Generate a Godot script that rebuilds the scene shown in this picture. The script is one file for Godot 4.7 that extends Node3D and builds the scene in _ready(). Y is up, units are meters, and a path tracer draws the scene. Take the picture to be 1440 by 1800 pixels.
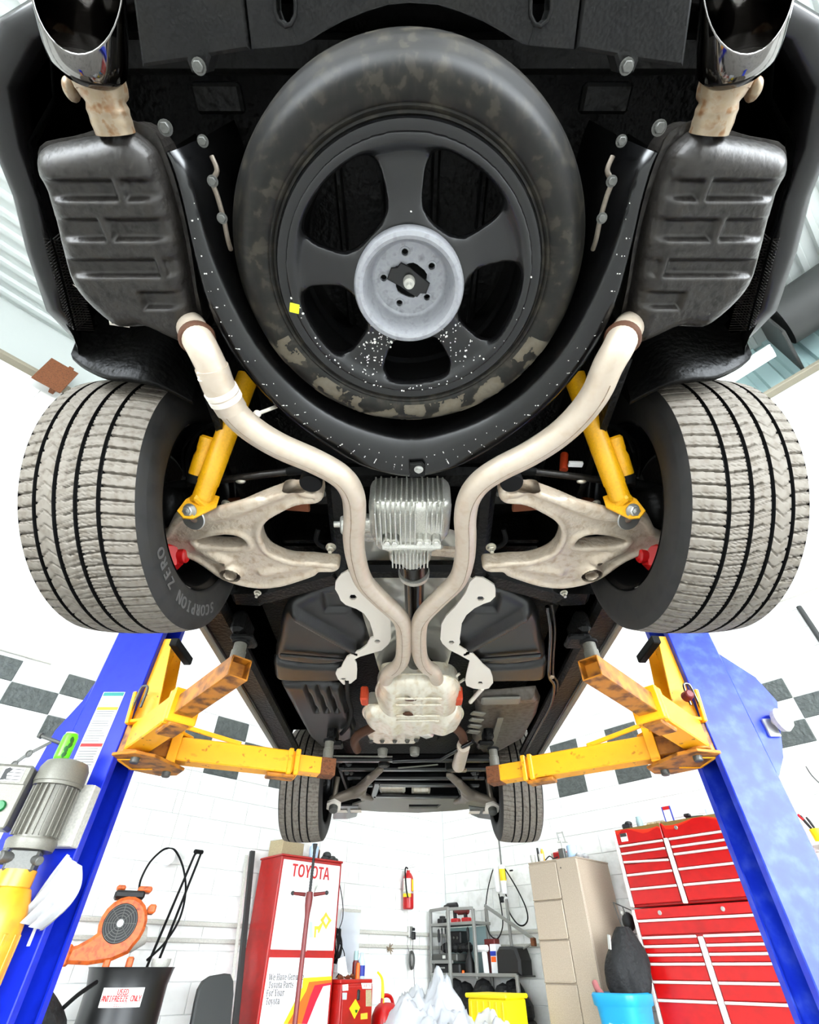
extends Node3D
# A car with a full-size spare slung under its tail, up on a two-post lift in the corner of a white block-walled workshop.
# Metres, y up, floor at y = 0; the camera crouches behind the car at the origin of x and z.

const EYE := 0.7
const CORNER := Vector2(0.5, -8.5)          # far corner of the workshop, in plan
const ALONG_LEFT := Vector2(-0.731, 0.682)  # along the left wall, away from the corner
const ALONG_RIGHT := Vector2(0.682, 0.731)
const ROOM := 13.5
const CX := 0.005                           # centre line of the car

var M := {}
var taken := {}


func v(x: float, y: float, z: float) -> Vector3:
	return Vector3(x, y, z)


# A point of the room: s metres along the left wall, t metres along the right wall, y up.
func rm(s: float, y: float, t: float) -> Vector3:
	var p := CORNER + ALONG_LEFT * s + ALONG_RIGHT * t
	return Vector3(p.x, y, p.y)


class MB:
	var p := PackedVector3Array()
	var i := PackedInt32Array()
	var uv := PackedVector2Array()

	func tri(a: int, b: int, c: int) -> void:
		i.append(a)
		i.append(b)
		i.append(c)

	func face(pts: Array) -> void:
		var n := p.size()
		for q in pts:
			p.append(q)
		for k in range(1, pts.size() - 1):
			tri(n, n + k, n + k + 1)

	# rows of equally many points, smooth
	func grid(rows: Array, close_across := false, close_along := false) -> void:
		var n := p.size()
		var w: int = rows[0].size()
		var h := rows.size()
		for r in rows:
			for q in r:
				p.append(q)
		for a in (h if close_along else h - 1):
			var a2 := (a + 1) % h
			for b in (w if close_across else w - 1):
				var b2 := (b + 1) % w
				var q0 := n + a * w + b
				var q1 := n + a * w + b2
				var q2 := n + a2 * w + b2
				var q3 := n + a2 * w + b
				tri(q0, q1, q2)
				tri(q0, q2, q3)

	func box(c: Vector3, s: Vector3, bs := Basis(), bev := 0.0) -> void:
		var h := s / 2
		bev = minf(bev, minf(h.x, minf(h.y, h.z)) * 0.9)
		var ax := [bs.x, bs.y, bs.z]
		var hh := [h.x, h.y, h.z]
		var at := func(sx, sy, sz, k):    # corner, on the face of axis k
			var e := [hh[0] - (0.0 if k == 0 else bev), hh[1] - (0.0 if k == 1 else bev), hh[2] - (0.0 if k == 2 else bev)]
			return c + ax[0] * (sx * e[0]) + ax[1] * (sy * e[1]) + ax[2] * (sz * e[2])
		for s1 in [-1, 1]:
			face([at.call(s1, -1, -1, 0), at.call(s1, 1, -1, 0), at.call(s1, 1, 1, 0), at.call(s1, -1, 1, 0)] if s1 > 0 else [at.call(s1, -1, -1, 0), at.call(s1, -1, 1, 0), at.call(s1, 1, 1, 0), at.call(s1, 1, -1, 0)])
			face([at.call(-1, s1, -1, 1), at.call(-1, s1, 1, 1), at.call(1, s1, 1, 1), at.call(1, s1, -1, 1)])
			face([at.call(-1, -1, s1, 2), at.call(-1, 1, s1, 2), at.call(1, 1, s1, 2), at.call(1, -1, s1, 2)])
		if bev > 0.0:
			for s1 in [-1, 1]:
				for s2 in [-1, 1]:
					face([at.call(s1, s2, -1, 0), at.call(s1, s2, 1, 0), at.call(s1, s2, 1, 1), at.call(s1, s2, -1, 1)])
					face([at.call(-1, s1, s2, 1), at.call(1, s1, s2, 1), at.call(1, s1, s2, 2), at.call(-1, s1, s2, 2)])
					face([at.call(s1, -1, s2, 0), at.call(s1, 1, s2, 0), at.call(s1, 1, s2, 2), at.call(s1, -1, s2, 2)])
					for s3 in [-1, 1]:
						face([at.call(s1, s2, s3, 0), at.call(s1, s2, s3, 1), at.call(s1, s2, s3, 2)])

	# a bar of rectangular section from a to b
	func bar(a: Vector3, b: Vector3, w: float, h: float, up := Vector3.UP, bev := 0.0) -> void:
		var z := (b - a).normalized()
		var x := up.cross(z).normalized()
		box((a + b) / 2, Vector3(w, h, a.distance_to(b)), Basis(x, z.cross(x), z), bev)

	func tube(path: Array, r, seg := 12, caps := true) -> void:
		var rows := []
		var x := Vector3.ZERO
		for k in path.size():
			var d: Vector3 = (path[mini(k + 1, path.size() - 1)] - path[maxi(k - 1, 0)]).normalized()
			if k == 0:
				x = (Vector3.UP if absf(d.y) < 0.9 else Vector3.RIGHT).cross(d).normalized()
			else:
				x = (x - d * x.dot(d)).normalized()
			var y := d.cross(x)
			var rr: float = r[k] if r is Array else r
			var row := PackedVector3Array()
			for s in seg:
				var a := TAU * s / seg
				row.append(path[k] + (x * cos(a) + y * sin(a)) * rr)
			rows.append(row)
		grid(rows, true)
		if caps:
			face(Array(rows[0]))
			face(Array(rows[-1]))

	# profile of (radius, height) turned about the y axis of xf; corners sharper than 35 degrees stay sharp
	func lathe(prof: Array, xf: Transform3D, seg := 32, arc := TAU) -> void:
		var run := [prof[0]]
		for k in range(1, prof.size()):
			run.append(prof[k])
			var sharp := k == prof.size() - 1
			if not sharp:
				var d1: Vector2 = prof[k] - prof[k - 1]
				var d2: Vector2 = prof[k + 1] - prof[k]
				sharp = absf(d1.angle_to(d2)) > 0.61
			if sharp:
				var rows := []
				for q in run:
					var row := PackedVector3Array()
					for s in (seg if arc >= TAU else seg + 1):
						var a := arc * s / seg
						row.append(xf * Vector3(q.x * cos(a), q.y, q.x * sin(a)))
					rows.append(row)
				grid(rows, arc >= TAU)
				run = [prof[k]]

	func cyl(a: Vector3, b: Vector3, ra: float, rb := -1.0, seg := 16, bev := 0.0) -> void:
		rb = ra if rb < 0 else rb
		var l := a.distance_to(b)
		var pr := [Vector2(0, 0), Vector2(ra - bev, 0), Vector2(ra, bev), Vector2(rb, l - bev), Vector2(rb - bev, l), Vector2(0, l)] if bev > 0 else [Vector2(0, 0), Vector2(ra, 0), Vector2(rb, l), Vector2(0, l)]
		lathe(pr, MB.frame(a, b - a), seg)

	static func frame(at: Vector3, y: Vector3, turn := 0.0) -> Transform3D:
		y = y.normalized()
		var x := (Vector3.RIGHT if absf(y.x) < 0.9 else Vector3.FORWARD)
		x = (x - y * x.dot(y)).normalized()
		return Transform3D(Basis(x, y, x.cross(y)).rotated(y, turn), at)

	func ball(c: Vector3, s: Vector3, bs := Basis(), seg := 16) -> void:
		var pr := []
		for k in seg / 2 + 1:
			var a := PI * k / (seg / 2)
			pr.append(Vector2(sin(a), -cos(a)))
		lathe(pr, Transform3D(bs * Basis.from_scale(s), c), seg)

	# polygon in the xz plane of xf, drawn up from y0 to y1; bev chamfers both rims
	func prism(poly: Array, y0: float, y1: float, xf := Transform3D(), bev := 0.0) -> void:
		var n := poly.size()
		var pin := poly.duplicate()
		if bev > 0.0:
			var area := 0.0
			for k in n:
				area += poly[k].cross(poly[(k + 1) % n])
			var sg := signf(area)
			for k in n:
				var e1: Vector2 = (poly[k] - poly[k - 1]).normalized()
				var e2: Vector2 = (poly[(k + 1) % n] - poly[k]).normalized()
				var n1 := Vector2(-e1.y, e1.x) * sg
				var n2 := Vector2(-e2.y, e2.x) * sg
				var m := (n1 + n2).normalized()
				pin[k] = poly[k] + m * bev / maxf(0.4, m.dot(n1))
		var tris := Geometry2D.triangulate_polygon(PackedVector2Array(pin))
		for top in [false, true]:
			var b := p.size()
			for q in pin:
				p.append(xf * Vector3(q.x, y1 if top else y0, q.y))
			for k in range(0, tris.size(), 3):
				tri(b + tris[k], b + tris[k + 1], b + tris[k + 2])
		var rings := [[pin, y0], [poly, y0 + bev], [poly, y1 - bev], [pin, y1]] if bev > 0.0 else [[poly, y0], [poly, y1]]
		for r in rings.size() - 1:
			for k in n:
				var k2 := (k + 1) % n
				var a: Vector2 = rings[r][0][k]
				var b2: Vector2 = rings[r][0][k2]
				var c: Vector2 = rings[r + 1][0][k2]
				var d: Vector2 = rings[r + 1][0][k]
				face([xf * Vector3(a.x, rings[r][1], a.y), xf * Vector3(b2.x, rings[r][1], b2.y), xf * Vector3(c.x, rings[r + 1][1], c.y), xf * Vector3(d.x, rings[r + 1][1], d.y)])

	# the outline with a hole cut in, joined to it by a hair's breadth slit
	static func holed(outer: Array, hole: Array) -> Array:
		var best := 1e9
		var bi := 0
		var bj := 0
		for a in outer.size():
			for b in hole.size():
				var d: float = outer[a].distance_to(hole[b])
				if d < best:
					best = d
					bi = a
					bj = b
		var turn := func(q: Array) -> float:
			var s := 0.0
			for k in q.size():
				s += q[k].cross(q[(k + 1) % q.size()])
			return s
		var hl := hole.duplicate()
		if signf(turn.call(outer)) == signf(turn.call(hole)):
			hl.reverse()
			bj = hl.size() - 1 - bj
		var out := outer.slice(0, bi + 1)
		for k in hl.size():
			out.append(hl[(bj + k) % hl.size()])
		var side: Vector2 = (hl[bj] - outer[bi]).orthogonal().normalized() * 0.0004
		out.append(hl[bj] + side)
		out.append(outer[bi] + side)
		out.append_array(outer.slice(bi + 1))
		var back := outer.slice(0, bi + 1)
		for k in hl.size():
			back.append(hl[(bj + k) % hl.size()])
		back.append(hl[bj] - side)
		back.append(outer[bi] - side)
		back.append_array(outer.slice(bi + 1))
		return out if Geometry2D.triangulate_polygon(PackedVector2Array(out)).size() else back

	static func ring2(c: Vector2, rx: float, ry: float, n := 14) -> Array:
		var out := []
		for k in n:
			out.append(c + Vector2(cos(TAU * k / n) * rx, sin(TAU * k / n) * ry))
		return out

	# a pressed panel: a fine square grid clipped to an outline, its rim rounded over, with relief(x, z) added
	func pressed(poly: Array, y0: float, deep: float, rim: float, relief: Callable, cell: float) -> void:
		var pg := PackedVector2Array(poly)
		var lo: Vector2 = poly[0]
		var hi: Vector2 = poly[0]
		for q in poly:
			lo = lo.min(q)
			hi = hi.max(q)
		var nx := int((hi.x - lo.x) / cell) + 3
		var nz := int((hi.y - lo.y) / cell) + 3
		var base := p.size()
		var inside := PackedByteArray()
		for b in nz:
			for a in nx:
				var w := lo + Vector2((a - 0.5) * cell, (b - 0.5) * cell)
				var near := w
				var best := 1e9
				for k in pg.size():
					var c := Geometry2D.get_closest_point_to_segment(w, pg[k], pg[(k + 1) % pg.size()])
					var d := w.distance_squared_to(c)
					if d < best:
						best = d
						near = c
				best = sqrt(best)
				var in_ := Geometry2D.is_point_in_polygon(w, pg)
				inside.append(1 if in_ else 0)
				if not in_:
					w = near
					best = 0.0
				var e := clampf(best / rim, 0, 1)
				p.append(Vector3(w.x, y0 + deep * sqrt(1.0 - (1.0 - e) * (1.0 - e)) + float(relief.call(w.x, w.y)) * smoothstep(0.0, 1.0, e), w.y))
		for b in nz - 1:
			for a in nx - 1:
				var q := a + b * nx
				if inside[q] + inside[q + 1] + inside[q + nx] + inside[q + nx + 1] > 0:
					tri(base + q, base + q + 1, base + q + nx + 1)
					tri(base + q, base + q + nx + 1, base + q + nx)

	# the surface f = 0 of a distance field, as surface nets
	func nets(f: Callable, lo: Vector3, hi: Vector3, cell: float) -> void:
		var nx := int((hi.x - lo.x) / cell) + 2
		var ny := int((hi.y - lo.y) / cell) + 2
		var nz := int((hi.z - lo.z) / cell) + 2
		var g := PackedFloat32Array()
		g.resize(nx * ny * nz)
		var at := 0
		for z in nz:
			for y in ny:
				for x in nx:
					g[at] = f.call(Vector3(lo.x + x * cell, lo.y + y * cell, lo.z + z * cell))
					at += 1
		var id := PackedInt32Array()
		id.resize(nx * ny * nz)
		id.fill(-1)
		var sx := 1
		var sy := nx
		var sz := nx * ny
		var off := [0, sx, sy, sx + sy, sz, sx + sz, sy + sz, sx + sy + sz]
		var edges := [[0, 1], [2, 3], [4, 5], [6, 7], [0, 2], [1, 3], [4, 6], [5, 7], [0, 4], [1, 5], [2, 6], [3, 7]]
		for z in nz - 1:
			for y in ny - 1:
				for x in nx - 1:
					var b := x + y * sy + z * sz
					var neg := 0
					for o in off:
						if g[b + o] < 0.0:
							neg += 1
					if neg == 0 or neg == 8:
						continue
					var sum := Vector3.ZERO
					var cnt := 0
					for e in edges:
						var g0 := g[b + off[e[0]]]
						var g1 := g[b + off[e[1]]]
						if (g0 < 0.0) != (g1 < 0.0):
							var t := g0 / (g0 - g1)
							var c0 := Vector3(e[0] & 1, (e[0] >> 1) & 1, e[0] >> 2)
							var c1 := Vector3(e[1] & 1, (e[1] >> 1) & 1, e[1] >> 2)
							sum += c0.lerp(c1, t)
							cnt += 1
					id[b] = p.size()
					p.append(lo + (Vector3(x, y, z) + sum / cnt) * cell)
		for z in range(1, nz - 1):
			for y in range(1, ny - 1):
				for x in range(1, nx - 1):
					var b := x + y * sy + z * sz
					var s0 := g[b] < 0.0
					for ax in 3:
						var st: int = [sx, sy, sz][ax]
						if s0 == (g[b + st] < 0.0):
							continue
						var u: int = [sy, sz, sx][ax]
						var w: int = [sz, sx, sy][ax]
						var q := [id[b - u - w], id[b - w], id[b], id[b - u]]
						if q.min() < 0:
							continue
						if not s0:
							q.reverse()
						tri(q[0], q[1], q[2])
						tri(q[0], q[2], q[3])

	func add(o: MB, xf := Transform3D()) -> void:
		var n := p.size()
		for q in o.p:
			p.append(xf * q)
		for k in o.i:
			i.append(k + n)

	func mirrored(cx: float) -> MB:
		var o := MB.new()
		for q in p:
			o.p.append(Vector3(2 * cx - q.x, q.y, q.z))
		for k in range(0, i.size(), 3):
			o.tri(i[k], i[k + 2], i[k + 1])
		return o

	func mesh(base := Vector3.ZERO) -> ArrayMesh:
		var nrm := PackedVector3Array()
		nrm.resize(p.size())
		for k in range(0, i.size(), 3):
			var a := p[i[k]]
			var n := (p[i[k + 2]] - a).cross(p[i[k + 1]] - a)
			nrm[i[k]] += n
			nrm[i[k + 1]] += n
			nrm[i[k + 2]] += n
		for k in nrm.size():
			nrm[k] = nrm[k].normalized() if nrm[k].length_squared() > 1e-24 else Vector3.UP
		var q := p
		if base != Vector3.ZERO:
			q = PackedVector3Array()
			q.resize(p.size())
			for k in p.size():
				q[k] = p[k] - base
		var arr := []
		arr.resize(Mesh.ARRAY_MAX)
		arr[Mesh.ARRAY_VERTEX] = q
		arr[Mesh.ARRAY_NORMAL] = nrm
		arr[Mesh.ARRAY_INDEX] = i
		if uv.size() == p.size() and uv.size():
			arr[Mesh.ARRAY_TEX_UV] = uv
		var m := ArrayMesh.new()
		m.add_surface_from_arrays(Mesh.PRIMITIVE_TRIANGLES, arr)
		return m


# ---------- naming, tagging ----------

func numbered(called: String) -> String:
	taken[called] = taken.get(called, -1) + 1
	return called if taken[called] == 0 else "%s_%03d" % [called, taken[called]]


func tag(o: Node3D, label: String, category: String, group := "") -> Node3D:
	o.set_meta("label", label)
	o.set_meta("category", category)
	if group:
		o.set_meta("group", group)
	return o


# a thing with parts: a Node3D at its base
func thing(called: String, label: String, category: String, base: Vector3, group := "") -> Node3D:
	var o := Node3D.new()
	o.name = numbered(called)
	add_child(o)
	o.position = base
	return tag(o, label, category, group)


func base_of(o: Node) -> Vector3:
	var b := Vector3.ZERO
	while o != self and o is Node3D:
		b += o.position
		o = o.get_parent()
	return b


# commits a builder, whose points are in world metres, as one named mesh under a thing or a part
func part(called: String, mb: MB, m: Material, parent: Node3D, label := "") -> MeshInstance3D:
	var o := MeshInstance3D.new()
	o.name = called
	o.mesh = mb.mesh(base_of(parent))
	o.material_override = m
	parent.add_child(o, true)
	if label:
		o.set_meta("label", label)
	return o


# a part that has sub-parts: an empty node at its base
func group_part(called: String, base: Vector3, parent: Node3D) -> Node3D:
	var o := Node3D.new()
	o.name = called
	parent.add_child(o, true)
	o.position = base - base_of(parent)
	return o


func both(called: String, mb: MB, m: Material, parent: Node3D, label := "") -> Array:
	return [part(called, mb, m, parent, label), part(called, mb.mirrored(CX), m, parent, label)]


# a thing that is one mesh, its origin at base
func solo(called: String, mb: MB, m: Material, label: String, category: String, base: Vector3, group := "") -> MeshInstance3D:
	var o := MeshInstance3D.new()
	o.name = numbered(called)
	o.mesh = mb.mesh(base)
	o.material_override = m
	add_child(o)
	o.position = base
	tag(o, label, category, group)
	return o


func struct(called: String, mb: MB, m: Material) -> MeshInstance3D:
	var o := MeshInstance3D.new()
	o.name = numbered(called)
	o.mesh = mb.mesh()
	o.material_override = m
	add_child(o)
	o.set_meta("kind", "structure")
	return o


func write(called: String, text: String, size: float, xf: Transform3D, m: Material, parent: Node3D, font := "Droid Sans", wide := 1.0, weight := 400) -> void:
	var t := TextMesh.new()
	var f := SystemFont.new()
	f.font_names = PackedStringArray([font])
	f.font_weight = weight
	t.font = f
	t.text = text
	t.font_size = 64
	t.pixel_size = size / 64.0
	t.depth = 0.0012
	t.curve_step = 2.0
	var o := MeshInstance3D.new()
	o.name = called
	o.mesh = t
	o.material_override = m
	parent.add_child(o, true)
	o.transform = Transform3D(xf.basis * Basis.from_scale(Vector3(wide, 1, 1)), xf.origin - base_of(parent))


# ---------- curves and fields ----------

func spl(pts: Array, n := 8, closed := false) -> Array:
	var out := []
	var c := pts.size()
	for k in (c if closed else c - 1):
		var a = pts[(k - 1 + c) % c] if closed else pts[maxi(k - 1, 0)]
		var d = pts[(k + 2) % c] if closed else pts[mini(k + 2, c - 1)]
		for s in n:
			out.append(pts[k].cubic_interpolate(pts[(k + 1) % c], a, d, float(s) / n))
	if not closed:
		out.append(pts[-1])
	return out


# rounds the corners of a path with radius r
func bends(pts: Array, r: float, n := 5) -> Array:
	var out := [pts[0]]
	for k in range(1, pts.size() - 1):
		var a: Vector3 = pts[k - 1] - pts[k]
		var b: Vector3 = pts[k + 1] - pts[k]
		var l := minf(r, minf(a.length(), b.length()) * 0.48)
		var p0: Vector3 = pts[k] + a.normalized() * l
		var p2: Vector3 = pts[k] + b.normalized() * l
		for s in n + 1:
			var t := float(s) / n
			out.append(p0.lerp(pts[k], t).lerp(pts[k].lerp(p2, t), t))
	out.append(pts[-1])
	return out


func bone(p: Vector3, a: Vector3, b: Vector3, ra: float, rb: float, flat := 1.0) -> float:
	var d := b - a
	var q := p - a
	var t := clampf(q.dot(d) / d.length_squared(), 0, 1)
	var e := q - d * t
	e.y *= flat
	return e.length() - lerpf(ra, rb, t)


func smin(a: float, b: float, k: float) -> float:
	var h := maxf(k - absf(a - b), 0.0) / k
	return minf(a, b) - h * h * k * 0.25


func rbox(p: Vector3, c: Vector3, h: Vector3, r: float) -> float:
	var q := (p - c).abs() - h + Vector3(r, r, r)
	return Vector3(maxf(q.x, 0), maxf(q.y, 0), maxf(q.z, 0)).length() + minf(maxf(q.x, maxf(q.y, q.z)), 0.0) - r


func hexbolt(mb: MB, at: Vector3, out_dir: Vector3, r: float, stud := 0.0) -> void:
	var xf := MB.frame(at, out_dir)
	mb.lathe([Vector2(0, 0), Vector2(r * 1.35, 0), Vector2(r * 1.35, r * 0.25), Vector2(0, r * 0.25)], xf, 16)
	mb.lathe([Vector2(r, r * 0.25), Vector2(r, r * 1.0), Vector2(r * 0.85, r * 1.15), Vector2(0, r * 1.15)], xf, 6)
	if stud > 0:
		mb.lathe([Vector2(r * 0.5, r), Vector2(r * 0.5, r + stud), Vector2(0, r + stud + r * 0.1)], xf, 10)


# ---------- materials ----------

func noise_tex(sd: int, freq: float, stops: Array, size := 256, oct := 4, normal := 0.0, cellular := false) -> NoiseTexture2D:
	var n := FastNoiseLite.new()
	n.seed = sd
	n.frequency = freq
	n.fractal_octaves = oct
	if cellular:
		n.noise_type = FastNoiseLite.TYPE_CELLULAR
		n.cellular_return_type = FastNoiseLite.RETURN_DISTANCE
		n.fractal_type = FastNoiseLite.FRACTAL_NONE
	var t := NoiseTexture2D.new()
	t.width = size
	t.height = size
	t.seamless = true
	t.noise = n
	if normal > 0:
		t.as_normal_map = true
		t.bump_strength = normal
	else:
		var g := Gradient.new()
		g.offsets = PackedFloat32Array(stops.map(func(s): return s[0]))
		g.colors = PackedColorArray(stops.map(func(s): return s[1]))
		t.color_ramp = g
	return t


func mat(called: String, col: Color, rough := 0.6, metal := 0.0, tex: Texture2D = null, scale := 1.0, nrm: Texture2D = null, ns := 0.5, nscale := 0.0) -> StandardMaterial3D:
	var m := StandardMaterial3D.new()
	m.resource_name = called
	m.albedo_color = col
	m.roughness = rough
	m.metallic = metal
	m.cull_mode = BaseMaterial3D.CULL_DISABLED
	m.uv1_triplanar = true
	m.uv1_scale = Vector3.ONE * scale
	if tex:
		m.albedo_texture = tex
	if nrm:
		m.normal_enabled = true
		m.normal_texture = nrm
		m.normal_scale = ns
	M[called] = m
	return m


func _ready() -> void:
	var cam := Camera3D.new()
	cam.name = "camera"
	add_child(cam)
	cam.position = v(0, EYE, 0)
	cam.rotation_degrees = v(43.8, 0, 0)
	cam.fov = rad_to_deg(2.0 * atan(900.0 / 834.0))
	cam.near = 0.02
	cam.far = 200.0
	cam.current = true

	var we := WorldEnvironment.new()
	we.name = "world"
	var env := Environment.new()
	var sky := Sky.new()
	var sm := ProceduralSkyMaterial.new()
	sm.sky_top_color = Color(0.84, 0.87, 0.90)
	sm.sky_horizon_color = Color(0.90, 0.93, 0.95)
	sm.ground_horizon_color = Color(0.72, 0.72, 0.70)
	sm.ground_bottom_color = Color(0.45, 0.45, 0.43)
	sm.sky_energy_multiplier = 4.4
	sm.ground_energy_multiplier = 2.6
	sky.sky_material = sm
	env.sky = sky
	env.background_mode = Environment.BG_SKY
	env.ambient_light_source = Environment.AMBIENT_SOURCE_DISABLED
	env.tonemap_mode = Environment.TONE_MAPPER_LINEAR
	env.tonemap_exposure = 1.05
	env.sdfgi_enabled = true
	env.ssao_enabled = true
	env.ssil_enabled = true
	we.environment = env
	add_child(we)

	materials()
	room()
	lift()
	car()
	things_left()
	things_right()


func materials() -> void:
	var grime := noise_tex(3, 0.02, [[0.0, Color(0.93, 0.93, 0.92)], [0.55, Color(1, 1, 1)], [0.75, Color(1, 1, 1)], [1.0, Color(0.84, 0.84, 0.82)]])
	var fine := noise_tex(5, 0.12, [[0.0, Color(0.82, 0.82, 0.82)], [1.0, Color(1, 1, 1)]])
	var bump := noise_tex(7, 0.08, [], 256, 4, 5.0)
	var pebble := noise_tex(8, 0.25, [], 256, 2, 7.0)
	mat("white_block", Color(0.935, 0.935, 0.92), 0.55, 0, grime, 0.5, bump, 0.12)
	mat("joint", Color(0.86, 0.87, 0.86), 0.8)
	mat("grey_block", Color(0.30, 0.32, 0.31), 0.55, 0, noise_tex(9, 0.05, [[0.0, Color(0.8, 0.8, 0.8)], [0.7, Color(1, 1, 1)], [1.0, Color(1, 1, 0.97)]]), 1.0, bump, 0.4)
	mat("concrete", Color(0.80, 0.795, 0.78), 0.6, 0, noise_tex(11, 0.015, [[0.0, Color(0.75, 0.74, 0.72)], [0.5, Color(1, 1, 1)], [0.8, Color(0.95, 0.94, 0.93)], [1.0, Color(0.6, 0.59, 0.57)]], 512), 0.25)
	mat("deck", Color(0.70, 0.72, 0.71), 0.45, 0.1)
	mat("teal_siding", Color(0.58, 0.68, 0.68), 0.45, 0.1)
	mat("ledge", Color(0.56, 0.53, 0.46), 0.7, 0, fine, 3.0)
	mat("rust", Color(0.46, 0.28, 0.16), 0.85, 0.1, noise_tex(13, 0.05, [[0.0, Color(0.5, 0.45, 0.42)], [0.5, Color(1, 1, 1)], [1.0, Color(0.8, 0.6, 0.5)]]), 3.0)
	mat("dark_grey", Color(0.16, 0.165, 0.16), 0.6)
	mat("off_white", Color(0.80, 0.79, 0.75), 0.5, 0, fine, 2.0)
	mat("white", Color(0.94, 0.94, 0.94), 0.45)
	mat("steel", Color(0.74, 0.74, 0.72), 0.35, 0.85)
	mat("dull_steel", Color(0.40, 0.40, 0.385), 0.5, 0.6, fine, 4.0)
	mat("bolt", Color(0.80, 0.78, 0.72), 0.35, 0.6)
	mat("chrome", Color(0.42, 0.41, 0.40), 0.08, 1.0)
	mat("black", Color(0.035, 0.035, 0.035), 0.55)
	mat("black_gloss", Color(0.03, 0.03, 0.032), 0.22)
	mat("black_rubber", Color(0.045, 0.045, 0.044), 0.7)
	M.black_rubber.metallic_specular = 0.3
	# the lift
	var scuff := noise_tex(17, 0.02, [[0.0, Color(0.82, 0.84, 0.9)], [0.5, Color(1, 1, 1)], [1.0, Color(0.9, 0.92, 1)]], 512)
	mat("blue", Color(0.06, 0.15, 0.70), 0.32, 0, scuff, 0.8)
	M.blue.metallic_specular = 0.36
	mat("blue_scuffed", Color(1, 1, 1), 0.34, 0, noise_tex(18, 0.016, [[0.0, Color(0.06, 0.15, 0.68)], [0.45, Color(0.09, 0.19, 0.71)], [1.0, Color(0.26, 0.34, 0.78)]], 512, 5), 1.0)
	M.blue_scuffed.metallic_specular = 0.4
	var worn := noise_tex(19, 0.022, [[0.0, Color(0.36, 0.24, 0.12)], [0.13, Color(0.62, 0.46, 0.2)], [0.19, Color(1, 1, 1)], [0.8, Color(1, 0.98, 0.95)], [1.0, Color(0.93, 0.88, 0.8)]], 512)
	mat("yellow", Color(0.96, 0.66, 0.03), 0.4, 0, worn, 1.2)
	mat("worn_yellow", Color(0.76, 0.50, 0.09), 0.5, 0, noise_tex(20, 0.018, [[0.0, Color(0.3, 0.25, 0.2)], [0.30, Color(0.6, 0.53, 0.46)], [0.55, Color(0.92, 0.88, 0.83)], [1.0, Color(1, 0.95, 0.85)]], 512, 5), 1.3)
	# the car
	var dirt := noise_tex(23, 0.02, [[0.0, Color(0.7, 0.7, 0.7)], [0.5, Color(1, 1, 1)], [1.0, Color(1.0, 0.97, 0.9)]])
	mat("paint", Color(0.035, 0.03, 0.032), 0.25)
	M.paint.metallic_specular = 0.45
	mat("plastic", Color(0.075, 0.075, 0.073), 0.48, 0, dirt, 2.0, pebble, 0.10)
	M.plastic.metallic_specular = 0.32
	mat("underseal", Color(0.052, 0.052, 0.05), 0.42, 0, dirt, 2.0, bump, 0.3)
	M.underseal.metallic_specular = 0.28
	mat("pan", Color(0.085, 0.085, 0.082), 0.36, 0, dirt, 2.0)
	mat("bare_floor", Color(0.36, 0.34, 0.31), 0.42, 0.3, noise_tex(24, 0.03, [[0.0, Color(0.62, 0.5, 0.38)], [0.5, Color(0.9, 0.88, 0.86)], [1.0, Color(1, 1, 1)]]), 3.0)
	mat("muffler", Color(0.165, 0.155, 0.145), 0.38, 0.4, noise_tex(25, 0.04, [[0.0, Color(0.55, 0.5, 0.46)], [0.5, Color(1, 1, 1)], [1.0, Color(1, 0.96, 0.9)]]), 3.0, bump, 0.2)
	mat("pipe", Color(0.75, 0.70, 0.635), 0.42, 0.35, noise_tex(26, 0.03, [[0.0, Color(0.93, 0.89, 0.85)], [0.5, Color(1, 1, 1)], [1.0, Color(0.98, 0.96, 0.94)]]), 2.5)
	mat("tail_pipe", Color(0.56, 0.505, 0.43), 0.4, 0.45, noise_tex(27, 0.03, [[0.0, Color(0.72, 0.5, 0.34)], [0.28, Color(0.88, 0.74, 0.6)], [0.46, Color(1, 1, 1)], [1.0, Color(0.95, 0.92, 0.85)]]), 5.0)
	mat("weld", Color(0.34, 0.21, 0.13), 0.7, 0.4, fine, 8.0)
	mat("cast", Color(0.76, 0.71, 0.64), 0.45, 0.3, noise_tex(28, 0.03, [[0.0, Color(0.84, 0.78, 0.72)], [0.45, Color(0.98, 0.97, 0.96)], [1.0, Color(1, 1, 1)]]), 3.0, bump, 0.25)
	mat("alloy", Color(0.90, 0.895, 0.86), 0.32, 0.6, fine, 5.0, bump, 0.25)
	mat("foil", Color(0.88, 0.87, 0.83), 0.32, 0.6, null, 1.0, noise_tex(29, 0.03, [], 256, 2, 9.0), 0.45)
	mat("cream", Color(0.86, 0.83, 0.78), 0.5)
	mat("shield", Color(0.86, 0.835, 0.77), 0.36, 0.5, noise_tex(30, 0.03, [[0.0, Color(0.88, 0.82, 0.74)], [0.5, Color(1, 1, 1)], [1.0, Color(1, 1, 1)]]), 3.0)
	mat("shock", Color(0.96, 0.70, 0.02), 0.42, 0, fine, 5.0)
	mat("orange", Color(0.78, 0.24, 0.06), 0.6, 0, fine, 5.0)
	mat("brown", Color(0.42, 0.21, 0.09), 0.6)
	mat("pink", Color(0.62, 0.36, 0.36), 0.7)
	mat("orange_red", Color(0.88, 0.16, 0.02), 0.4)
	mat("scorch", Color(0.50, 0.38, 0.15), 0.6, 0, fine, 4.0)
	mat("red", Color(0.72, 0.05, 0.06), 0.4)
	mat("front_arm", Color(0.46, 0.42, 0.37), 0.45, 0.35, fine, 5.0)
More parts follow.
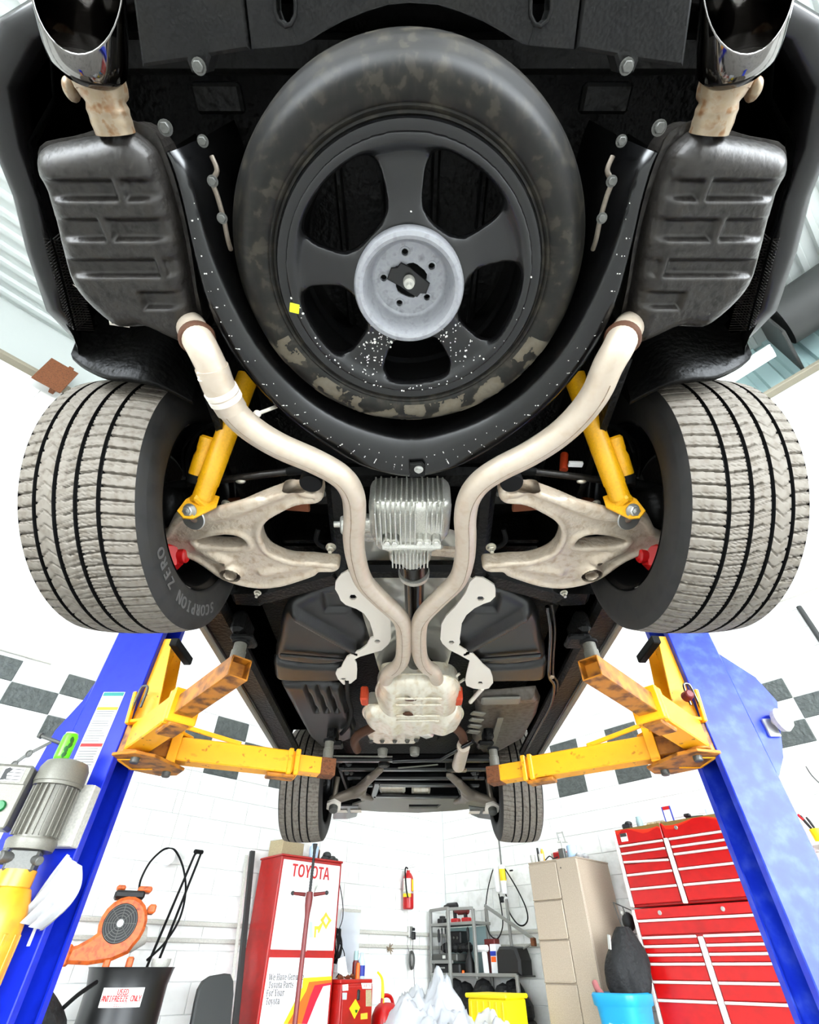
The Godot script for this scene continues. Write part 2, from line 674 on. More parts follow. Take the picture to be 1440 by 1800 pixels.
	mat("tread", Color(0.415, 0.39, 0.355), 0.75, 0, noise_tex(31, 0.05, [[0.0, Color(0.72, 0.68, 0.62)], [0.5, Color(1, 1, 1)], [1.0, Color(1, 1, 1)]]), 3.0)
	mat("letter", Color(0.26, 0.255, 0.25), 0.6)
	var dust := mat("dust", Color(0.37, 0.345, 0.295), 0.8, 0, noise_tex(51, 0.014, [[0.0, Color(1, 1, 1, 0)], [0.47, Color(0.9, 0.9, 0.9, 0)], [0.50, Color(0.9, 0.88, 0.84, 1)], [0.75, Color(1, 1, 1, 1)], [1.0, Color(0.8, 0.8, 0.8, 1)]], 512, 5), 2.0)
	dust.transparency = BaseMaterial3D.TRANSPARENCY_ALPHA_SCISSOR
	dust.alpha_scissor_threshold = 0.5
	mat("sidewall", Color(0.135, 0.133, 0.13), 0.62, 0, dirt, 3.0)
	M.sidewall.metallic_specular = 0.36
	mat("spare_rubber", Color(0.22, 0.212, 0.198), 0.5, 0, noise_tex(33, 0.02, [[0.0, Color(0.42, 0.42, 0.42)], [0.45, Color(0.5, 0.5, 0.49)], [0.60, Color(0.62, 0.60, 0.56)], [0.68, Color(0.95, 0.92, 0.84)], [1.0, Color(1, 0.97, 0.88)]], 512), 2.0)
	M.spare_rubber.metallic_specular = 0.36
	var spots := noise_tex(35, 0.05, [[0.0, Color(1, 1, 1)], [0.12, Color(0.92, 0.92, 0.9)], [0.17, Color(0.10, 0.10, 0.10)], [1.0, Color(0.085, 0.085, 0.085)]], 512, 1, 0.0, true)
	mat("wheel_black", Color(0.06, 0.06, 0.062), 0.24)
	M.wheel_black.metallic_specular = 0.5
	mat("hub", Color(0.62, 0.625, 0.64), 0.5, 0.3, noise_tex(36, 0.03, [[0.0, Color(0.75, 0.75, 0.75)], [0.5, Color(1, 1, 1)], [1.0, Color(0.92, 0.92, 0.93)]]), 5.0)
	mat("yellow_paint", Color(0.90, 0.92, 0.12), 0.5)
	mat("chip", Color(0.88, 0.87, 0.84), 0.6)
	mat("disc", Color(0.62, 0.62, 0.62), 0.35, 0.8)
	# things in the shop
	mat("red_panel", Color(0.70, 0.015, 0.015), 0.35, 0, scuff, 0.6)
	mat("cabinet_red", Color(0.66, 0.06, 0.03), 0.4, 0, scuff, 0.6)
	mat("chest_trim", Color(0.86, 0.82, 0.79), 0.4, 0.15)
	mat("beige", Color(0.72, 0.655, 0.575), 0.5, 0, fine, 3.0)
	mat("carton", Color(0.72, 0.66, 0.52), 0.8, 0, fine, 2.0)
	mat("blower", Color(0.80, 0.37, 0.13), 0.5, 0, noise_tex(37, 0.03, [[0.0, Color(0.45, 0.4, 0.38)], [0.35, Color(0.9, 0.85, 0.8)], [0.5, Color(1, 1, 1)], [1.0, Color(1, 1, 1)]]), 2.5)
	mat("drum", Color(0.06, 0.06, 0.06), 0.35)
	mat("cyan", Color(0.08, 0.56, 0.74), 0.35)
	mat("bin_yellow", Color(0.95, 0.86, 0.05), 0.45)
	mat("green", Color(0.35, 0.85, 0.10), 0.3)
	mat("dark_green", Color(0.04, 0.30, 0.06), 0.4)
	mat("button_green", Color(0.03, 0.40, 0.19), 0.35)
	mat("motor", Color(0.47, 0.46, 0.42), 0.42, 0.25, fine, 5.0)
	mat("reservoir", Color(0.84, 0.56, 0.10), 0.35, 0, noise_tex(38, 0.02, [[0.0, Color(0.75, 0.68, 0.55)], [0.5, Color(1, 1, 1)], [1.0, Color(1, 1, 1)]]), 2.0)
	mat("paper", Color(0.90, 0.90, 0.87), 0.7, 0, grime, 3.0)
	mat("ink", Color(0.25, 0.25, 0.25), 0.7)
	mat("ink_grey", Color(0.45, 0.46, 0.46), 0.7)
	mat("ink_red", Color(0.75, 0.10, 0.10), 0.6)
	mat("ink_teal", Color(0.10, 0.50, 0.48), 0.6)
	mat("ink_olive", Color(0.70, 0.72, 0.10), 0.6)
	mat("orange_print", Color(0.96, 0.38, 0.05), 0.5)
	mat("yellow_print", Color(0.99, 0.83, 0.05), 0.5)
	mat("crimson_print", Color(0.85, 0.05, 0.18), 0.5)
	mat("amber_print", Color(0.96, 0.72, 0.20), 0.5)
	mat("pale_blue", Color(0.70, 0.80, 0.90), 0.5)
	mat("blue_print", Color(0.12, 0.20, 0.62), 0.5)
	mat("jack_red", Color(0.44, 0.10, 0.09), 0.45, 0, fine, 5.0)
	mat("cloth_black", Color(0.03, 0.03, 0.032), 0.75, 0, null, 1.0, bump, 0.6)
	mat("rag", Color(0.66, 0.66, 0.66), 0.8, 0, grime, 4.0)
	mat("rack", Color(0.60, 0.60, 0.58), 0.45, 0.4, fine, 4.0)
	var bag := mat("bag", Color(0.80, 0.81, 0.83, 0.62), 0.3)
	bag.transparency = BaseMaterial3D.TRANSPARENCY_ALPHA
	bag.backlight_enabled = true
	bag.backlight = Color(0.5, 0.5, 0.5)
	var clear := mat("clear_sheet", Color(0.85, 0.87, 0.9, 0.45), 0.3)
	clear.transparency = BaseMaterial3D.TRANSPARENCY_ALPHA
	var glow := mat("tube_glow", Color(1, 1, 1), 0.5)
	glow.emission_enabled = true
	glow.emission = Color(0.92, 0.98, 1.0)
	glow.emission_energy_multiplier = 3.0


# ---------- the workshop itself ----------

const COL := 0.418
const ROW := 0.209
const BAND_TOP := 2.9


func block_wall(called: String, first: float, right: bool, cols: int) -> void:
	var o := Node3D.new()
	o.name = called
	add_child(o)
	o.set_meta("kind", "structure")
	var along := ALONG_RIGHT if right else ALONG_LEFT
	var inward := ALONG_LEFT if right else ALONG_RIGHT
	var bs := Basis(Vector3(along.x, 0, along.y), Vector3.UP, Vector3(inward.x, 0, inward.y))
	var top := 6.42
	var back := MB.new()
	var mid := CORNER + along * (ROOM / 2) - inward * 0.12
	back.box(Vector3(mid.x, (top - 0.02) / 2, mid.y), Vector3(ROOM + 0.2, top - 0.02, 0.23), bs)
	part("backing", back, M.joint, o)
	var shapes := []
	for k in 3:
		var b := MB.new()
		b.box(Vector3.ZERO, Vector3(COL - 0.004, ROW - 0.004, 0.012 + 0.0008 * k), Basis(), 0.0035)
		shapes.append(b.mesh())
	var rest := MB.new()
	var rng := RandomNumberGenerator.new()
	rng.seed = 41 if right else 42
	var lo := -13
	var count := 0
	for r in range(lo, 17):
		var y := BAND_TOP + ROW * (r + 0.5)
		if y + ROW / 2 > top:
			break
		var in_band := r >= -3 and r <= -1
		for c in range(-1, int(ROOM / COL) + 1):
			var x := first + COL * (c + 0.5) + (0.0 if in_band or posmod(r, 2) == 0 else COL / 2)
			if x + COL / 2 < 0.1 or x + COL / 2 > ROOM:
				continue
			var x_lo := maxf(0.012, x - COL / 2)
			var q := CORNER + along * x
			if c < cols and r >= -11 and r <= 4 and count < 290 and x - COL / 2 >= 0.0:
				var b := MeshInstance3D.new()
				b.name = "block"
				b.mesh = shapes[rng.randi() % 3]
				b.material_override = M.grey_block if in_band and c > 3 and posmod(c + (1 if r == -2 else 0) + (1 if right else 0), 2) == 0 else M.white_block
				o.add_child(b, true)
				b.transform = Transform3D(bs, Vector3(q.x, y, q.y))
				count += 1
			elif in_band and posmod(c + (1 if r == -2 else 0) + (1 if right else 0), 2) == 0:
				var b := MeshInstance3D.new()
				b.name = "block"
				b.mesh = shapes[0]
				b.material_override = M.grey_block
				o.add_child(b, true)
				b.transform = Transform3D(bs, Vector3(q.x, y, q.y))
			else:
				var half := CORNER + along * ((x_lo + x + COL / 2) / 2)
				rest.box(Vector3(half.x, y, half.y), Vector3(x + COL / 2 - x_lo - 0.004, ROW - 0.004, 0.012), bs, 0.0035)
	var rm_ := part("blocks", rest, M.white_block, o)
	rm_.set_meta("kind", "stuff")


func room() -> void:
	var b := MB.new()
	var yaw := Basis(v(ALONG_LEFT.x, 0, ALONG_LEFT.y), Vector3.UP, v(ALONG_RIGHT.x, 0, ALONG_RIGHT.y))
	b.box(rm(ROOM / 2, -0.1, ROOM / 2), v(ROOM + 0.6, 0.2, ROOM + 0.6), yaw)
	struct("floor", b, M.concrete)
	block_wall("wall_left", 0.096, false, 19)
	block_wall("wall_right", 0.012, true, 19)
	# the two walls behind the camera, each with an open bay door
	var wr := MB.new()
	wr.box(rm(1.0, 3.7, ROOM + 0.12), v(2.2, 7.4, 0.24), yaw)
	wr.box(rm(12.6, 3.7, ROOM + 0.12), v(2.0, 7.4, 0.24), yaw)
	wr.box(rm(6.85, 6.05, ROOM + 0.12), v(9.6, 2.7, 0.24), yaw)
	struct("wall_right_behind", wr, M.white_block)
	var wl := MB.new()
	wl.box(rm(ROOM + 0.12, 3.7, 2.6), v(0.24, 7.4, 5.4), yaw)
	wl.box(rm(ROOM + 0.12, 3.7, 12.6), v(0.24, 7.4, 2.2), yaw)
	wl.box(rm(ROOM + 0.12, 5.85, 8.4), v(0.24, 3.1, 6.4), yaw)
	struct("wall_left_behind", wl, M.white_block)
	# ribbed roof deck over the left wall side, running along it, and the roof itself
	var roof := MB.new()
	roof.box(rm(ROOM / 2, 7.55, ROOM / 2), v(ROOM + 0.6, 0.12, ROOM + 0.6), yaw)
	struct("ceiling", roof, M.deck)
	var ribs := MB.new()
	for k in 60:
		var t := 0.1 + k * 0.22
		ribs.prism([Vector2(-0.055, 0), Vector2(0.055, 0), Vector2(0.03, -0.06), Vector2(-0.03, -0.06)], 0.0, ROOM, Transform3D(Basis(yaw.z, yaw.x, v(0, 1, 0)), rm(0.0, 7.50, t)))
	var rb := struct("ceiling_deck", ribs, M.deck)
	rb.set_meta("kind", "structure")
	# upstand of ribbed siding between the block walls and the roof
	var sl := MB.new()
	sl.box(rm(ROOM / 2, 6.95, -0.06), v(ROOM, 1.1, 0.06), yaw)
	struct("trim_1", sl, M.deck)
	var lg := MB.new()
	lg.box(rm(ROOM / 2, 6.43, 0.02), v(ROOM, 0.06, 0.20), yaw, 0.01)
	struct("trim_5", lg, M.ledge)
	var rbk := MB.new()
	rbk.box(v(-4.717, 6.391, -3.305), v(0.34, 0.5, 0.02), yaw, 0.004)
	rbk.box(v(-4.724, 6.449, -3.407), v(0.06, 0.5, 0.14), yaw, 0.004)
	solo("rusty_bracket", rbk, M.rust, "rusty steel bracket at the top of the left wall, above the rear tyre", "bracket", v(-4.719, 6.284, -3.412))
	var ledge := MB.new()
	ledge.box(rm(0.02, 6.43, ROOM / 2), v(0.20, 0.06, ROOM), yaw, 0.01)
	struct("trim_2", ledge, M.ledge)
	var sr := Node3D.new()
	sr.name = "wall_right_siding"
	add_child(sr)
	sr.set_meta("kind", "structure")
	var sb := MB.new()
	sb.box(rm(-0.1, 6.95, ROOM / 2), v(0.04, 1.1, ROOM), yaw)
	part("backing", sb, M.teal_siding, sr)
	for k in 44:
		var s := MB.new()
		s.prism([Vector2(-0.11, 0), Vector2(-0.085, 0.045), Vector2(0.085, 0.045), Vector2(0.11, 0)], 6.46, 7.49, Transform3D(Basis(yaw.z, v(0, 1, 0), yaw.x), rm(-0.08, 0, 0.2 + 0.30 * k)))
		part("rib", s, M.teal_siding, sr)
	# the rails and conduits low on both walls
	var tr := MB.new()
	for y in [0.88, 1.00]:
		tr.bar(rm(0, y, 0.03), rm(9.5, y, 0.03), 0.03, 0.035, Vector3.UP, 0.006)
		tr.bar(rm(0.03, y, 0), rm(0.03, y, 9.5), 0.03, 0.035, Vector3.UP, 0.006)
	struct("trim_3", tr, M.off_white)
	var line := MB.new()
	line.tube([rm(0.05, 3.66, 4.6), rm(0.05, 3.66, 9.0)], 0.02, 8)
	line.bar(rm(5.72, 2.945, 0.03), rm(7.4, 2.945, 0.03), 0.03, 0.03, Vector3.UP, 0.004)
	struct("trim_4", line, M.off_white)
	# overhead door rolled up on the right wall
	var od := MB.new()
	od.cyl(rm(0.55, 7.0, 7.2), rm(0.55, 7.0, 11.8), 0.36, -1, 24)
	for k in 2:
		od.box(rm(0.4, 6.98, 7.1 + 4.8 * k), v(0.8, 0.9, 0.04), yaw, 0.01)
	solo("rolled_door", od, M.dark_grey, "dark grey rolled-up door high under the roof at the right edge", "roller door", rm(0.55, 6.6, 9.5))
	# strip lights; all but the first are added out of view for light
	for k in 7:
		var where: Array = [[0.62, 6.55, 5.7, 1], [4.0, 6.6, 3.2, 0], [3.2, 6.6, 9.5, 1], [7.0, 6.6, 6.2, 0], [10.6, 6.6, 3.5, 0], [9.0, 6.6, 10.0, 1], [2.6, 6.6, 6.0, 1]][k]
		strip_light(rm(where[0], where[1], where[2]), yaw if where[3] == 0 else yaw.rotated(Vector3.UP, PI / 2), k)
	# ground outside the bay doors
	var g := MB.new()
	g.box(v(0, -0.35, 0), v(120, 0.3, 120))
	struct("ground", g, M.concrete)


func strip_light(at: Vector3, bs: Basis, k: int) -> void:
	var lb := ["white twin-tube strip light glowing above the ribbed siding of the right wall", "white twin-tube strip light added out of view under the roof to light the block wall corner", "white twin-tube strip light added out of view under the roof for light behind the rolled-up door",
		"white twin-tube strip light added out of view under the roof for light right above the lifted car", "white twin-tube strip light added out of view under the roof for light above the left wall", "white twin-tube strip light added out of view under the roof for light nearest the bay doors", "white twin-tube strip light added out of view under the roof for light above the red tool chest"]
	var t := thing("strip_light", lb[k], "strip light", at - v(0, 0.06, 0), "strip lights under the roof")
	var h := MB.new()
	var pr := [Vector2(-0.12, -0.02), Vector2(-0.06, 0.06), Vector2(0.06, 0.06), Vector2(0.12, -0.02), Vector2(0.10, -0.02), Vector2(0.05, 0.04), Vector2(-0.05, 0.04), Vector2(-0.10, -0.02)]
	h.prism(pr, -1.22, 1.22, Transform3D(Basis(bs.z, bs.x, v(0, 1, 0)), at))
	for e in [-1, 1]:
		h.box(at + bs.x * (1.2 * e) + v(0, -0.01, 0), v(0.04, 0.07, 0.16), bs, 0.008)
	part("housing", h, M.white, t)
	for e in [-1, 1]:
		var c := MB.new()
		c.cyl(at + bs.z * (0.045 * e) - bs.x * 1.17 - v(0, 0.03, 0), at + bs.z * (0.045 * e) + bs.x * 1.17 - v(0, 0.03, 0), 0.019, -1, 12)
		part("tube", c, M.tube_glow, t)
	var hang := MB.new()
	for e in [-1, 1]:
		hang.tube([at + bs.x * (0.8 * e) + v(0, 0.06, 0), Vector3(at.x + bs.x.x * 0.8 * e, 7.5, at.z + bs.x.z * 0.8 * e)], 0.005, 6)
	part("hanger", hang, M.steel, t)
	var a := AreaLight3D.new()
	a.name = "glow"
	a.area_size = Vector2(2.3, 0.14)
	a.light_color = Color(0.94, 0.98, 1.0)
	a.light_energy = 5.4
	a.light_size = 0.2
	a.area_range = 30.0
	a.shadow_enabled = true
	t.add_child(a)
	a.transform = Transform3D(Basis(bs.x, v(0, 1, 0).cross(bs.x), v(0, 1, 0)), v(0, -0.005, 0))


# ---------- the two-post lift ----------

func lift() -> void:
	var a := column(-1, "blue lift post with yellow arms, carrying the grey pump motor and a long printed notice")
	var b := column(1, "blue lift post with yellow arms beside the red tool chest, its broad face scuffed pale")
	carriage(-1, a)
	carriage(1, b)
	swing_arm(v(-1.40, 1.56, -2.60), v(-0.71, 1.58, -1.856), 0.50, -1, false, a)
	swing_arm(v(1.45, 1.56, -2.55), v(0.755, 1.58, -1.856), 0.50, 1, false, b)
	swing_arm(v(-1.295, 1.56, -2.791), v(-0.497, 1.56, -3.112), 0.76, -1, true, a)
	swing_arm(v(1.335, 1.56, -2.763), v(0.538, 1.56, -3.264), 0.76, 1, true, b)
	power_unit()


func column(s: int, label: String) -> Node3D:
	var x0 := -1.49 if s < 0 else 1.545
	var x1 := -1.77 if s < 0 else 1.80
	var z0 := -2.58 if s < 0 else -2.55
	var z1 := z0 - 0.245
	var t := thing("lift_post", label, "car lift", v((x0 + x1) / 2, 0, (z0 + z1) / 2))
	var w := absf(x1 - x0)
	# open channel with turned-in lips, in plan, walked round
	var d := -1.0 if s < 0 else 1.0
	var o := [Vector2(x0, z0 - 0.045), Vector2(x0, z0 - 0.004), Vector2(x0 + d * 0.004, z0), Vector2(x1 - d * 0.012, z0), Vector2(x1, z0 - 0.012), Vector2(x1, z1 + 0.012), Vector2(x1 - d * 0.012, z1), Vector2(x0 + d * 0.004, z1), Vector2(x0, z1 + 0.004), Vector2(x0, z1 + 0.045),
		Vector2(x0 + d * 0.008, z1 + 0.045), Vector2(x0 + d * 0.008, z1 + 0.010), Vector2(x1 - d * 0.012, z1 + 0.010), Vector2(x1 - d * 0.012, z0 - 0.010), Vector2(x0 + d * 0.008, z0 - 0.010), Vector2(x0 + d * 0.008, z0 - 0.045)]
	var b := MB.new()
	b.prism(o, 0.03, 3.75)
	part("shell", b, M.blue if s < 0 else M.blue_scuffed, t)
	var bp := MB.new()
	bp.box(v((x0 + x1) / 2, 0.015, (z0 + z1) / 2), v(w + 0.16, 0.03, 0.45), Basis(), 0.004)
	part("base_plate", bp, M.blue, t)
	var tp := MB.new()
	tp.box(v((x0 + x1) / 2, 3.76, (z0 + z1) / 2), v(w + 0.02, 0.02, 0.27), Basis(), 0.004)
	part("top_plate", tp, M.blue, t)
	# gusset plate standing out from the outer side
	var g := MB.new()
	var zz := z0 - 0.035
	var pl := [Vector2(x1, 1.90), Vector2(x1 + d * 0.03, 1.76), Vector2(x1 + d * 0.10, 1.60), Vector2(x1 + d * 0.11, 1.40), Vector2(x1 + d * 0.10, 0.90), Vector2(x1, 0.86)] if s < 0 else [Vector2(x1, 2.03), Vector2(x1 + d * 0.15, 1.88), Vector2(x1 + d * 0.20, 1.74), Vector2(x1 + d * 0.08, 1.46), Vector2(x1, 1.36)]
	var q := []
	for e in pl:
		q.append(Vector2(e.x, e.y))
	g.prism(q, 0, 0.012, Transform3D(Basis(v(1, 0, 0), v(0, 0, 1), v(0, 1, 0)), v(0, 0, zz)), 0.002)
	part("gusset_plate", g, M.blue if s < 0 else M.blue_scuffed, t)
	var cable := MB.new()
	cable.tube([v(x0 + d * 0.10, 0.05, (z0 + z1) / 2 - 0.05), v(x0 + d * 0.10, 3.74, (z0 + z1) / 2 - 0.05)], 0.006, 8)
	part("lift_cable", cable, M.dull_steel, t)
	var chn := MB.new()
	chn.cyl(v(x0 + d * 0.17, 0.05, (z0 + z1) / 2), v(x0 + d * 0.17, 2.6, (z0 + z1) / 2), 0.035, -1, 16)
	part("ram", chn, M.black, t)
	if s < 0:
		sticker(t, z0 + 0.0015)
		for k in 2:
			var lb := MB.new()
			lb.box(v(-1.605 + 0.045 * k, 1.30 + 0.028 * k, z0 + 0.002), v(0.05, 0.02, 0.003))
			part("label_tag", lb, M.paper, t)
		var strip := MB.new()
		strip.box(v(-1.53, 0.79, z0 + 0.002), v(0.012, 0.06, 0.003))
		part("label_tag", strip, M.paper, t)
	else:
		var kn := MB.new()
		kn.lathe([Vector2(0, 0.0), Vector2(0.018, 0), Vector2(0.018, 0.03), Vector2(0.052, 0.035), Vector2(0.058, 0.06), Vector2(0.045, 0.085), Vector2(0, 0.09)], MB.frame(v(1.905, 1.625, zz + 0.012), v(0.5, 0, 1)), 24)
		part("release_knob", kn, M.off_white, t, "cream plastic release knob")
		var br := MB.new()
		br.box(v(1.885, 1.60, zz + 0.02), v(0.06, 0.09, 0.02), Basis(), 0.004)
		part("knob_bracket", br, M.steel, t)
	return t


func sticker(t: Node3D, z: float) -> void:
	var b := MB.new()
	var xf := func(x: float, y: float) -> Vector3: return v(x, y, z)
	var slab := func(x: float, y: float, w: float, h: float, lift_: float, m: Material, called: String, par: Node3D):
		var s := MB.new()
		s.box(xf.call(x, y) + v(0, 0, lift_), v(w, h, 0.001))
		return part(called, s, m, par)
	b.box(xf.call(-1.628, 1.565), v(0.118, 0.46, 0.001))
	var n := part("notice", b, M.paper, t, "long white printed notice with teal, olive and red headings")
	slab.call(-1.628, 1.783, 0.112, 0.020, 0.001, M.ink_teal, "heading", n)
	slab.call(-1.628, 1.705, 0.112, 0.016, 0.001, M.ink_olive, "heading", n)
	slab.call(-1.628, 1.520, 0.112, 0.017, 0.001, M.ink_red, "heading", n)
	var lines := MB.new()
	var rng := RandomNumberGenerator.new()
	rng.seed = 5
	for k in 34:
		var y := 1.765 - k * 0.0125
		if absf(y - 1.705) < 0.014 or absf(y - 1.52) < 0.014:
			continue
		var w := rng.randf_range(0.07, 0.098)
		lines.box(xf.call(-1.628 - (0.1 - w) / 2, y) + v(0, 0, 0.001), v(w, 0.0042, 0.001))
	var l := part("print_lines", lines, M.ink_grey, n)
	l.set_meta("kind", "stuff")


func carriage(s: int, post: Node3D) -> void:
	var x0 := -1.49 if s < 0 else 1.545
	var z0 := -2.58 if s < 0 else -2.55
	var d := 1.0 if s < 0 else -1.0
	var t := group_part("carriage", v(x0 + d * 0.06, 1.45, z0 - 0.12), post)
	# upright tapering housing on the inner side of the column
	var h := MB.new()
	var side := [Vector2(-0.012, 1.46), Vector2(0.115, 1.46), Vector2(0.115, 1.72), Vector2(0.05, 2.14), Vector2(-0.012, 2.14)]
	var q := []
	for e in side:
		q.append(Vector2(x0 + d * e.x, e.y))
	var xf := Transform3D(Basis(v(1, 0, 0), v(0, 0, 1), v(0, 1, 0)), v(0, 0, z0 - 0.23))
	h.prism(q, 0.02, 0.03, xf, 0.002)
	h.prism(q, 0.185, 0.195, xf, 0.002)
	h.box(v(x0 + d * 0.0, 1.80, z0 - 0.125), v(0.012, 0.68, 0.17), Basis(), 0.002)
	part("housing", h, M.yellow, t)
	var gd := MB.new()
	gd.box(v(x0 + d * 0.085, 2.10, z0 - 0.125), v(0.05, 0.05, 0.26), Basis(v(0, 0, 1), 0.0), 0.006)
	part("door_guard", gd, M.black_rubber, t, "black rubber door guard")
	# top and bottom plates that take the arm pins
	for y in [1.465, 1.625]:
		var p := MB.new()
		var pl := [Vector2(x0 - d * 0.005, z0 + 0.02), Vector2(x0 + d * 0.13, z0 + 0.055), Vector2(x0 + d * 0.20, z0 - 0.01), Vector2(x0 + d * 0.27, z0 - 0.24), Vector2(x0 + d * 0.20, z0 - 0.33), Vector2(x0 + d * 0.10, z0 - 0.34), Vector2(x0 - d * 0.005, z0 - 0.24)]
		p.prism(pl, y, y + 0.016, Transform3D(), 0.003)
		part("pin_plate", p, M.worn_yellow if y < 1.5 else M.yellow, t)
	var bk := MB.new()
	bk.box(v(x0 + d * 0.02, 1.55, z0 - 0.12), v(0.05, 0.15, 0.22), Basis(), 0.004)
	part("back_block", bk, M.worn_yellow, t)
	for k in 2:
		var pn := MB.new()
		var c := v(x0 + d * (0.10 if k == 0 else 0.17), 1.44, z0 + (-0.02 if k == 0 else -0.26))
		pn.cyl(c, c + v(0, 0.24, 0), 0.022, -1, 16, 0.004)
		part("pivot_pin", pn, M.dull_steel, t)
	# spring latch rod and restraint
	var rod := MB.new()
	rod.tube(spl([v(x0 + d * 0.01, 1.66, z0 + 0.03), v(x0 + d * 0.015, 1.79, z0 + 0.032), v(x0 + d * 0.03, 1.815, z0 + 0.035), v(x0 + d * 0.055, 1.80, z0 + 0.035), v(x0 + d * 0.055, 1.70, z0 + 0.032)], 5), 0.007, 8)
	part("latch_rod", rod, M.chrome if s > 0 else M.dull_steel, t)
	var lt := MB.new()
	lt.box(v(x0 + d * 0.005, 1.70, z0 + 0.025), v(0.02, 0.17, 0.03), Basis(v(0, 0, 1), 0.12 * d), 0.004)
	part("latch_plate", lt, M.yellow, t)
	if s > 0:
		var kb := MB.new()
		kb.cyl(v(x0 - 0.06, 1.745, z0 + 0.02), v(x0 - 0.06, 1.745, z0 + 0.075), 0.028, 0.022, 16, 0.006)
		part("knob", kb, M.jack_red, t, "dull red knob")


func swing_arm(a: Vector3, b: Vector3, split: float, s: int, front: bool, post: Node3D) -> void:
	var t := group_part("swing_arm", a - v(0, 0.06, 0), post)
	var d := (b - a).normalized()
	var side := v(0, 1, 0).cross(d)
	var m := a.lerp(b, split)
	var bs := Basis(side, v(0, 1, 0), d)
	var w := 0.106 if front else 0.115
	var h := 0.118 if front else 0.13
	var o := MB.new()
	o.bar(a - d * (0.0 if front else 0.02), m, w, h, Vector3.UP, 0.006)
	part("outer_tube", o, M.yellow, t)
	for k in 2:
		var c := MB.new()
		c.box(m + d * (0.018 - 0.042 * k), v(w + 0.022, h + 0.02, 0.028), bs, 0.005)
		part("collar", c, M.yellow, t)
	# stop block under the outer tube's mouth
	var sb := MB.new()
	sb.box(m - d * 0.06 - v(0, h / 2 + 0.012, 0), v(w * 0.8, 0.022, 0.16), bs, 0.006)
	part("skid", sb, M.worn_yellow, t)
	var n := MB.new()
	var wi := 0.088
	# open box section, 6 mm walls
	for k in [-1, 1]:
		n.box((m + b) / 2 + side * (k * (wi / 2 - 0.003)), v(0.006, wi, b.distance_to(m) + 0.06), bs, 0.002)
		n.box((m + b) / 2 + v(0, k * (wi / 2 - 0.003), 0), v(wi - 0.012, 0.006, b.distance_to(m) + 0.06), bs, 0.001)
	n.box(b - d * 0.02, v(wi - 0.012, wi - 0.012, 0.006), bs)
	part("inner_tube", n, M.worn_yellow if not front else M.yellow, t, "worn telescoping inner tube")
	var tip := MB.new()
	tip.box(b + d * 0.0 - v(0, 0.001, 0), v(wi + 0.006, wi + 0.006, 0.09), bs, 0.004)
	if front:
		part("end_sleeve", tip, M.rust, t, "bare rusty arm end")
	var pb := b - d * (0.0 if front else 0.03)
	var top := EYE + 1.02 - pb.y - wi / 2 - 0.012
	var ps := MB.new()
	ps.lathe([Vector2(0, 0), Vector2(0.031, 0), Vector2(0.031, top * 0.6), Vector2(0.027, top * 0.62), Vector2(0.027, top), Vector2(0, top)], Transform3D(Basis(), pb + v(0, wi / 2, 0)), 20)
	part("pad_post", ps, M.motor, t, "bare steel height adapter")
	var pd := MB.new()
	pd.lathe([Vector2(0, 0), Vector2(0.036, 0), Vector2(0.038, 0.003), Vector2(0.038, 0.010), Vector2(0, 0.012)], Transform3D(Basis(), pb + v(0, wi / 2 + top, 0)), 24)
	part("pad", pd, M.black_rubber, t)
	if front:
		# square yoke round the root of the arm, with a stay rod
		var y := MB.new()
		for k in [-1, 1]:
			y.box(a + side * (k * 0.066) + v(0, 0.02, 0), v(0.016, 0.19, 0.05), bs, 0.003)
			y.box(a + v(0, 0.02 + k * 0.09, 0), v(0.148, 0.016, 0.05), bs, 0.003)
		part("yoke", y, M.yellow, t)
		var up := side * (0.06 * (1 if side.z > 0 else -1))
		var st := MB.new()
		st.bar(a + up + v(0, 0.115, 0) - d * 0.02, a + d * 0.34 + up * 0.8 + v(0, h / 2, 0), 0.016, 0.022, Vector3.UP, 0.003)
		st.bar(a + up + v(0, 0.115, 0) - d * 0.02, a + up - d * 0.15 + v(0, 0.12, 0), 0.016, 0.022, Vector3.UP, 0.003)
		part("stay", st, M.yellow, t)
		var root := MB.new()
		root.bar(a - d * 0.22, a, 0.085, 0.10, Vector3.UP, 0.006)
		part("root_tube", root, M.worn_yellow, t)
	else:
		var root := MB.new()
		root.cyl(a - v(0, 0.075, 0) - d * 0.02, a + v(0, 0.075, 0) - d * 0.02, 0.055, -1, 24, 0.004)
		part("root_boss", root, M.worn_yellow, t)


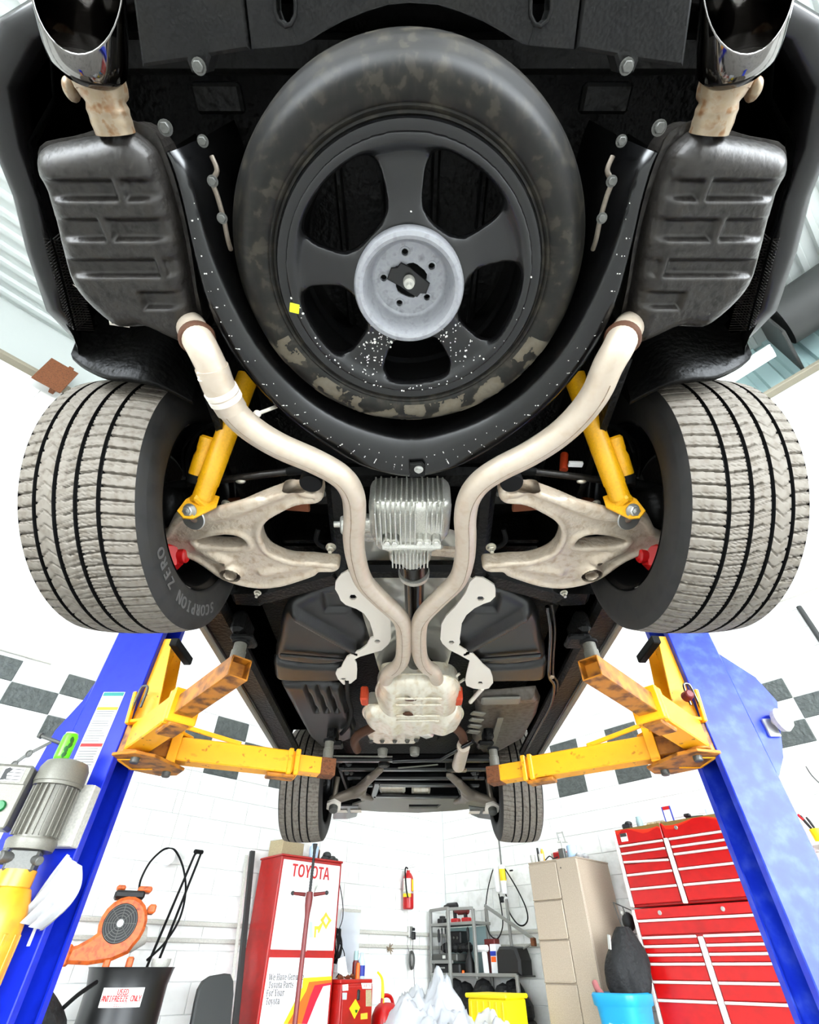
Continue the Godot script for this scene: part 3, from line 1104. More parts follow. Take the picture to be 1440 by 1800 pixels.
func power_unit() -> void:
	var c := v(-1.60, 0, -2.42)
	var t := thing("power_unit", "grey electric pump motor with yellow oil tank bolted to the blue column", "power unit", v(-1.60, 0.55, -2.5))
	var at := func(y: float) -> Transform3D: return Transform3D(Basis(), v(c.x, y, c.z))
	var fc := MB.new()
	fc.lathe([Vector2(0, 1.395), Vector2(0.06, 1.395), Vector2(0.088, 1.385), Vector2(0.100, 1.36), Vector2(0.102, 1.30), Vector2(0.098, 1.298), Vector2(0.098, 1.285), Vector2(0, 1.285)], at.call(0.0), 40)
	part("fan_cover", fc, M.motor, t, "domed fan cover")
	var body := MB.new()
	body.lathe([Vector2(0, 1.285), Vector2(0.078, 1.285), Vector2(0.078, 1.09), Vector2(0, 1.09)], at.call(0.0), 32)
	part("motor_body", body, M.motor, t)
	for k in 22:
		var a := TAU * k / 22
		if a > 2.3 and a < 3.6:
			continue
		var f := MB.new()
		f.box(v(c.x + cos(a) * 0.084, 1.19, c.z + sin(a) * 0.084), v(0.022, 0.185, 0.004), Basis(Vector3.UP, -a), 0.001)
		part("fin", f, M.motor, t)
	var mp := MB.new()
	mp.box(v(-1.58, 1.20, -2.535), v(0.20, 0.24, 0.06), Basis(), 0.004)
	part("mounting_block", mp, M.off_white, t)
	var fl := MB.new()
	fl.lathe([Vector2(0, 1.09), Vector2(0.092, 1.09), Vector2(0.096, 1.08), Vector2(0.09, 1.05), Vector2(0, 1.05)], at.call(0.0), 32)
	part("flange", fl, M.motor, t)
	var pb := MB.new()
	pb.box(v(c.x, 1.015, c.z), v(0.11, 0.08, 0.11), Basis(Vector3.UP, 0.4), 0.01)
	pb.cyl(v(c.x + 0.05, 1.02, c.z + 0.02), v(c.x + 0.10, 1.01, c.z + 0.05), 0.016, -1, 12, 0.003)
	pb.cyl(v(c.x - 0.02, 1.02, c.z + 0.05), v(c.x - 0.04, 1.02, c.z + 0.10), 0.02, -1, 12, 0.003)
	pb.cyl(v(c.x - 0.06, 1.02, c.z + 0.01), v(c.x - 0.11, 1.02, c.z + 0.04), 0.018, -1, 12, 0.003)
	part("pump_block", pb, M.dull_steel, t, "oily valve block")
	var rs := MB.new()
	rs.lathe([Vector2(0, 0.985), Vector2(0.066, 0.985), Vector2(0.066, 0.93), Vector2(0.074, 0.925), Vector2(0.088, 0.89), Vector2(0.098, 0.84), Vector2(0.102, 0.78), Vector2(0.102, 0.50), Vector2(0.09, 0.48), Vector2(0, 0.48)], at.call(0.0), 40)
	for k in 14:
		var a := TAU * k / 14
		rs.box(v(c.x + cos(a) * 0.1015, 0.66, c.z + sin(a) * 0.1015), v(0.006, 0.26, 0.016), Basis(Vector3.UP, -a), 0.002)
	part("reservoir", rs, M.reservoir, t, "yellow plastic oil tank")
	var lv := MB.new()
	lv.tube(spl([v(c.x - 0.04, 1.05, c.z + 0.07), v(c.x - 0.06, 1.0, c.z + 0.12), v(c.x - 0.12, 0.93, c.z + 0.13), v(c.x - 0.22, 0.84, c.z + 0.13)], 5), 0.008, 8)
	part("release_lever", lv, M.steel, t)
	# control box
	var yaw := Basis(Vector3.UP, 0.28)
	var bx := MB.new()
	var o := v(-1.775, 1.235, -2.36)
	bx.box(o, v(0.16, 0.24, 0.11), yaw, 0.012)
	var box := part("control_box", bx, M.motor, t, "boxy switch housing")
	var lid := MB.new()
	lid.box(o + yaw * v(0, -0.04, 0.058), v(0.165, 0.165, 0.012), yaw, 0.006)
	part("lid", lid, M.motor, box)
	var gb := MB.new()
	var gx := MB.frame(o + yaw * v(0.03, -0.045, 0.064), yaw * v(0, 0, 1))
	gb.lathe([Vector2(0, 0), Vector2(0.021, 0), Vector2(0.021, 0.008), Vector2(0.017, 0.014), Vector2(0, 0.015)], gx, 24)
	part("start_button", gb, M.button_green, box, "round green push button")
	var gl := MB.new()
	gl.box(o + yaw * v(0.008, 0.078, 0.056), v(0.085, 0.055, 0.003), yaw)
	part("rating_plate", gl, M.paper, box)
	for k in 4:
		var ln := MB.new()
		ln.box(o + yaw * v(0.02, 0.098 - 0.0135 * k, 0.058), v(0.055, 0.003, 0.002), yaw)
		part("rating_line", ln, M.ink, box)
	var blot := MB.new()
	blot.prism([Vector2(-0.035, -0.026), Vector2(-0.012, -0.02), Vector2(-0.018, 0.0), Vector2(-0.004, 0.02), Vector2(-0.02, 0.026), Vector2(-0.034, 0.018)], 0, 0.0012, Transform3D(Basis(yaw.x, yaw.z, yaw.y), o + yaw * v(0.008, 0.078, 0.0577)))
	part("oil_stain", blot, M.black, box)
	# drink can left standing on the fan cover
	var can := MB.new()
	var k0 := v(-1.628, 1.389, -2.395)
	var pr := [Vector2(0, 0.004), Vector2(0.022, 0.0), Vector2(0.031, 0.012), Vector2(0.0325, 0.02), Vector2(0.0325, 0.108), Vector2(0.027, 0.120)]
	can.lathe(pr, Transform3D(Basis(), k0), 32)
	var cn := thing("drink_can", "bright green drinks can standing on the motor's fan cover", "can", k0)
	part("body", can, M.green, cn)
	var cl := MB.new()
	cl.lathe([Vector2(0.027, 0.120), Vector2(0.028, 0.124), Vector2(0.025, 0.123), Vector2(0.0, 0.119)], Transform3D(Basis(), k0), 32)
	part("lid", cl, M.steel, cn)
	var rng := RandomNumberGenerator.new()
	rng.seed = 9
	for k in 4:
		var lf := MB.new()
		var a0 := 0.9 - 0.12 * k
		var rows := []
		for r in 4:
			var row := PackedVector3Array()
			for e in 5:
				var aa := a0 + (0.75 * e / 4 - 0.37) * (1.0 - 0.5 * absf(r - 1.5)) + 0.22 * r * (0.3 if k % 2 else -0.2)
				row.append(k0 + v(cos(aa) * 0.0332, 0.010 + 0.021 * k + 0.010 * r, sin(aa) * 0.0332))
			rows.append(row)
		lf.grid(rows)
		part("print_leaf", lf, M.dark_green, cn)
	# strap with holes and a long bolt, hooked on the gusset plate
	var sp := MB.new()
	var path: Array = spl([v(-1.80, 1.515, -2.52), v(-1.845, 1.47, -2.50), v(-1.885, 1.44, -2.50), v(-1.915, 1.40, -2.50), v(-1.925, 1.36, -2.49), v(-1.895, 1.345, -2.47)], 6)
	for k in path.size() - 1:
		sp.bar(path[k], path[k + 1], 0.016, 0.003, v(0, 0, 1))
	for k in [9, 17]:
		var ring := []
		for e in 17:
			ring.append(path[k] + v(cos(TAU * e / 16), sin(TAU * e / 16), 0) * 0.014 + v(0, 0, 0.001))
		sp.tube(ring, 0.004, 8, false)
	solo("pipe_strap", sp, M.dull_steel, "thin curved steel strap with round eyes behind the motor's fan cover", "strap", v(-1.86, 1.34, -2.5))
	var bo := MB.new()
	bo.cyl(v(-1.915, 1.568, -2.59), v(-1.80, 1.533, -2.59), 0.009, -1, 12)
	bo.lathe([Vector2(0, 0), Vector2(0.016, 0), Vector2(0.016, 0.012), Vector2(0, 0.013)], MB.frame(v(-1.915, 1.568, -2.59), v(-1, 0.3, 0)), 6)
	solo("long_bolt", bo, M.dull_steel, "long hex bolt sticking out of the blue gusset plate above the strap", "bolt", v(-1.86, 1.55, -2.59))
	# rag tucked between tank and column
	var rg := MB.new()
	var rows := []
	for r in 15:
		var row := PackedVector3Array()
		var f := r / 14.0
		for e in 21:
			var g := e / 20.0 - 0.5
			var w := lerpf(0.06, 0.125, sin(f * 2.4))
			row.append(v(-1.43 - 0.07 * f + g * w * 1.25 + 0.03 * sin(f * 3.0), 1.03 - 0.21 * f - 0.04 * g, -2.46 - 0.06 * absf(g) + 0.022 * sin(g * 22 + f * 3) * (0.4 + f) + 0.02 * f))
		rows.append(row)
	rg.grid(rows)
	solo("rag", rg, M.rag, "white rag stuffed beside the yellow oil tank on the column", "rag", v(-1.5, 0.82, -2.45))


# ---------- the lifted car ----------

var the_car: Node3D


func px2(x: float, y: float) -> Vector2:
	return Vector2(x, y)


func mir(pts: Array, cx: float) -> Array:
	var o := []
	for q in pts:
		o.append(Vector2(2 * cx - q.x, q.y))
	return o


func flat(pts: Array, y0: float, y1: float, bev := 0.0, hole := []) -> MB:
	var b := MB.new()
	b.prism(MB.holed(pts, hole) if hole.size() else pts, y0, y1, Transform3D(), bev)
	return b


func car() -> void:
	the_car = thing("car", "black car raised on the yellow lift arms, its spare wheel slung under the tail", "car", v(CX, 1.38, -2.7))
	body_shell()
	tail()
	mufflers()
	spare()
	exhaust()
	wheels()
	rear_axle()
	floor_pans()
	mid_exhaust()
	front_end()


func body_shell() -> void:
	var c := the_car
	# half outline of the car in plan, from the middle of the tail round to the middle of the nose
	var half := [Vector2(0, 0.10), Vector2(0.25, 0.095), Vector2(0.45, 0.075), Vector2(0.60, 0.045), Vector2(0.735, 0.0), Vector2(0.825, -0.07), Vector2(0.862, -0.17), Vector2(0.875, -0.27), Vector2(0.91, -0.38), Vector2(0.94, -0.52), Vector2(0.962, -0.66),
		Vector2(0.965, -0.72), Vector2(0.965, -0.85), Vector2(0.965, -1.05), Vector2(0.965, -1.25), Vector2(0.965, -1.42), Vector2(0.965, -1.54), Vector2(0.955, -1.62), Vector2(0.945, -2.2), Vector2(0.945, -3.0), Vector2(0.95, -3.6), Vector2(0.96, -3.78), Vector2(0.965, -3.9), Vector2(0.965, -4.1), Vector2(0.965, -4.3), Vector2(0.965, -4.5), Vector2(0.96, -4.68), Vector2(0.95, -4.78), Vector2(0.90, -5.0), Vector2(0.78, -5.2), Vector2(0.5, -5.32), Vector2(0, -5.36)]
	var low := func(z: float, x: float) -> float:
		for a in [-1.10, -4.30]:
			var d := absf(z - a)
			if d < 0.47 and absf(x) > 0.9:
				return 1.12 + sqrt(maxf(0.0, 1.0 - pow(d / 0.47, 2.0))) * 0.47
		if z > -0.7:
			return 1.2
		if z < -4.7:
			return 1.12
		return 1.09
	var rows := []
	for sd in [1, -1]:
		var seq := half if sd > 0 else half.slice(1, half.size() - 1)
		if sd < 0:
			seq.reverse()
		for q in seq:
			var y: float = EYE + low.call(q.y, q.x)
			var out = Vector2(q.x / 0.965, 0).normalized() if absf(q.x) > 0.9 else (q - Vector2(0, -2.6) * 0.0).normalized()
			if q.y > -0.65:
				out = Vector2(q.x * 0.9, 0.35 + q.y).normalized()
			elif q.y < -4.8:
				out = Vector2(q.x * 0.5, q.y + 4.6).normalized()
			else:
				out = Vector2(signf(q.x), 0)
			var e := func(ins: float, h: float) -> Vector3: return Vector3(CX + sd * (q.x - out.x * ins), h, q.y - out.y * ins)
			var arch := y > EYE + 1.25
			var fl := 0.045 if q.y < -0.7 else 0.075
			rows.append(PackedVector3Array([e.call(fl, y + 0.05), e.call(fl, y + 0.005), e.call(fl * 0.55, y - 0.002), e.call(0.012, y + 0.004), e.call(0.0, y + 0.02), e.call(-0.005, maxf(y + 0.06, 1.95)), e.call(0.0, maxf(y + 0.1, 2.25)), e.call(0.02, 2.48), e.call(0.05, 2.62), e.call(0.20, 3.02), e.call(0.34, 3.12)]))
	var b := MB.new()
	b.grid(rows, false, true)
	var lid := []
	for r in rows:
		lid.append(r[r.size() - 1])
	b.face(lid)
	part("body_shell", b, M.paint, c, "glossy black painted body")
	# dark floor high up, so that the body is closed from below
	var f := MB.new()
	f.box(v(CX, EYE + 1.50, -0.98), v(1.75, 0.02, 1.20))
	f.box(v(CX, EYE + 1.50, -0.19), v(1.40, 0.02, 0.42))
	f.box(v(CX, EYE + 1.33, -3.2), v(1.50, 0.02, 3.3))
	f.box(v(CX, EYE + 1.42, -1.58), v(1.5, 0.20, 0.02))
	f.box(v(CX, EYE + 1.33, -5.0), v(1.5, 0.02, 0.6))
	part("floor_pan", f, M.underseal, c)
	# wheel-arch liners
	for a in [-1.10, -4.30]:
		var l := MB.new()
		var rw := []
		for k in 21:
			var an := PI * (0.17 + 0.85 * k / 20)
			var row := PackedVector3Array()
			for e in [[-0.95, 0.47], [-0.93, 0.485], [-0.75, 0.49], [-0.585, 0.485], [-0.565, 0.47]]:
				row.append(v(CX + e[0], EYE + 1.10 + sin(an) * e[1], a + cos(an) * e[1]))
			rw.append(row)
		l.grid(rw)
		both("arch_liner", l, M.underseal, c)
		var w := MB.new()
		w.box(v(CX - 0.56, EYE + 1.34, a), v(0.02, 0.42, 0.98))
		both("arch_wall", w, M.underseal, c)
	# sills
	var sill := MB.new()
	sill.box(v(CX - 0.86, EYE + 1.13, -2.68), v(0.13, 0.06, 2.1), Basis(), 0.02)
	both("sill", sill, M.underseal, c)
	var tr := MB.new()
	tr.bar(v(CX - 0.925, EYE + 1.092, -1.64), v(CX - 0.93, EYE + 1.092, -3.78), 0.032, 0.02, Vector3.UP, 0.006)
	both("sill_reflection", tr, M.motor, c)  # pale strip stands in for the reflection along the body side's lower edge
	for q in [v(-0.726, 1.722, -1.892), v(-0.478, 1.722, -3.239)]:
		var j := MB.new()
		j.box(q + v(0, 0.01, 0), v(0.10, 0.03, 0.10), Basis(), 0.01)
		j.box(q + v(-0.02, 0.07, 0), v(0.06, 0.10, 0.16), Basis(), 0.015)
		both("jacking_point", j, M.underseal, c)


func tail() -> void:
	var c := the_car
	# lower valance: two corner panels and one across the middle
	var y := EYE + 1.0
	var pa := [Vector2(-0.381, 0.074), Vector2(-0.396, 0.017), Vector2(-0.412, -0.053), Vector2(-0.341, -0.046), Vector2(-0.338, -0.059), Vector2(-0.329, -0.062), Vector2(-0.316, -0.06), Vector2(-0.303, -0.041), Vector2(-0.242, -0.034), Vector2(-0.238, 0.017), Vector2(-0.231, 0.074)]
	both("valance_panel", flat(pa, y, y + 0.05, 0.004), M.plastic, c)
	var pm := [Vector2(-0.227, 0.074), Vector2(-0.234, 0.017), Vector2(-0.238, -0.033), Vector2(-0.214, -0.032), Vector2(-0.168, -0.029), Vector2(-0.149, -0.022), Vector2(-0.135, -0.016), Vector2(-0.102, -0.004), Vector2(-0.066, 0.006), Vector2(-0.033, 0.013), Vector2(0, 0.015)]
	var full := pm.duplicate()
	for k in range(pm.size() - 2, -1, -1):
		full.append(Vector2(2 * CX - pm[k].x, pm[k].y))
	var slot := [Vector2(-0.193, 0.02), Vector2(-0.195, 0.007), Vector2(-0.192, -0.003), Vector2(-0.183, -0.009), Vector2(-0.174, -0.007), Vector2(-0.166, 0.002), Vector2(-0.164, 0.013), Vector2(-0.163, 0.025), Vector2(-0.169, 0.037), Vector2(-0.18, 0.037)]
	var cut := MB.holed(MB.holed(full, slot), mir(slot, CX))
	var mid := MB.new()
	mid.prism(cut, y, y + 0.05)
	part("valance_panel", mid, M.plastic, c)
	var lip := MB.new()
	var ring := []
	for q in slot:
		ring.append(v(q.x, y - 0.001, q.y))
	ring.append(ring[0])
	lip.tube(ring, 0.003, 6, false)
	both("slot_rim", lip, M.plastic, c)
	for q in [v(-0.322, 1.695, -0.052)]:
		var b := MB.new()
		hexbolt(b, q, v(0, -1, 0), 0.008)
		both("bolt", b, M.dull_steel, c)
	# chrome tips: a tube cut on the slant, so that the eye looks up into it
	var o := MB.new()
	var ax: Vector3 = v(-0.525, 1.76, -0.063)
	var en: Vector3 = v(-0.486, 1.74, 0.035)
	var d := (en - ax).normalized()
	var sx := v(1, 0, 0)
	var sy := d.cross(sx).normalized()
	sx = sy.cross(d)
	var rows := []
	for g in [[0.042, -0.004, 0.0], [0.050, 0.004, 0.0], [0.056, 0.012, 0.0], [0.060, 0.024, 0.3], [0.062, 0.038, 1.0], [0.0605, 0.041, 1.0], [0.058, 0.038, 1.0], [0.055, 0.024, 0.3], [0.050, 0.010, 0.0]]:
		var row := PackedVector3Array()
		for k in 40:
			var a := TAU * k / 40
			var dirv := sx * cos(a) + sy * sin(a)
			var cutb: float = g[2] * 0.075 * (1.0 + dirv.y)
			row.append(ax + d * (g[1] + cutb) + dirv * g[0])
		rows.append(row)
	o.grid(rows, true)
	var tips := both("exhaust_tip", o, M.chrome, c, "chrome exhaust tip")
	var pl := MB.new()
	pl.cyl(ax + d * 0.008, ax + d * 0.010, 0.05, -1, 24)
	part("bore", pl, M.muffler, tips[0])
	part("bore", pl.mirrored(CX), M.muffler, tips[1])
	# inner splash panels beside the mufflers, with a strip of punched grille
	var sp := MB.new()
	sp.grid([PackedVector3Array([v(-0.589, 1.85, 0.057), v(-0.618, 1.85, -0.02), v(-0.654, 1.85, -0.101), v(-0.751, 1.87, -0.17), v(-0.781, 1.87, -0.245), v(-0.802, 1.87, -0.353), v(-0.862, 1.87, -0.581), v(-0.887, 1.87, -0.645)]), PackedVector3Array([v(-0.736, 2.16, 0.072), v(-0.772, 2.16, -0.025), v(-0.817, 2.16, -0.128), v(-0.907, 2.16, -0.212), v(-0.93, 2.16, -0.306), v(-0.94, 2.16, -0.441), v(-0.999, 2.16, -0.706), v(-1.021, 2.16, -0.785)])])
	both("splash_panel", sp, M.underseal, c)
	for s in 1:
		var gr := MB.new()
		var a0: Vector3 = v(-0.821, 1.88, -0.356)
		var a1: Vector3 = v(-0.873, 1.88, -0.568)
		var dz := (a1 - a0)
		for k in 34:
			var p0 := a0 + dz * (k / 33.0)
			gr.tube([p0, p0 + v(0.014, 0.03, 0.010), p0 + v(0.028, 0.05, 0.02)], 0.0014, 5)
			gr.tube([p0 + v(0.0, 0.0, 0.012), p0 + v(0.014, 0.03, -0.002), p0 + v(0.028, 0.05, -0.012)], 0.0014, 5)
		for r in both("vent_grille", gr, M.dull_steel, c, "fine crossed wire vent grille"):
			r.material_override = M.muffler
	# liner edge hanging behind each rear tyre, and the flap beside it
	var le := MB.new()
	var pts := spl([v(-0.891, 1.86, -0.627), v(-0.858, 1.84, -0.645), v(-0.783, 1.8, -0.652), v(-0.717, 1.79, -0.653), v(-0.659, 1.8, -0.675), v(-0.608, 1.84, -0.754)], 5)
	var rows2 := []
	for q in pts:
		rows2.append(PackedVector3Array([q + v(0, 0.35, -0.05), q + v(0, 0.06, -0.005), q + v(0, 0.015, 0), q, q + v(0, 0.004, 0.014), q + v(0, 0.05, 0.03), q + v(0, 0.35, 0.06)]))
	le.grid(rows2)
	both("liner_lip", le, M.underseal, c)
	var fl := MB.new()
	fl.grid([PackedVector3Array([v(-0.867, 1.87, -0.533), v(-0.857, 1.86, -0.561), v(-0.855, 1.85, -0.59)]), PackedVector3Array([v(-0.887, 1.9, -0.553), v(-0.862, 1.89, -0.572), v(-0.894, 1.9, -0.619)])])
	both("flap", fl, M.plastic, c)
	# bumper beam ends and black hangers above
	var cr := MB.new()
	cr.box(v(CX, EYE + 1.34, -0.05), v(1.4, 0.12, 0.06), Basis(), 0.01)
	part("bumper_beam", cr, M.underseal, c)
	var br := MB.new()
	br.box(v(-0.395, 2, -0.116), v(0.10, 0.03, 0.05), Basis(), 0.006)
	both("bracket", br, M.underseal, c)
	# rusty hanger straps and bolt heads beside the spare
	var st := MB.new()
	st.tube(spl([v(-0.372, 1.8, -0.181), v(-0.365, 1.79, -0.201), v(-0.377, 1.785, -0.218), v(-0.373, 1.78, -0.241), v(-0.37, 1.775, -0.278), v(-0.372, 1.775, -0.314), v(-0.376, 1.79, -0.338)], 4), 0.0048, 8)
	both("hanger_strap", st, M.front_arm, c)
	for q in [v(-0.443, 1.8, -0.139), v(-0.388, 1.82, -0.161), v(-0.373, 1.775, -0.215), v(-0.369, 1.765, -0.274)]:
		var bl := MB.new()
		hexbolt(bl, q, v(0.1, -1, 0.1), 0.0095 if q.x < -0.4 else 0.0075)
		both("bolt", bl, M.dull_steel, c)


func mufflers() -> void:
	var c := the_car
	var o := [Vector2(-0.56, -0.146), Vector2(-0.524, -0.139), Vector2(-0.496, -0.14), Vector2(-0.477, -0.152), Vector2(-0.463, -0.17), Vector2(-0.458, -0.2), Vector2(-0.457, -0.245), Vector2(-0.46, -0.295), Vector2(-0.467, -0.348), Vector2(-0.476, -0.405), Vector2(-0.485, -0.462), Vector2(-0.49, -0.502), Vector2(-0.508, -0.525), Vector2(-0.53, -0.534), Vector2(-0.564, -0.517), Vector2(-0.611, -0.492), Vector2(-0.665, -0.495), Vector2(-0.705, -0.45), Vector2(-0.725, -0.394), Vector2(-0.713, -0.328), Vector2(-0.698, -0.268), Vector2(-0.69, -0.227), Vector2(-0.691, -0.2), Vector2(-0.68, -0.174), Vector2(-0.661, -0.162), Vector2(-0.618, -0.154)]
	var ol := [Vector2(-0.541, -0.134), Vector2(-0.509, -0.126), Vector2(-0.484, -0.13), Vector2(-0.459, -0.144), Vector2(-0.452, -0.167), Vector2(-0.448, -0.208), Vector2(-0.45, -0.265), Vector2(-0.458, -0.337), Vector2(-0.472, -0.418), Vector2(-0.478, -0.481), Vector2(-0.487, -0.52), Vector2(-0.532, -0.539), Vector2(-0.611, -0.5), Vector2(-0.679, -0.503), Vector2(-0.72, -0.45), Vector2(-0.733, -0.396), Vector2(-0.722, -0.328), Vector2(-0.707, -0.268), Vector2(-0.699, -0.227), Vector2(-0.697, -0.2), Vector2(-0.687, -0.174), Vector2(-0.663, -0.157), Vector2(-0.605, -0.149)]
	# four pressed slots across the box, most of them broken by a bridge
	var slots := [[-0.205, -0.236, -0.70, -0.452, -0.535], [-0.268, -0.304, -0.70, -0.458, -0.590], [-0.340, -0.372, -0.70, -0.456, -0.508], [-0.404, -0.438, -0.575, -0.472, -0.9]]
	var ribs := func(x: float, z: float) -> float:
		var s := 0.0
		for q in slots:
			var d := minf(minf(q[0] - z, z - q[1]), minf(minf(x - q[2], q[3] - x), absf(x - q[4]) - 0.008))
			s = maxf(s, smoothstep(-0.005, 0.006, d))
		return 0.016 * s
	var b := MB.new()
	b.pressed(spl(o, 3, true), EYE + 1.09, -0.062, 0.045, ribs, 0.0036)
	var back := MB.new()
	back.prism(spl(ol, 2, true), EYE + 1.085, EYE + 1.091)
	back.prism(spl(o, 2, true), EYE + 1.09, EYE + 1.17)
	var m := both("muffler", b, M.muffler, c, "pressed steel silencer box with stepped ribs")
	part("seam_flange", back, M.muffler, m[0])
	part("seam_flange", back.mirrored(CX), M.muffler, m[1])
	# tail pipe from box to tip
	var tp := MB.new()
	var pts := [v(-0.522, 1.77, -0.143), v(-0.522, 1.77, -0.127), v(-0.521, 1.77, -0.11), v(-0.52, 1.77, -0.098), v(-0.521, 1.775, -0.084), v(-0.522, 1.775, -0.071), v(-0.522, 1.77, -0.057)]
	tp.tube(spl(pts, 4), [0.033, 0.033, 0.033, 0.0335, 0.034, 0.0335, 0.033, 0.0335, 0.034, 0.033, 0.032, 0.031, 0.033, 0.036, 0.038, 0.039, 0.04, 0.0405, 0.041, 0.041, 0.041, 0.041, 0.041, 0.041, 0.041], 24, false)
	both("tail_pipe", tp, M.tail_pipe, c, "tan heat-stained tail pipe")
	var hb := MB.new()
	hb.ball(v(-0.577, 1.78, -0.085), v(0.012, 0.016, 0.018))
	hb.tube([v(-0.58, 1.785, -0.085), v(-0.561, 1.8, -0.081)], 0.006, 8)
	both("hanger_pin", hb, M.tail_pipe, c)
	# torn foil edge showing beside the left box
	var ed := MB.new()
	ed.grid([PackedVector3Array([v(-0.766, 1.82, -0.42), v(-0.738, 1.81, -0.432), v(-0.714, 1.8, -0.451), v(-0.694, 1.79, -0.474), v(-0.699, 1.79, -0.497), v(-0.666, 1.8, -0.509)]), PackedVector3Array([v(-0.769, 1.83, -0.429), v(-0.752, 1.82, -0.441), v(-0.728, 1.81, -0.46), v(-0.706, 1.8, -0.485), v(-0.712, 1.8, -0.505), v(-0.673, 1.81, -0.517)])])
	part("foil_edge", ed, M.cream, c)


func spare() -> void:
	var c := the_car
	var ctr := v(-0.001, EYE + 1.07, -0.40)
	var s := group_part("spare_wheel", ctr, c)
	s.set_meta("label", "full-size spare wheel on five black spokes with a silver dished hub")
	var up := Transform3D(Basis(), v(ctr.x, EYE, ctr.z))
	var t := MB.new()
	t.lathe([Vector2(0.262, 1.13), Vector2(0.272, 1.092), Vector2(0.280, 1.078), Vector2(0.2845, 1.074), Vector2(0.289, 1.076), Vector2(0.292, 1.072), Vector2(0.2955, 1.0695), Vector2(0.299, 1.071), Vector2(0.303, 1.0655), Vector2(0.315, 1.061), Vector2(0.33, 1.060), Vector2(0.345, 1.065), Vector2(0.358, 1.076), Vector2(0.367, 1.092), Vector2(0.373, 1.108), Vector2(0.380, 1.118), Vector2(0.386, 1.135), Vector2(0.389, 1.17), Vector2(0.389, 1.27), Vector2(0.384, 1.30), Vector2(0.36, 1.34), Vector2(0.30, 1.36), Vector2(0.262, 1.34)], up, 128)
	part("tire", t, M.spare_rubber, s)
	var du := MB.new()
	du.lathe([Vector2(0.304, 1.0638), Vector2(0.315, 1.0600), Vector2(0.33, 1.0590), Vector2(0.345, 1.0640), Vector2(0.3585, 1.0750), Vector2(0.368, 1.0915)], Transform3D(Basis(Vector3.UP, deg_to_rad(158.0)), v(ctr.x, EYE, ctr.z)), 64, deg_to_rad(136.0))
	part("dust_film", du, M.dust, s, "patchy grey dust")
	var r := MB.new()
	r.lathe([Vector2(0.2825, 1.082), Vector2(0.2825, 1.068), Vector2(0.279, 1.064), Vector2(0.272, 1.0635), Vector2(0.262, 1.066), Vector2(0.256, 1.074), Vector2(0.250, 1.10), Vector2(0.2465, 1.14), Vector2(0.2465, 1.18), Vector2(0.238, 1.19), Vector2(0.238, 1.205), Vector2(0.2465, 1.215), Vector2(0.2465, 1.30)], up, 96)
	part("rim_barrel", r, M.wheel_black, s)
	var dk := MB.new()
	dk.lathe([Vector2(0.0, 1.30), Vector2(0.25, 1.30)], up, 48)
	for k in 4:
		dk.box(v(ctr.x - 0.16 + 0.11 * k, EYE + 1.295, ctr.z), v(0.02, 0.02, 0.42), Basis(), 0.006)
	part("well_floor", dk, M.underseal, s)
	# five-spoke face
	var angs := [93.0, 23.0, -50.0, -119.0, 171.0]
	var dirs := []
	for a in angs:
		dirs.append(Vector2(cos(deg_to_rad(a)), sin(deg_to_rad(a))))
	var mids := []
	for k in 5:
		var k2 := (k + 1) % 5
		mids.append((dirs[k] + dirs[k2]).normalized())
	var field := func(p: Vector3) -> float:
		var q := Vector2(p.x, p.z)
		var rr := q.length()
		# the face lies deeper over the spokes and comes down to the lip and to the hub
		var y0 := 1.082 - 0.016 * smoothstep(0.225, 0.252, rr) - 0.014 * (1.0 - smoothstep(0.09, 0.17, rr))
		var slab := maxf(absf(p.y - y0 - 0.010) - 0.014, rr - 0.262)
		slab = maxf(slab, 0.108 - rr)
		var win := -1.0
		for k in 5:
			var m: Vector2 = mids[k]
			if q.dot(m) > 0.6 * rr:
				var d1: Vector2 = dirs[k]
				var d2: Vector2 = dirs[(k + 1) % 5]
				var e1 := absf(d1.cross(q)) - 0.034 - 0.012 * smoothstep(0.14, 0.24, rr)
				var e2 := absf(d2.cross(q)) - 0.034 - 0.012 * smoothstep(0.14, 0.24, rr)
				if d1.dot(q) < 0:
					e1 = 0.3
				if d2.dot(q) < 0:
					e2 = 0.3
				var e3 := 0.241 - rr
				var e4 := rr - 0.122
				win = -smin(smin(e1, e2, 0.03), smin(e3, e4, 0.03), 0.045)
				break
		var h := maxf(0.012 - absf(slab + win), 0.0) / 0.012
		return maxf(slab, -win) + h * h * 0.012 * 0.25
	var fm := MB.new()
	fm.nets(field, v(-0.275, 1.035, -0.275), v(0.275, 1.12, 0.275), 0.0058)
	var placed := MB.new()
	placed.add(fm, Transform3D(Basis(), v(ctr.x, EYE, ctr.z)))
	part("spokes", placed, M.wheel_black, s, "black five-spoke wheel face freckled with dried mud")
	var h := MB.new()
	h.lathe([Vector2(0.108, 1.11), Vector2(0.116, 1.060), Vector2(0.1165, 1.040), Vector2(0.113, 1.034), Vector2(0.105, 1.032), Vector2(0.098, 1.035), Vector2(0.093, 1.046), Vector2(0.088, 1.072), Vector2(0.082, 1.088), Vector2(0.078, 1.092), Vector2(0.075, 1.0935)], up, 72)
	var hub := part("hub", h, M.hub, s, "silver dished hub")
	var plate: Array = MB.ring2(Vector2.ZERO, 0.0765, 0.0765, 60)
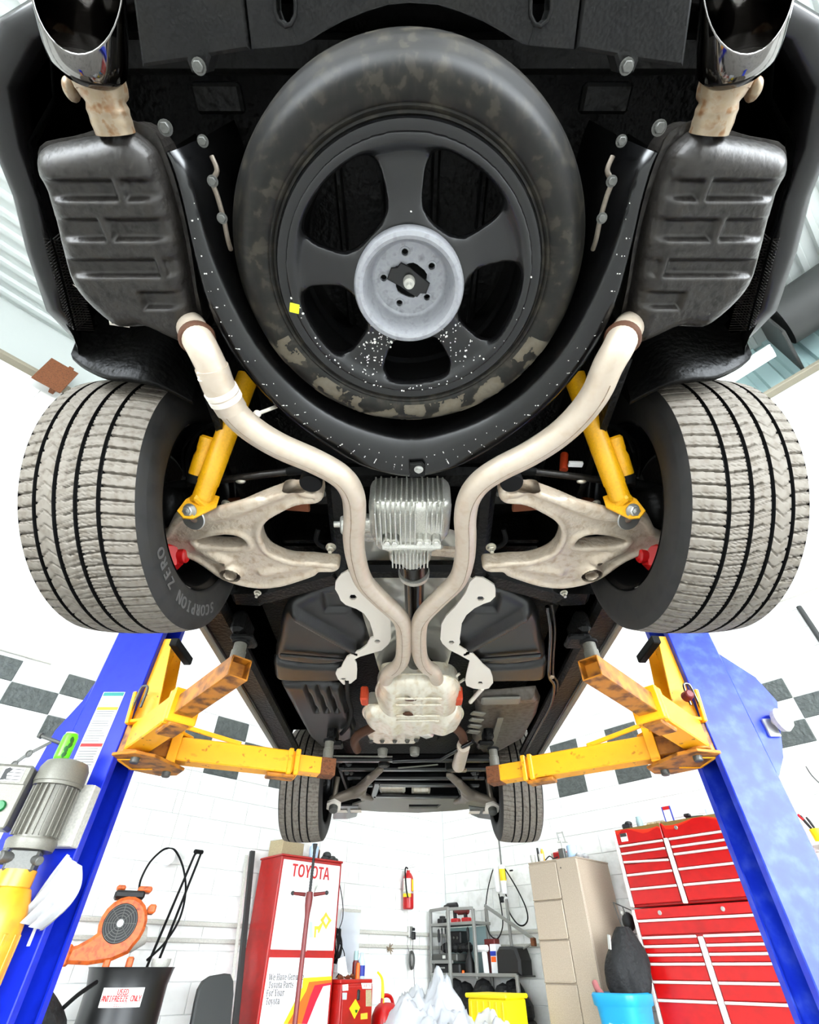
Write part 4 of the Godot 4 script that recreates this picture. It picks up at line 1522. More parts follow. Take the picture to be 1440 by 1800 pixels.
	for k in 5:
		var a := deg_to_rad(angs[k] + 6)
		var q := Vector2(cos(a), sin(a)) * 0.056
		plate = MB.holed(plate, MB.ring2(q, 0.0072, 0.0072, 16))
		var lr := MB.new()
		lr.lathe([Vector2(0.0125, 0.003), Vector2(0.0115, -0.0012), Vector2(0.0085, -0.001), Vector2(0.0072, 0.012)], Transform3D(Basis(), v(ctr.x + q.x, EYE + 1.0935, ctr.z + q.y)), 20)
		part("lug_seat", lr, M.hub, hub)
	var wob := []
	for k in 24:
		var a := TAU * k / 24
		wob.append(Vector2(cos(a), sin(a)) * (0.036 + 0.004 * sin(a * 3.0) + 0.003 * sin(a * 5.0 + 1.0)))
	plate = MB.holed(plate, wob)
	var hf := MB.new()
	hf.prism(plate, 1.0935, 1.100, up)
	part("hub_floor", hf, M.hub, hub)
	# hooked winch plate seen through the centre
	var hk := MB.new()
	var turn := Basis(Vector3.UP, deg_to_rad(22.0))
	hk.prism([Vector2(-0.046, -0.016), Vector2(-0.014, -0.019), Vector2(0.01, -0.024), Vector2(0.03, -0.027), Vector2(0.034, -0.016), Vector2(0.046, -0.012), Vector2(0.045, 0.012), Vector2(0.014, 0.020), Vector2(-0.008, 0.027), Vector2(-0.03, 0.028), Vector2(-0.034, 0.016), Vector2(-0.046, 0.010)], 0, 0.006, Transform3D(turn, v(ctr.x, EYE + 1.086, ctr.z)), 0.0015)
	part("winch_plate", hk, M.black_gloss, s)
	var bo := MB.new()
	bo.lathe([Vector2(0.0, -0.034), Vector2(0.005, -0.034), Vector2(0.006, -0.02), Vector2(0.0115, -0.018), Vector2(0.013, -0.008), Vector2(0.013, 0.0), Vector2(0, 0.0)], Transform3D(Basis(), v(ctr.x, EYE + 1.086, ctr.z)), 24)
	part("winch_bolt", bo, M.off_white, s, "pale winch bolt")
	var ys := MB.new()
	ys.box(v(-0.257, 1.762, -0.45), v(0.021, 0.003, 0.021), Basis(Vector3.UP, 0.25), 0.001)
	part("yellow_mark", ys, M.yellow_paint, s, "bright yellow square paint mark")
	# dried flecks of mud, thickest on the spokes nearest the front
	var rng := RandomNumberGenerator.new()
	rng.seed = 77
	var fk := MB.new()
	for k in 1500:
		var a := rng.randf_range(0, TAU)
		var rr := rng.randf_range(0.12, 0.262)
		var q := Vector2(cos(a), sin(a)) * rr
		if q.y > 0.02 and rng.randf() > 0.16:
			continue
		if rng.randf() > clampf(0.06 - q.y * 4.6, 0.02, 1.0):
			continue
		var on := rr > 0.247
		for d in dirs:
			on = on or (absf(d.cross(q)) < 0.034 and d.dot(q) > 0)
		if not on:
			continue
		var y0 := 1.082 - 0.016 * smoothstep(0.225, 0.252, rr) - 0.014 * (1.0 - smoothstep(0.09, 0.17, rr)) - 0.004
		var sz := rng.randf_range(0.0010, 0.0030) * (1.3 if rng.randf() > 0.85 else 0.8)
		fk.ball(v(ctr.x + q.x, EYE + y0 + (0.0 if rr < 0.252 else 0.001), ctr.z + q.y), v(sz * rng.randf_range(0.7, 1.5), 0.0012, sz), Basis(Vector3.UP, rng.randf() * TAU), 6)
	var fp := part("mud_flecks", fk, M.chip, s, "pale flecks of dried mud")
	fp.set_meta("kind", "stuff")
	# the black U-shaped lip of the spare-wheel well
	var outer := [v(-0.451, 1.79, -0.174), v(-0.443, 1.78, -0.2), v(-0.44, 1.77, -0.252), v(-0.444, 1.76, -0.341), v(-0.444, 1.755, -0.445), v(-0.425, 1.75, -0.536), v(-0.388, 1.75, -0.629), v(-0.325, 1.745, -0.723), v(-0.246, 1.74, -0.805), v(-0.146, 1.735, -0.882), v(-0.049, 1.73, -0.917), v(0.007, 1.73, -0.926)]
	var inner := [v(-0.424, 1.79, -0.168), v(-0.411, 1.775, -0.199), v(-0.405, 1.765, -0.251), v(-0.402, 1.755, -0.34), v(-0.387, 1.745, -0.44), v(-0.357, 1.74, -0.542), v(-0.303, 1.74, -0.639), v(-0.237, 1.74, -0.714), v(-0.165, 1.74, -0.767), v(-0.087, 1.74, -0.805), v(-0.031, 1.74, -0.821), v(0.009, 1.74, -0.825)]
	outer = spl(outer, 3)
	inner = spl(inner, 3)
	var lip := MB.new()
	var rows := []
	for k in outer.size():
		var a: Vector3 = outer[k]
		var b: Vector3 = inner[k]
		var n := (a - b).normalized()
		rows.append(PackedVector3Array([a + n * 0.03 + v(0, 0.26, 0), a + n * 0.012 + v(0, 0.05, 0), a + n * 0.004 + v(0, 0.01, 0), a, a.lerp(b, 0.12) - v(0, 0.004, 0), a.lerp(b, 0.3) - v(0, 0.0, 0), a.lerp(b, 0.55) + v(0, 0.008, 0), a.lerp(b, 0.8) + v(0, 0.022, 0), b + v(0, 0.045, 0), b - n * 0.012 + v(0, 0.09, 0), b - n * 0.02 + v(0, 0.32, 0)]))
	lip.grid(rows)
	both("spare_well_lip", lip, M.black_gloss, c, "glossy black lip of the spare wheel well")
	var mf := MB.new()
	for k in 420:
		var u := rng.randi_range(6, outer.size() - 3)
		if rng.randf() < 0.35:
			u = rng.randi_range(20, 28)
		var w := rng.randf_range(0.08, 0.6)
		var q: Vector3 = outer[u].lerp(inner[u], w) - v(0, 0.001 if w < 0.4 else -0.009, 0)
		if rng.randf() > 0.5:
			q.x = 2 * CX - q.x
		mf.ball(q, v(rng.randf_range(0.0006, 0.0022), 0.0012, rng.randf_range(0.0006, 0.0018)), Basis(Vector3.UP, rng.randf() * TAU), 6)
	var mp := part("mud_flecks", mf, M.chip, c, "pale flecks of dried mud")
	mp.set_meta("kind", "stuff")
	var tabm := MB.new()
	tabm.prism([Vector2(0, -0.865), Vector2(0.035, -0.861), Vector2(0.043, -0.874), Vector2(0.044, -0.912), Vector2(0, -0.917)], EYE + 1.014, EYE + 1.024, Transform3D(), 0.002)
	var tb := part("well_tab", tabm, M.plastic, c)
	var bt := MB.new()
	bt.lathe([Vector2(0.013, 0.0), Vector2(0.013, 0.002), Vector2(0.008, 0.003), Vector2(0.008, 0.009), Vector2(0, 0.009)], MB.frame(v(0.026, 1.714, -0.883), v(0, -1, 0)), 20)
	part("bolt", bt, M.steel, tb)


func exhaust() -> void:
	var c := the_car
	var pts := [v(-0.501, 1.76, -0.491), v(-0.469, 1.7, -0.486), v(-0.452, 1.675, -0.5), v(-0.441, 1.665, -0.539), v(-0.436, 1.66, -0.592), v(-0.424, 1.66, -0.648), v(-0.393, 1.66, -0.701), v(-0.334, 1.66, -0.756), v(-0.246, 1.66, -0.811), v(-0.185, 1.66, -0.863), v(-0.16, 1.66, -0.927), v(-0.161, 1.66, -1.013), v(-0.174, 1.665, -1.121), v(-0.175, 1.67, -1.242), v(-0.159, 1.675, -1.368), v(-0.109, 1.68, -1.482), v(-0.044, 1.685, -1.608), v(-0.023, 1.685, -1.711), v(-0.027, 1.69, -1.934), v(-0.052, 1.7, -2.063), v(-0.097, 1.705, -2.144), v(-0.117, 1.72, -2.251)]
	var l := MB.new()
	l.tube(spl(pts, 5), 0.0335, 24, false)
	part("exhaust_pipe", l, M.pipe, c, "cream exhaust pipe with a clamped sleeve")
	var rp := [v(0.504, 1.76, -0.491), v(0.47, 1.7, -0.486), v(0.455, 1.675, -0.5), v(0.441, 1.665, -0.539), v(0.432, 1.66, -0.601), v(0.409, 1.66, -0.664), v(0.37, 1.66, -0.725), v(0.31, 1.66, -0.784), v(0.237, 1.66, -0.838), v(0.191, 1.66, -0.888), v(0.168, 1.66, -0.95), v(0.165, 1.66, -1.03), v(0.175, 1.665, -1.121), v(0.181, 1.67, -1.242), v(0.167, 1.675, -1.361), v(0.109, 1.68, -1.482), v(0.053, 1.685, -1.608), v(0.037, 1.685, -1.711), v(0.045, 1.69, -1.934), v(0.073, 1.7, -2.063), v(0.113, 1.705, -2.132), v(0.134, 1.72, -2.251)]
	var r := MB.new()
	r.tube(spl(rp, 5), 0.0335, 24, false)
	part("exhaust_pipe", r, M.pipe, c, "cream exhaust pipe, plain and unclamped")
	# seams rolled along the pipes
	for side in 2:
		var src: Array = spl(pts if side == 0 else rp, 4)
		var q := []
		for k in range(14, src.size() - 6):
			q.append(src[k] + v(0.008 * (-1 if side == 0 else 1), -0.0325, 0.003))
		var sm_ := MB.new()
		sm_.tube(q, 0.0012, 5)
		part("pipe_seam", sm_, M.tail_pipe, c)
	# sleeve and band clamp on the left pipe
	for q in [pts, rp]:
		var wr := MB.new()
		wr.lathe([Vector2(0.033, -0.010), Vector2(0.038, -0.007), Vector2(0.0395, 0.0), Vector2(0.037, 0.007), Vector2(0.033, 0.010)], MB.frame(q[1].lerp(q[2], 0.15), q[2] - q[0]), 28)
		part("weld", wr, M.weld, c, "rusty weld bead")
	var sl := MB.new()
	sl.tube(spl([pts[3], pts[4], pts[5]], 6), 0.0365, 24, true)
	var sv := part("pipe_sleeve", sl, M.pipe, c)
	for f in [0.32, 0.62]:
		var a: Vector3 = pts[4].lerp(pts[5], f - 0.2)
		var d: Vector3 = (pts[5] - pts[4]).normalized()
		var cl := MB.new()
		cl.lathe([Vector2(0.0365, -0.007), Vector2(0.039, -0.006), Vector2(0.039, 0.006), Vector2(0.0365, 0.007)], MB.frame(a, d), 32)
		part("clamp_band", cl, M.cream, sv)
	var lug := MB.new()
	var at: Vector3 = v(-0.456, 1.645, -0.582)
	lug.box(at + v(0.008, 0, 0), v(0.03, 0.022, 0.012), Basis(Vector3.UP, -0.4), 0.002)
	lug.box(at + v(0.008, 0, 0.02), v(0.03, 0.022, 0.008), Basis(Vector3.UP, -0.4), 0.002)
	hexbolt(lug, at + v(-0.002, -0.002, 0.028), v(-0.3, -0.2, 1), 0.009, 0.008)
	part("clamp_bolt", lug, M.cream, sv)
	# hanger rods
	for q in [v(-0.382, 1.7, -0.688), v(0.478, 1.7, -0.63)]:
		var h := MB.new()
		h.ball(q, v(0.01, 0.01, 0.01))
		h.tube([q, q + v(0.03, 0.08, -0.03)], 0.005, 8)
		part("hanger_pin", h, M.cream, c)


# ---------- wheels ----------

# a tyre about the x axis, outer side at -x, as three meshes: scuffed tread ribs with their cuts, the black grooves, the carcass
func tread_tire(n: int, detail: bool) -> Array:
	var w := 0.1425
	var grooves := [-0.097, -0.047, 0.005, 0.060]
	var gw := 0.0054
	var crown := func(px: float) -> float: return 0.4 - 0.0085 * pow(absf(px / w), 3.0) - 0.0022 * px * px / (w * w)
	var ribs := MB.new()
	var cuts := MB.new()
	var wall := MB.new()
	var pitch := TAU * 0.4 / roundf(TAU * 0.4 / 0.0335)
	var edges := [-w] + grooves + [w]
	for z in 5:
		var x0: float = edges[z] + (gw if z > 0 else 0.0)
		var x1: float = edges[z + 1] - (gw if z < 4 else 0.0)
		var m := int(ceil((x1 - x0) / (0.0040 if detail else 0.0075)))
		var rows := []
		for k in n:
			var a := TAU * k / n
			var s := 0.4 * a
			var row := PackedVector3Array()
			for e in m + 1:
				var px := lerpf(x0, x1, float(e) / m)
				var r: float = crown.call(px)
				var dep := 0.0
				var u := 0.0
				var thin := 0.0
				var mine := 0.0
				match z:
					0:
						u = s + px * 0.12
						thin = s + 0.0016 * sin(px * 420.0)
						mine = 0.006
					1:
						u = s - 0.020 * absf((px + 0.072) / 0.024) + 0.012
						mine = 0.0022 if absf(px + 0.072) < 0.017 else 0.005
					2:
						u = s + 0.016 * pow((px + 0.047) / 0.052, 2.0) - 0.004
						mine = 0.0050 if px > -0.026 else 0.0
						thin = s + 0.35 * px
					3:
						u = s + 0.14 * px
						thin = s + 0.0017 * sin(px * 380.0)
						mine = 0.006
					4:
						u = s - 0.10 * px + 0.011
						thin = s + 0.0017 * sin(px * 420.0) + 0.011
						mine = 0.007
				var fr := fposmod(u, pitch)
				if mine > 0.0 and fr < 0.0039:
					dep = mine * 1.4
				elif thin != 0.0 and detail:
					var ft := fposmod(thin, pitch)
					if absf(ft - pitch * 0.36) < 0.0013 or absf(ft - pitch * 0.68) < 0.0013:
						dep = 0.0022
				row.append(Vector3(px, (r - dep) * cos(a), (r - dep) * sin(a)))
			rows.append(row)
		ribs.grid(rows, false, true)
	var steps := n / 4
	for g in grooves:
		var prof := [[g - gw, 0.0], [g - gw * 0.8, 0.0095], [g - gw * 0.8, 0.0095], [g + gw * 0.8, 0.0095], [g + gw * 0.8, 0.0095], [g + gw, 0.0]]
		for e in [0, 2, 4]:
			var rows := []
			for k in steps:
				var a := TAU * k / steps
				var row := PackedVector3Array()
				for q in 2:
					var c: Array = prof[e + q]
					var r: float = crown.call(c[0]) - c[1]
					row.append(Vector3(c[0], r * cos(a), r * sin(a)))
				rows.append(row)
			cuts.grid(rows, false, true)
	var side := [[0.118, 0.262], [0.150, 0.274], [0.152, 0.285], [0.154, 0.287], [0.158, 0.30], [0.163, 0.325], [0.1615, 0.345], [0.1570, 0.362], [0.1555, 0.365], [0.151, 0.375], [0.1465, 0.383], [0.1425, 0.3893]]
	for sg in [-1, 1]:
		var rows := []
		for k in steps:
			var a := TAU * k / steps
			var row := PackedVector3Array()
			for e in side:
				row.append(Vector3(sg * e[0], e[1] * cos(a), e[1] * sin(a)))
			rows.append(row)
		wall.grid(rows, false, true)
	return [ribs.mesh(), cuts.mesh(), wall.mesh()]


func wheels() -> void:
	var rear := tread_tire(960, true)
	var front := tread_tire(500, false)
	var xr := 0.815
	for k in 4:
		var sd := -1 if k % 2 == 0 else 1
		var back := k < 2
		var c := v(CX + sd * xr + (0.010 if sd > 0 else 0.0), EYE + 1.08, -1.10 if back else -4.30)
		var w := group_part("wheel", c, the_car)
		w.set_meta("label", ["rear road wheel beside the motor-side lift post", "rear road wheel beside the tool-chest-side lift post", "front road wheel above the red-sided cabinet", "front road wheel above the filing cabinet"][k])
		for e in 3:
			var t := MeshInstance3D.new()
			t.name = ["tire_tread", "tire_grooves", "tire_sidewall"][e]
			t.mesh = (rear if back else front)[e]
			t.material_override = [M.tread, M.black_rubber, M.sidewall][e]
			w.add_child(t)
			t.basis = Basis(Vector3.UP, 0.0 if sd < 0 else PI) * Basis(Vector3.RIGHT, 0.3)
		var xf := Transform3D(Basis(v(0, 1, 0), v(-sd, 0, 0), v(0, 0, 1)), c)
		var rim := MB.new()
		rim.lathe([Vector2(0.268, 0.15), Vector2(0.266, 0.142), Vector2(0.258, 0.135), Vector2(0.252, 0.128), Vector2(0.248, 0.10), Vector2(0.246, 0.02), Vector2(0.235, 0.0), Vector2(0.235, -0.09), Vector2(0.10, -0.10), Vector2(0.0, -0.10)], xf, 72)
		part("rim", rim, M.wheel_black, w)
		var disc := MB.new()
		disc.lathe([Vector2(0.09, 0.0), Vector2(0.175, 0.0), Vector2(0.175, 0.014), Vector2(0.09, 0.014)], xf, 48)
		part("brake_disc", disc, M.disc, w)
		var shield := MB.new()
		shield.lathe([Vector2(0.05, 0.03), Vector2(0.16, 0.022), Vector2(0.165, 0.018)], xf, 48, PI * 1.25)
		part("disc_shield", shield, M.muffler, w)
		var cal := MB.new()
		var ca := v(0, -0.11, -0.115) if back else v(0, 0.05, 0.15)
		cal.box(c + ca + v(-sd * 0.012, 0, 0), v(0.10, 0.10, 0.085), Basis(Vector3.RIGHT, 0.7), 0.02)
		cal.cyl(c + ca + v(-sd * 0.055, 0, 0), c + ca + v(-sd * 0.085, 0, 0), 0.026, -1, 16, 0.005)
		part("caliper", cal, M.red, w, "red brake caliper")
		var kn := MB.new()
		kn.ball(c + v(-sd * 0.05, 0.0, 0.0), v(0.06, 0.085, 0.085))
		kn.cyl(c + v(-sd * 0.06, 0, 0), c + v(-sd * 0.13, 0.02, 0), 0.045, 0.035, 20, 0.006)
		part("knuckle", kn, M.underseal, w)
		if k == 0:
			# raised lettering round the inner sidewall
			var text := "SCORPION ZERO"
			for n in text.length():
				if text[n] == " ":
					continue
				var a := deg_to_rad(-44.4 - 5.8 * n)
				var rad := v(0, sin(a), -cos(a))
				var along := v(0, -cos(a), -sin(a))
				var mm := MB.new()
				var x_ax := -along
				var z_ax := v(1, 0, 0)
				write("raised_letter", text[n], 0.046, Transform3D(Basis(rad.cross(z_ax) * 1.0, rad, z_ax), c + rad * 0.330 + v(0.1632, 0, 0)), M.letter, w, "Droid Sans", 1.0, 700)


# ---------- rear axle ----------

func rear_axle() -> void:
	var c := the_car
	control_arm()
	# dampers
	var a: Vector3 = v(-0.609, 1.685, -0.979)
	var t: Vector3 = v(-0.539, 1.86, -0.847)
	var d := (t - a).normalized()
	var sh := MB.new()
	sh.lathe([Vector2(0, 0), Vector2(0.024, 0.0), Vector2(0.029, 0.008), Vector2(0.029, 0.05), Vector2(0.031, 0.055), Vector2(0.031, 0.40), Vector2(0, 0.40)], MB.frame(a, d), 32)
	var sk := both("damper", sh, M.shock, c, "yellow gas damper")
	for k in 2:
		var f := MB.new()
		var lo: Vector3 = v(-0.626, 1.645, -0.978)
		# fork bracket: two cheeks folded round the bolt
		var up_d := (a - lo).normalized()
		var across := up_d.cross(v(0, -0.7, 0.7)).normalized()
		f.prism([Vector2(-0.034, 0.02), Vector2(-0.026, -0.026), Vector2(0.0, -0.034), Vector2(0.022, -0.02), Vector2(0.046, 0.05), Vector2(0.03, 0.085), Vector2(-0.02, 0.07)], -0.004, 0.004, Transform3D(Basis(across, across.cross(up_d), up_d), lo), 0.001)
		f.bar(a + d * 0.01, lo.lerp(a, 0.55), 0.05, 0.035, Vector3.UP, 0.006)
		var rs := MB.new()
		var r0: Vector3 = v(-0.631, 1.75, -0.944)
		var r1: Vector3 = v(-0.609, 1.8, -0.894)
		rs.lathe([Vector2(0, 0), Vector2(0.022, 0.0), Vector2(0.026, 0.006), Vector2(0.026, 0.06), Vector2(0.022, 0.075), Vector2(0.024, 0.085), Vector2(0.024, 0.118), Vector2(0.018, 0.125), Vector2(0, 0.125)], MB.frame(r0, (r1 - r0)), 28)
		rs.bar(r0.lerp(r1, 0.6), r0.lerp(r1, 0.6) + v(0.05, 0, -0.01), 0.03, 0.03, Vector3.UP, 0.004)
		var bk := MB.new()
		bk.lathe([Vector2(0, -0.02), Vector2(0.024, -0.02), Vector2(0.025, 0.004), Vector2(0, 0.004)], MB.frame(r0, (r1 - r0)), 24)
		var bt := MB.new()
		hexbolt(bt, lo + v(0.0, -0.006, 0.004), v(-0.1, -0.75, 0.66), 0.0155, 0.004)
		var hs := MB.new()
		hs.tube(spl([r0 + v(-0.025, 0.0, 0.0), v(-0.721, 1.9, -0.984), v(-0.678, 1.92, -0.92), v(-0.618, 1.92, -0.882), v(-0.559, 1.9, -0.855)], 5), 0.006, 8)
		hs.tube(spl([r0 + v(-0.035, -0.005, 0.0), v(-0.739, 1.92, -0.977), v(-0.679, 1.94, -0.919), v(-0.58, 1.92, -0.861)], 5), 0.004, 8)
		if k == 1:
			f = f.mirrored(CX)
			rs = rs.mirrored(CX)
			bk = bk.mirrored(CX)
			bt = bt.mirrored(CX)
			hs = hs.mirrored(CX)
		part("fork_bracket", f, M.shock, sk[k])
		part("gas_reservoir", rs, M.shock, sk[k])
		part("reservoir_boot", bk, M.black_rubber, sk[k])
		part("mount_bolt", bt, M.steel, sk[k])
		part("brake_hose", hs, M.black_rubber, c)
	# toe links with a bright upper face, and thick rubber ends
	var tl := MB.new()
	tl.tube([v(-0.7, 1.8, -1.02), v(-0.335, 1.8, -0.961)], 0.0115, 16)
	both("toe_link", tl, M.muffler, c)
	for k in 2:
		var tb := MB.new()
		if k == 0:
			tb.tube([v(-0.786, 1.8, -1.037), v(-0.697, 1.8, -1.02)], [0.017, 0.016], 16)
		else:
			tb.tube([v(-0.376, 1.8, -0.968), v(-0.322, 1.8, -0.956)], [0.013, 0.018], 16)
		both("toe_link_end", tb, M.black_rubber, c)
	# subframe beams, all black
	var sf := MB.new()
	sf.bar(v(-0.412, 1.86, -1.104), v(-0.23, 1.86, -1.104), 0.09, 0.08, Vector3.UP, 0.02)
	sf.bar(v(-0.235, 1.84, -1.03), v(-0.256, 1.82, -1.525), 0.07, 0.08, Vector3.UP, 0.02)
	sf.bar(v(-0.64, 1.84, -1.698), v(-0.268, 1.82, -1.51), 0.10, 0.06, Vector3.UP, 0.02)
	sf.bar(v(-0.678, 1.86, -1.541), v(-0.703, 1.86, -1.79), 0.14, 0.05, Vector3.UP, 0.02)
	sf.bar(v(-0.397, 1.94, -1.106), v(-0.04, 1.94, -1.106), 0.09, 0.06, Vector3.UP, 0.02)
	both("subframe", sf, M.underseal, c)
	var sx := MB.new()
	sx.bar(v(-0.278, 1.87, -1.555), v(0.278, 1.87, -1.555), 0.08, 0.06, Vector3.UP, 0.02)
	part("subframe_crossbeam", sx, M.underseal, c)
	var ob := MB.new()
	ob.bar(v(-0.432, 1.83, -1.134), v(-0.338, 1.83, -1.145), 0.055, 0.02, Vector3.UP, 0.004)
	both("spring_plate", ob, M.brown, c, "orange-brown plate behind the arm")
	ob = MB.new()
	ob.bar(v(-0.624, 1.86, -1.175), v(-0.552, 1.86, -1.164), 0.055, 0.02, Vector3.UP, 0.004)
	both("spring_plate", ob, M.brown, c, "orange-brown plate behind the arm")
	for q in [v(-0.293, 1.73, -0.926), v(-0.27, 1.73, -1.26), v(-0.602, 1.76, -1.579), v(-0.582, 1.75, -1.069)]:
		var b := MB.new()
		hexbolt(b, q + v(0, 0.012, 0), v(0, -1, 0.15), 0.0135 if q.x > -0.28 else 0.011, 0.014)
		both("bolt", b, M.bolt, c)
	for q in [v(-0.29, 1.76, -1.024)]:
		var b := MB.new()
		b.box(q, v(0.06, 0.012, 0.018), Basis(), 0.003)
		both("bush_plate", b, M.dull_steel, c)
	for q in [v(-0.525, 1.79, -0.999), v(-0.837, 1.8, -1.574), v(-0.569, 1.73, -1.431)]:
		var sm_ := MB.new()
		sm_.ball(q, v(0.016, 0.008, 0.008))
		both("clip", sm_, M.bolt, c)
	var wl := MB.new()
	wl.box(v(0.517, 1.83, -0.963), v(0.045, 0.012, 0.018), Basis(Vector3.UP, 0.05), 0.002)
	part("cable_label", wl, M.white, c, "white printed cable label")
	var oc := MB.new()
	oc.tube([v(0.486, 1.83, -0.987), v(0.489, 1.85, -0.98), v(0.503, 1.9, -0.984)], 0.013, 12)
	part("connector", oc, M.orange, c, "orange cable sleeve")
	var cv := MB.new()
	cv.tube(spl([v(-0.323, 1.82, -1.255), v(-0.333, 1.8, -1.294), v(-0.306, 1.8, -1.332), v(-0.252, 1.82, -1.356)], 5), 0.009, 8)
	both("breather_hose", cv, M.black_rubber, c)
	differential()


func control_arm() -> void:
	# cast aluminium wishbone: smooth-joined tapering bones, with a slot and a bush hole
	var o: Array = spl([Vector2(-0.822, -1.171), Vector2(-0.79, -1.129), Vector2(-0.759, -1.11), Vector2(-0.726, -1.063), Vector2(-0.685, -1.03), Vector2(-0.644, -1.025), Vector2(-0.618, -1.025), Vector2(-0.581, -1.033), Vector2(-0.526, -1.016), Vector2(-0.435, -0.968), Vector2(-0.366, -0.936), Vector2(-0.324, -0.914), Vector2(-0.304, -0.929), Vector2(-0.274, -0.938), Vector2(-0.249, -0.923), Vector2(-0.246, -0.952), Vector2(-0.268, -0.977), Vector2(-0.312, -0.982), Vector2(-0.345, -0.994), Vector2(-0.382, -1.018), Vector2(-0.42, -1.045), Vector2(-0.447, -1.076), Vector2(-0.463, -1.115), Vector2(-0.466, -1.159), Vector2(-0.458, -1.199), Vector2(-0.432, -1.229), Vector2(-0.387, -1.253), Vector2(-0.328, -1.256), Vector2(-0.279, -1.265), Vector2(-0.239, -1.268), Vector2(-0.237, -1.29), Vector2(-0.263, -1.309), Vector2(-0.308, -1.309), Vector2(-0.323, -1.329), Vector2(-0.382, -1.362), Vector2(-0.455, -1.396), Vector2(-0.534, -1.407), Vector2(-0.603, -1.386), Vector2(-0.653, -1.349), Vector2(-0.682, -1.3), Vector2(-0.711, -1.25), Vector2(-0.76, -1.208), Vector2(-0.792, -1.185)], 2, true)
	var slot: Array = spl([Vector2(-0.673, -1.143), Vector2(-0.62, -1.124), Vector2(-0.571, -1.115), Vector2(-0.535, -1.124), Vector2(-0.52, -1.148), Vector2(-0.524, -1.173), Vector2(-0.57, -1.179), Vector2(-0.635, -1.173), Vector2(-0.676, -1.162)], 2, true)
	var hole: Vector3 = v(-0.606, 1.685, -1.306)
	var sho: Vector3 = v(-0.638, 1.685, -1.047)
	var mid: Vector3 = v(-0.44, 1.685, -0.974)
	var b1: Vector3 = v(-0.681, 1.68, -1.187)
	var b2: Vector3 = v(-0.611, 1.67, -1.242)
	var b3: Vector3 = v(-0.502, 1.675, -1.315)
	var b4: Vector3 = v(-0.337, 1.685, -1.283)
	var op := PackedVector2Array(o)
	var sp := PackedVector2Array(slot)
	var dist := func(q: Vector2, poly: PackedVector2Array) -> float:
		var best := 1e9
		for k in poly.size():
			best = minf(best, q.distance_squared_to(Geometry2D.get_closest_point_to_segment(q, poly[k], poly[(k + 1) % poly.size()])))
		return sqrt(best) * (-1.0 if Geometry2D.is_point_in_polygon(q, poly) else 1.0)
	var x0 := -0.80
	var z0 := -1.48
	var cw := 0.006
	var nw := 108
	var nh := 92
	var plan := PackedFloat32Array()
	plan.resize(nw * nh)
	var slots := PackedFloat32Array()
	slots.resize(nw * nh)
	for k in nw * nh:
		var q := Vector2(x0 + (k % nw) * cw, z0 + (k / nw) * cw)
		plan[k] = dist.call(q, op)
		slots[k] = dist.call(q, sp) if plan[k] < 0.0 else 1.0
	var field := func(p: Vector3) -> float:
		var k := clampi(roundi((p.x - x0) / cw), 0, nw - 1) + clampi(roundi((p.z - z0) / cw), 0, nh - 1) * nw
		var d2 := maxf(plan[k], -slots[k])
		# deeper along the rims than in the webs
		var deep := 0.020 + 0.010 * (1.0 - smoothstep(0.012, 0.026, -d2))
		var e := Vector2(maxf(d2 + 0.012, 0.0), maxf(absf(p.y - EYE - 0.995) - deep + 0.012, 0.0))
		var d := e.length() - 0.012 + minf(maxf(d2 + 0.012, absf(p.y - EYE - 0.995) - deep + 0.012), 0.0)
		d = smin(d, bone(p, sho, mid, 0.018, 0.013), 0.02)
		d = smin(d, bone(p, b1, b2, 0.016, 0.02), 0.02)
		d = smin(d, bone(p, b3, b4, 0.015, 0.009), 0.02)
		var r := p - hole
		var h := Vector2(r.x, r.z).length()
		d = smin(d, maxf(h - 0.036, absf(r.y + 0.008) - 0.026), 0.02)
		return maxf(d, 0.020 - h)
	var b := MB.new()
	b.nets(field, v(x0, EYE + 0.946, z0), v(-0.165, EYE + 1.046, -0.93), cw)
	var arms := both("control_arm", b, M.cast, the_car, "pale cast aluminium control arm")
	var ws := MB.new()
	ws.lathe([Vector2(0.014, 0.0), Vector2(0.034, 0.0), Vector2(0.036, 0.003), Vector2(0.034, 0.006), Vector2(0.014, 0.006)], MB.frame(v(-0.637, 1.657, -1.025), v(-0.15, -0.9, 0.42)), 32)
	part("washer", ws, M.steel, arms[0])
	part("washer", ws.mirrored(CX), M.steel, arms[1])
	var bs := MB.new()
	bs.lathe([Vector2(0.0, 0.0), Vector2(0.03, 0.0), Vector2(0.032, 0.006), Vector2(0.03, 0.03)], MB.frame(v(-0.274, 1.665, -0.895), v(0, 1, 0)), 28)
	part("bush", bs, M.black_rubber, arms[0])
	part("bush", bs.mirrored(CX), M.black_rubber, arms[1])


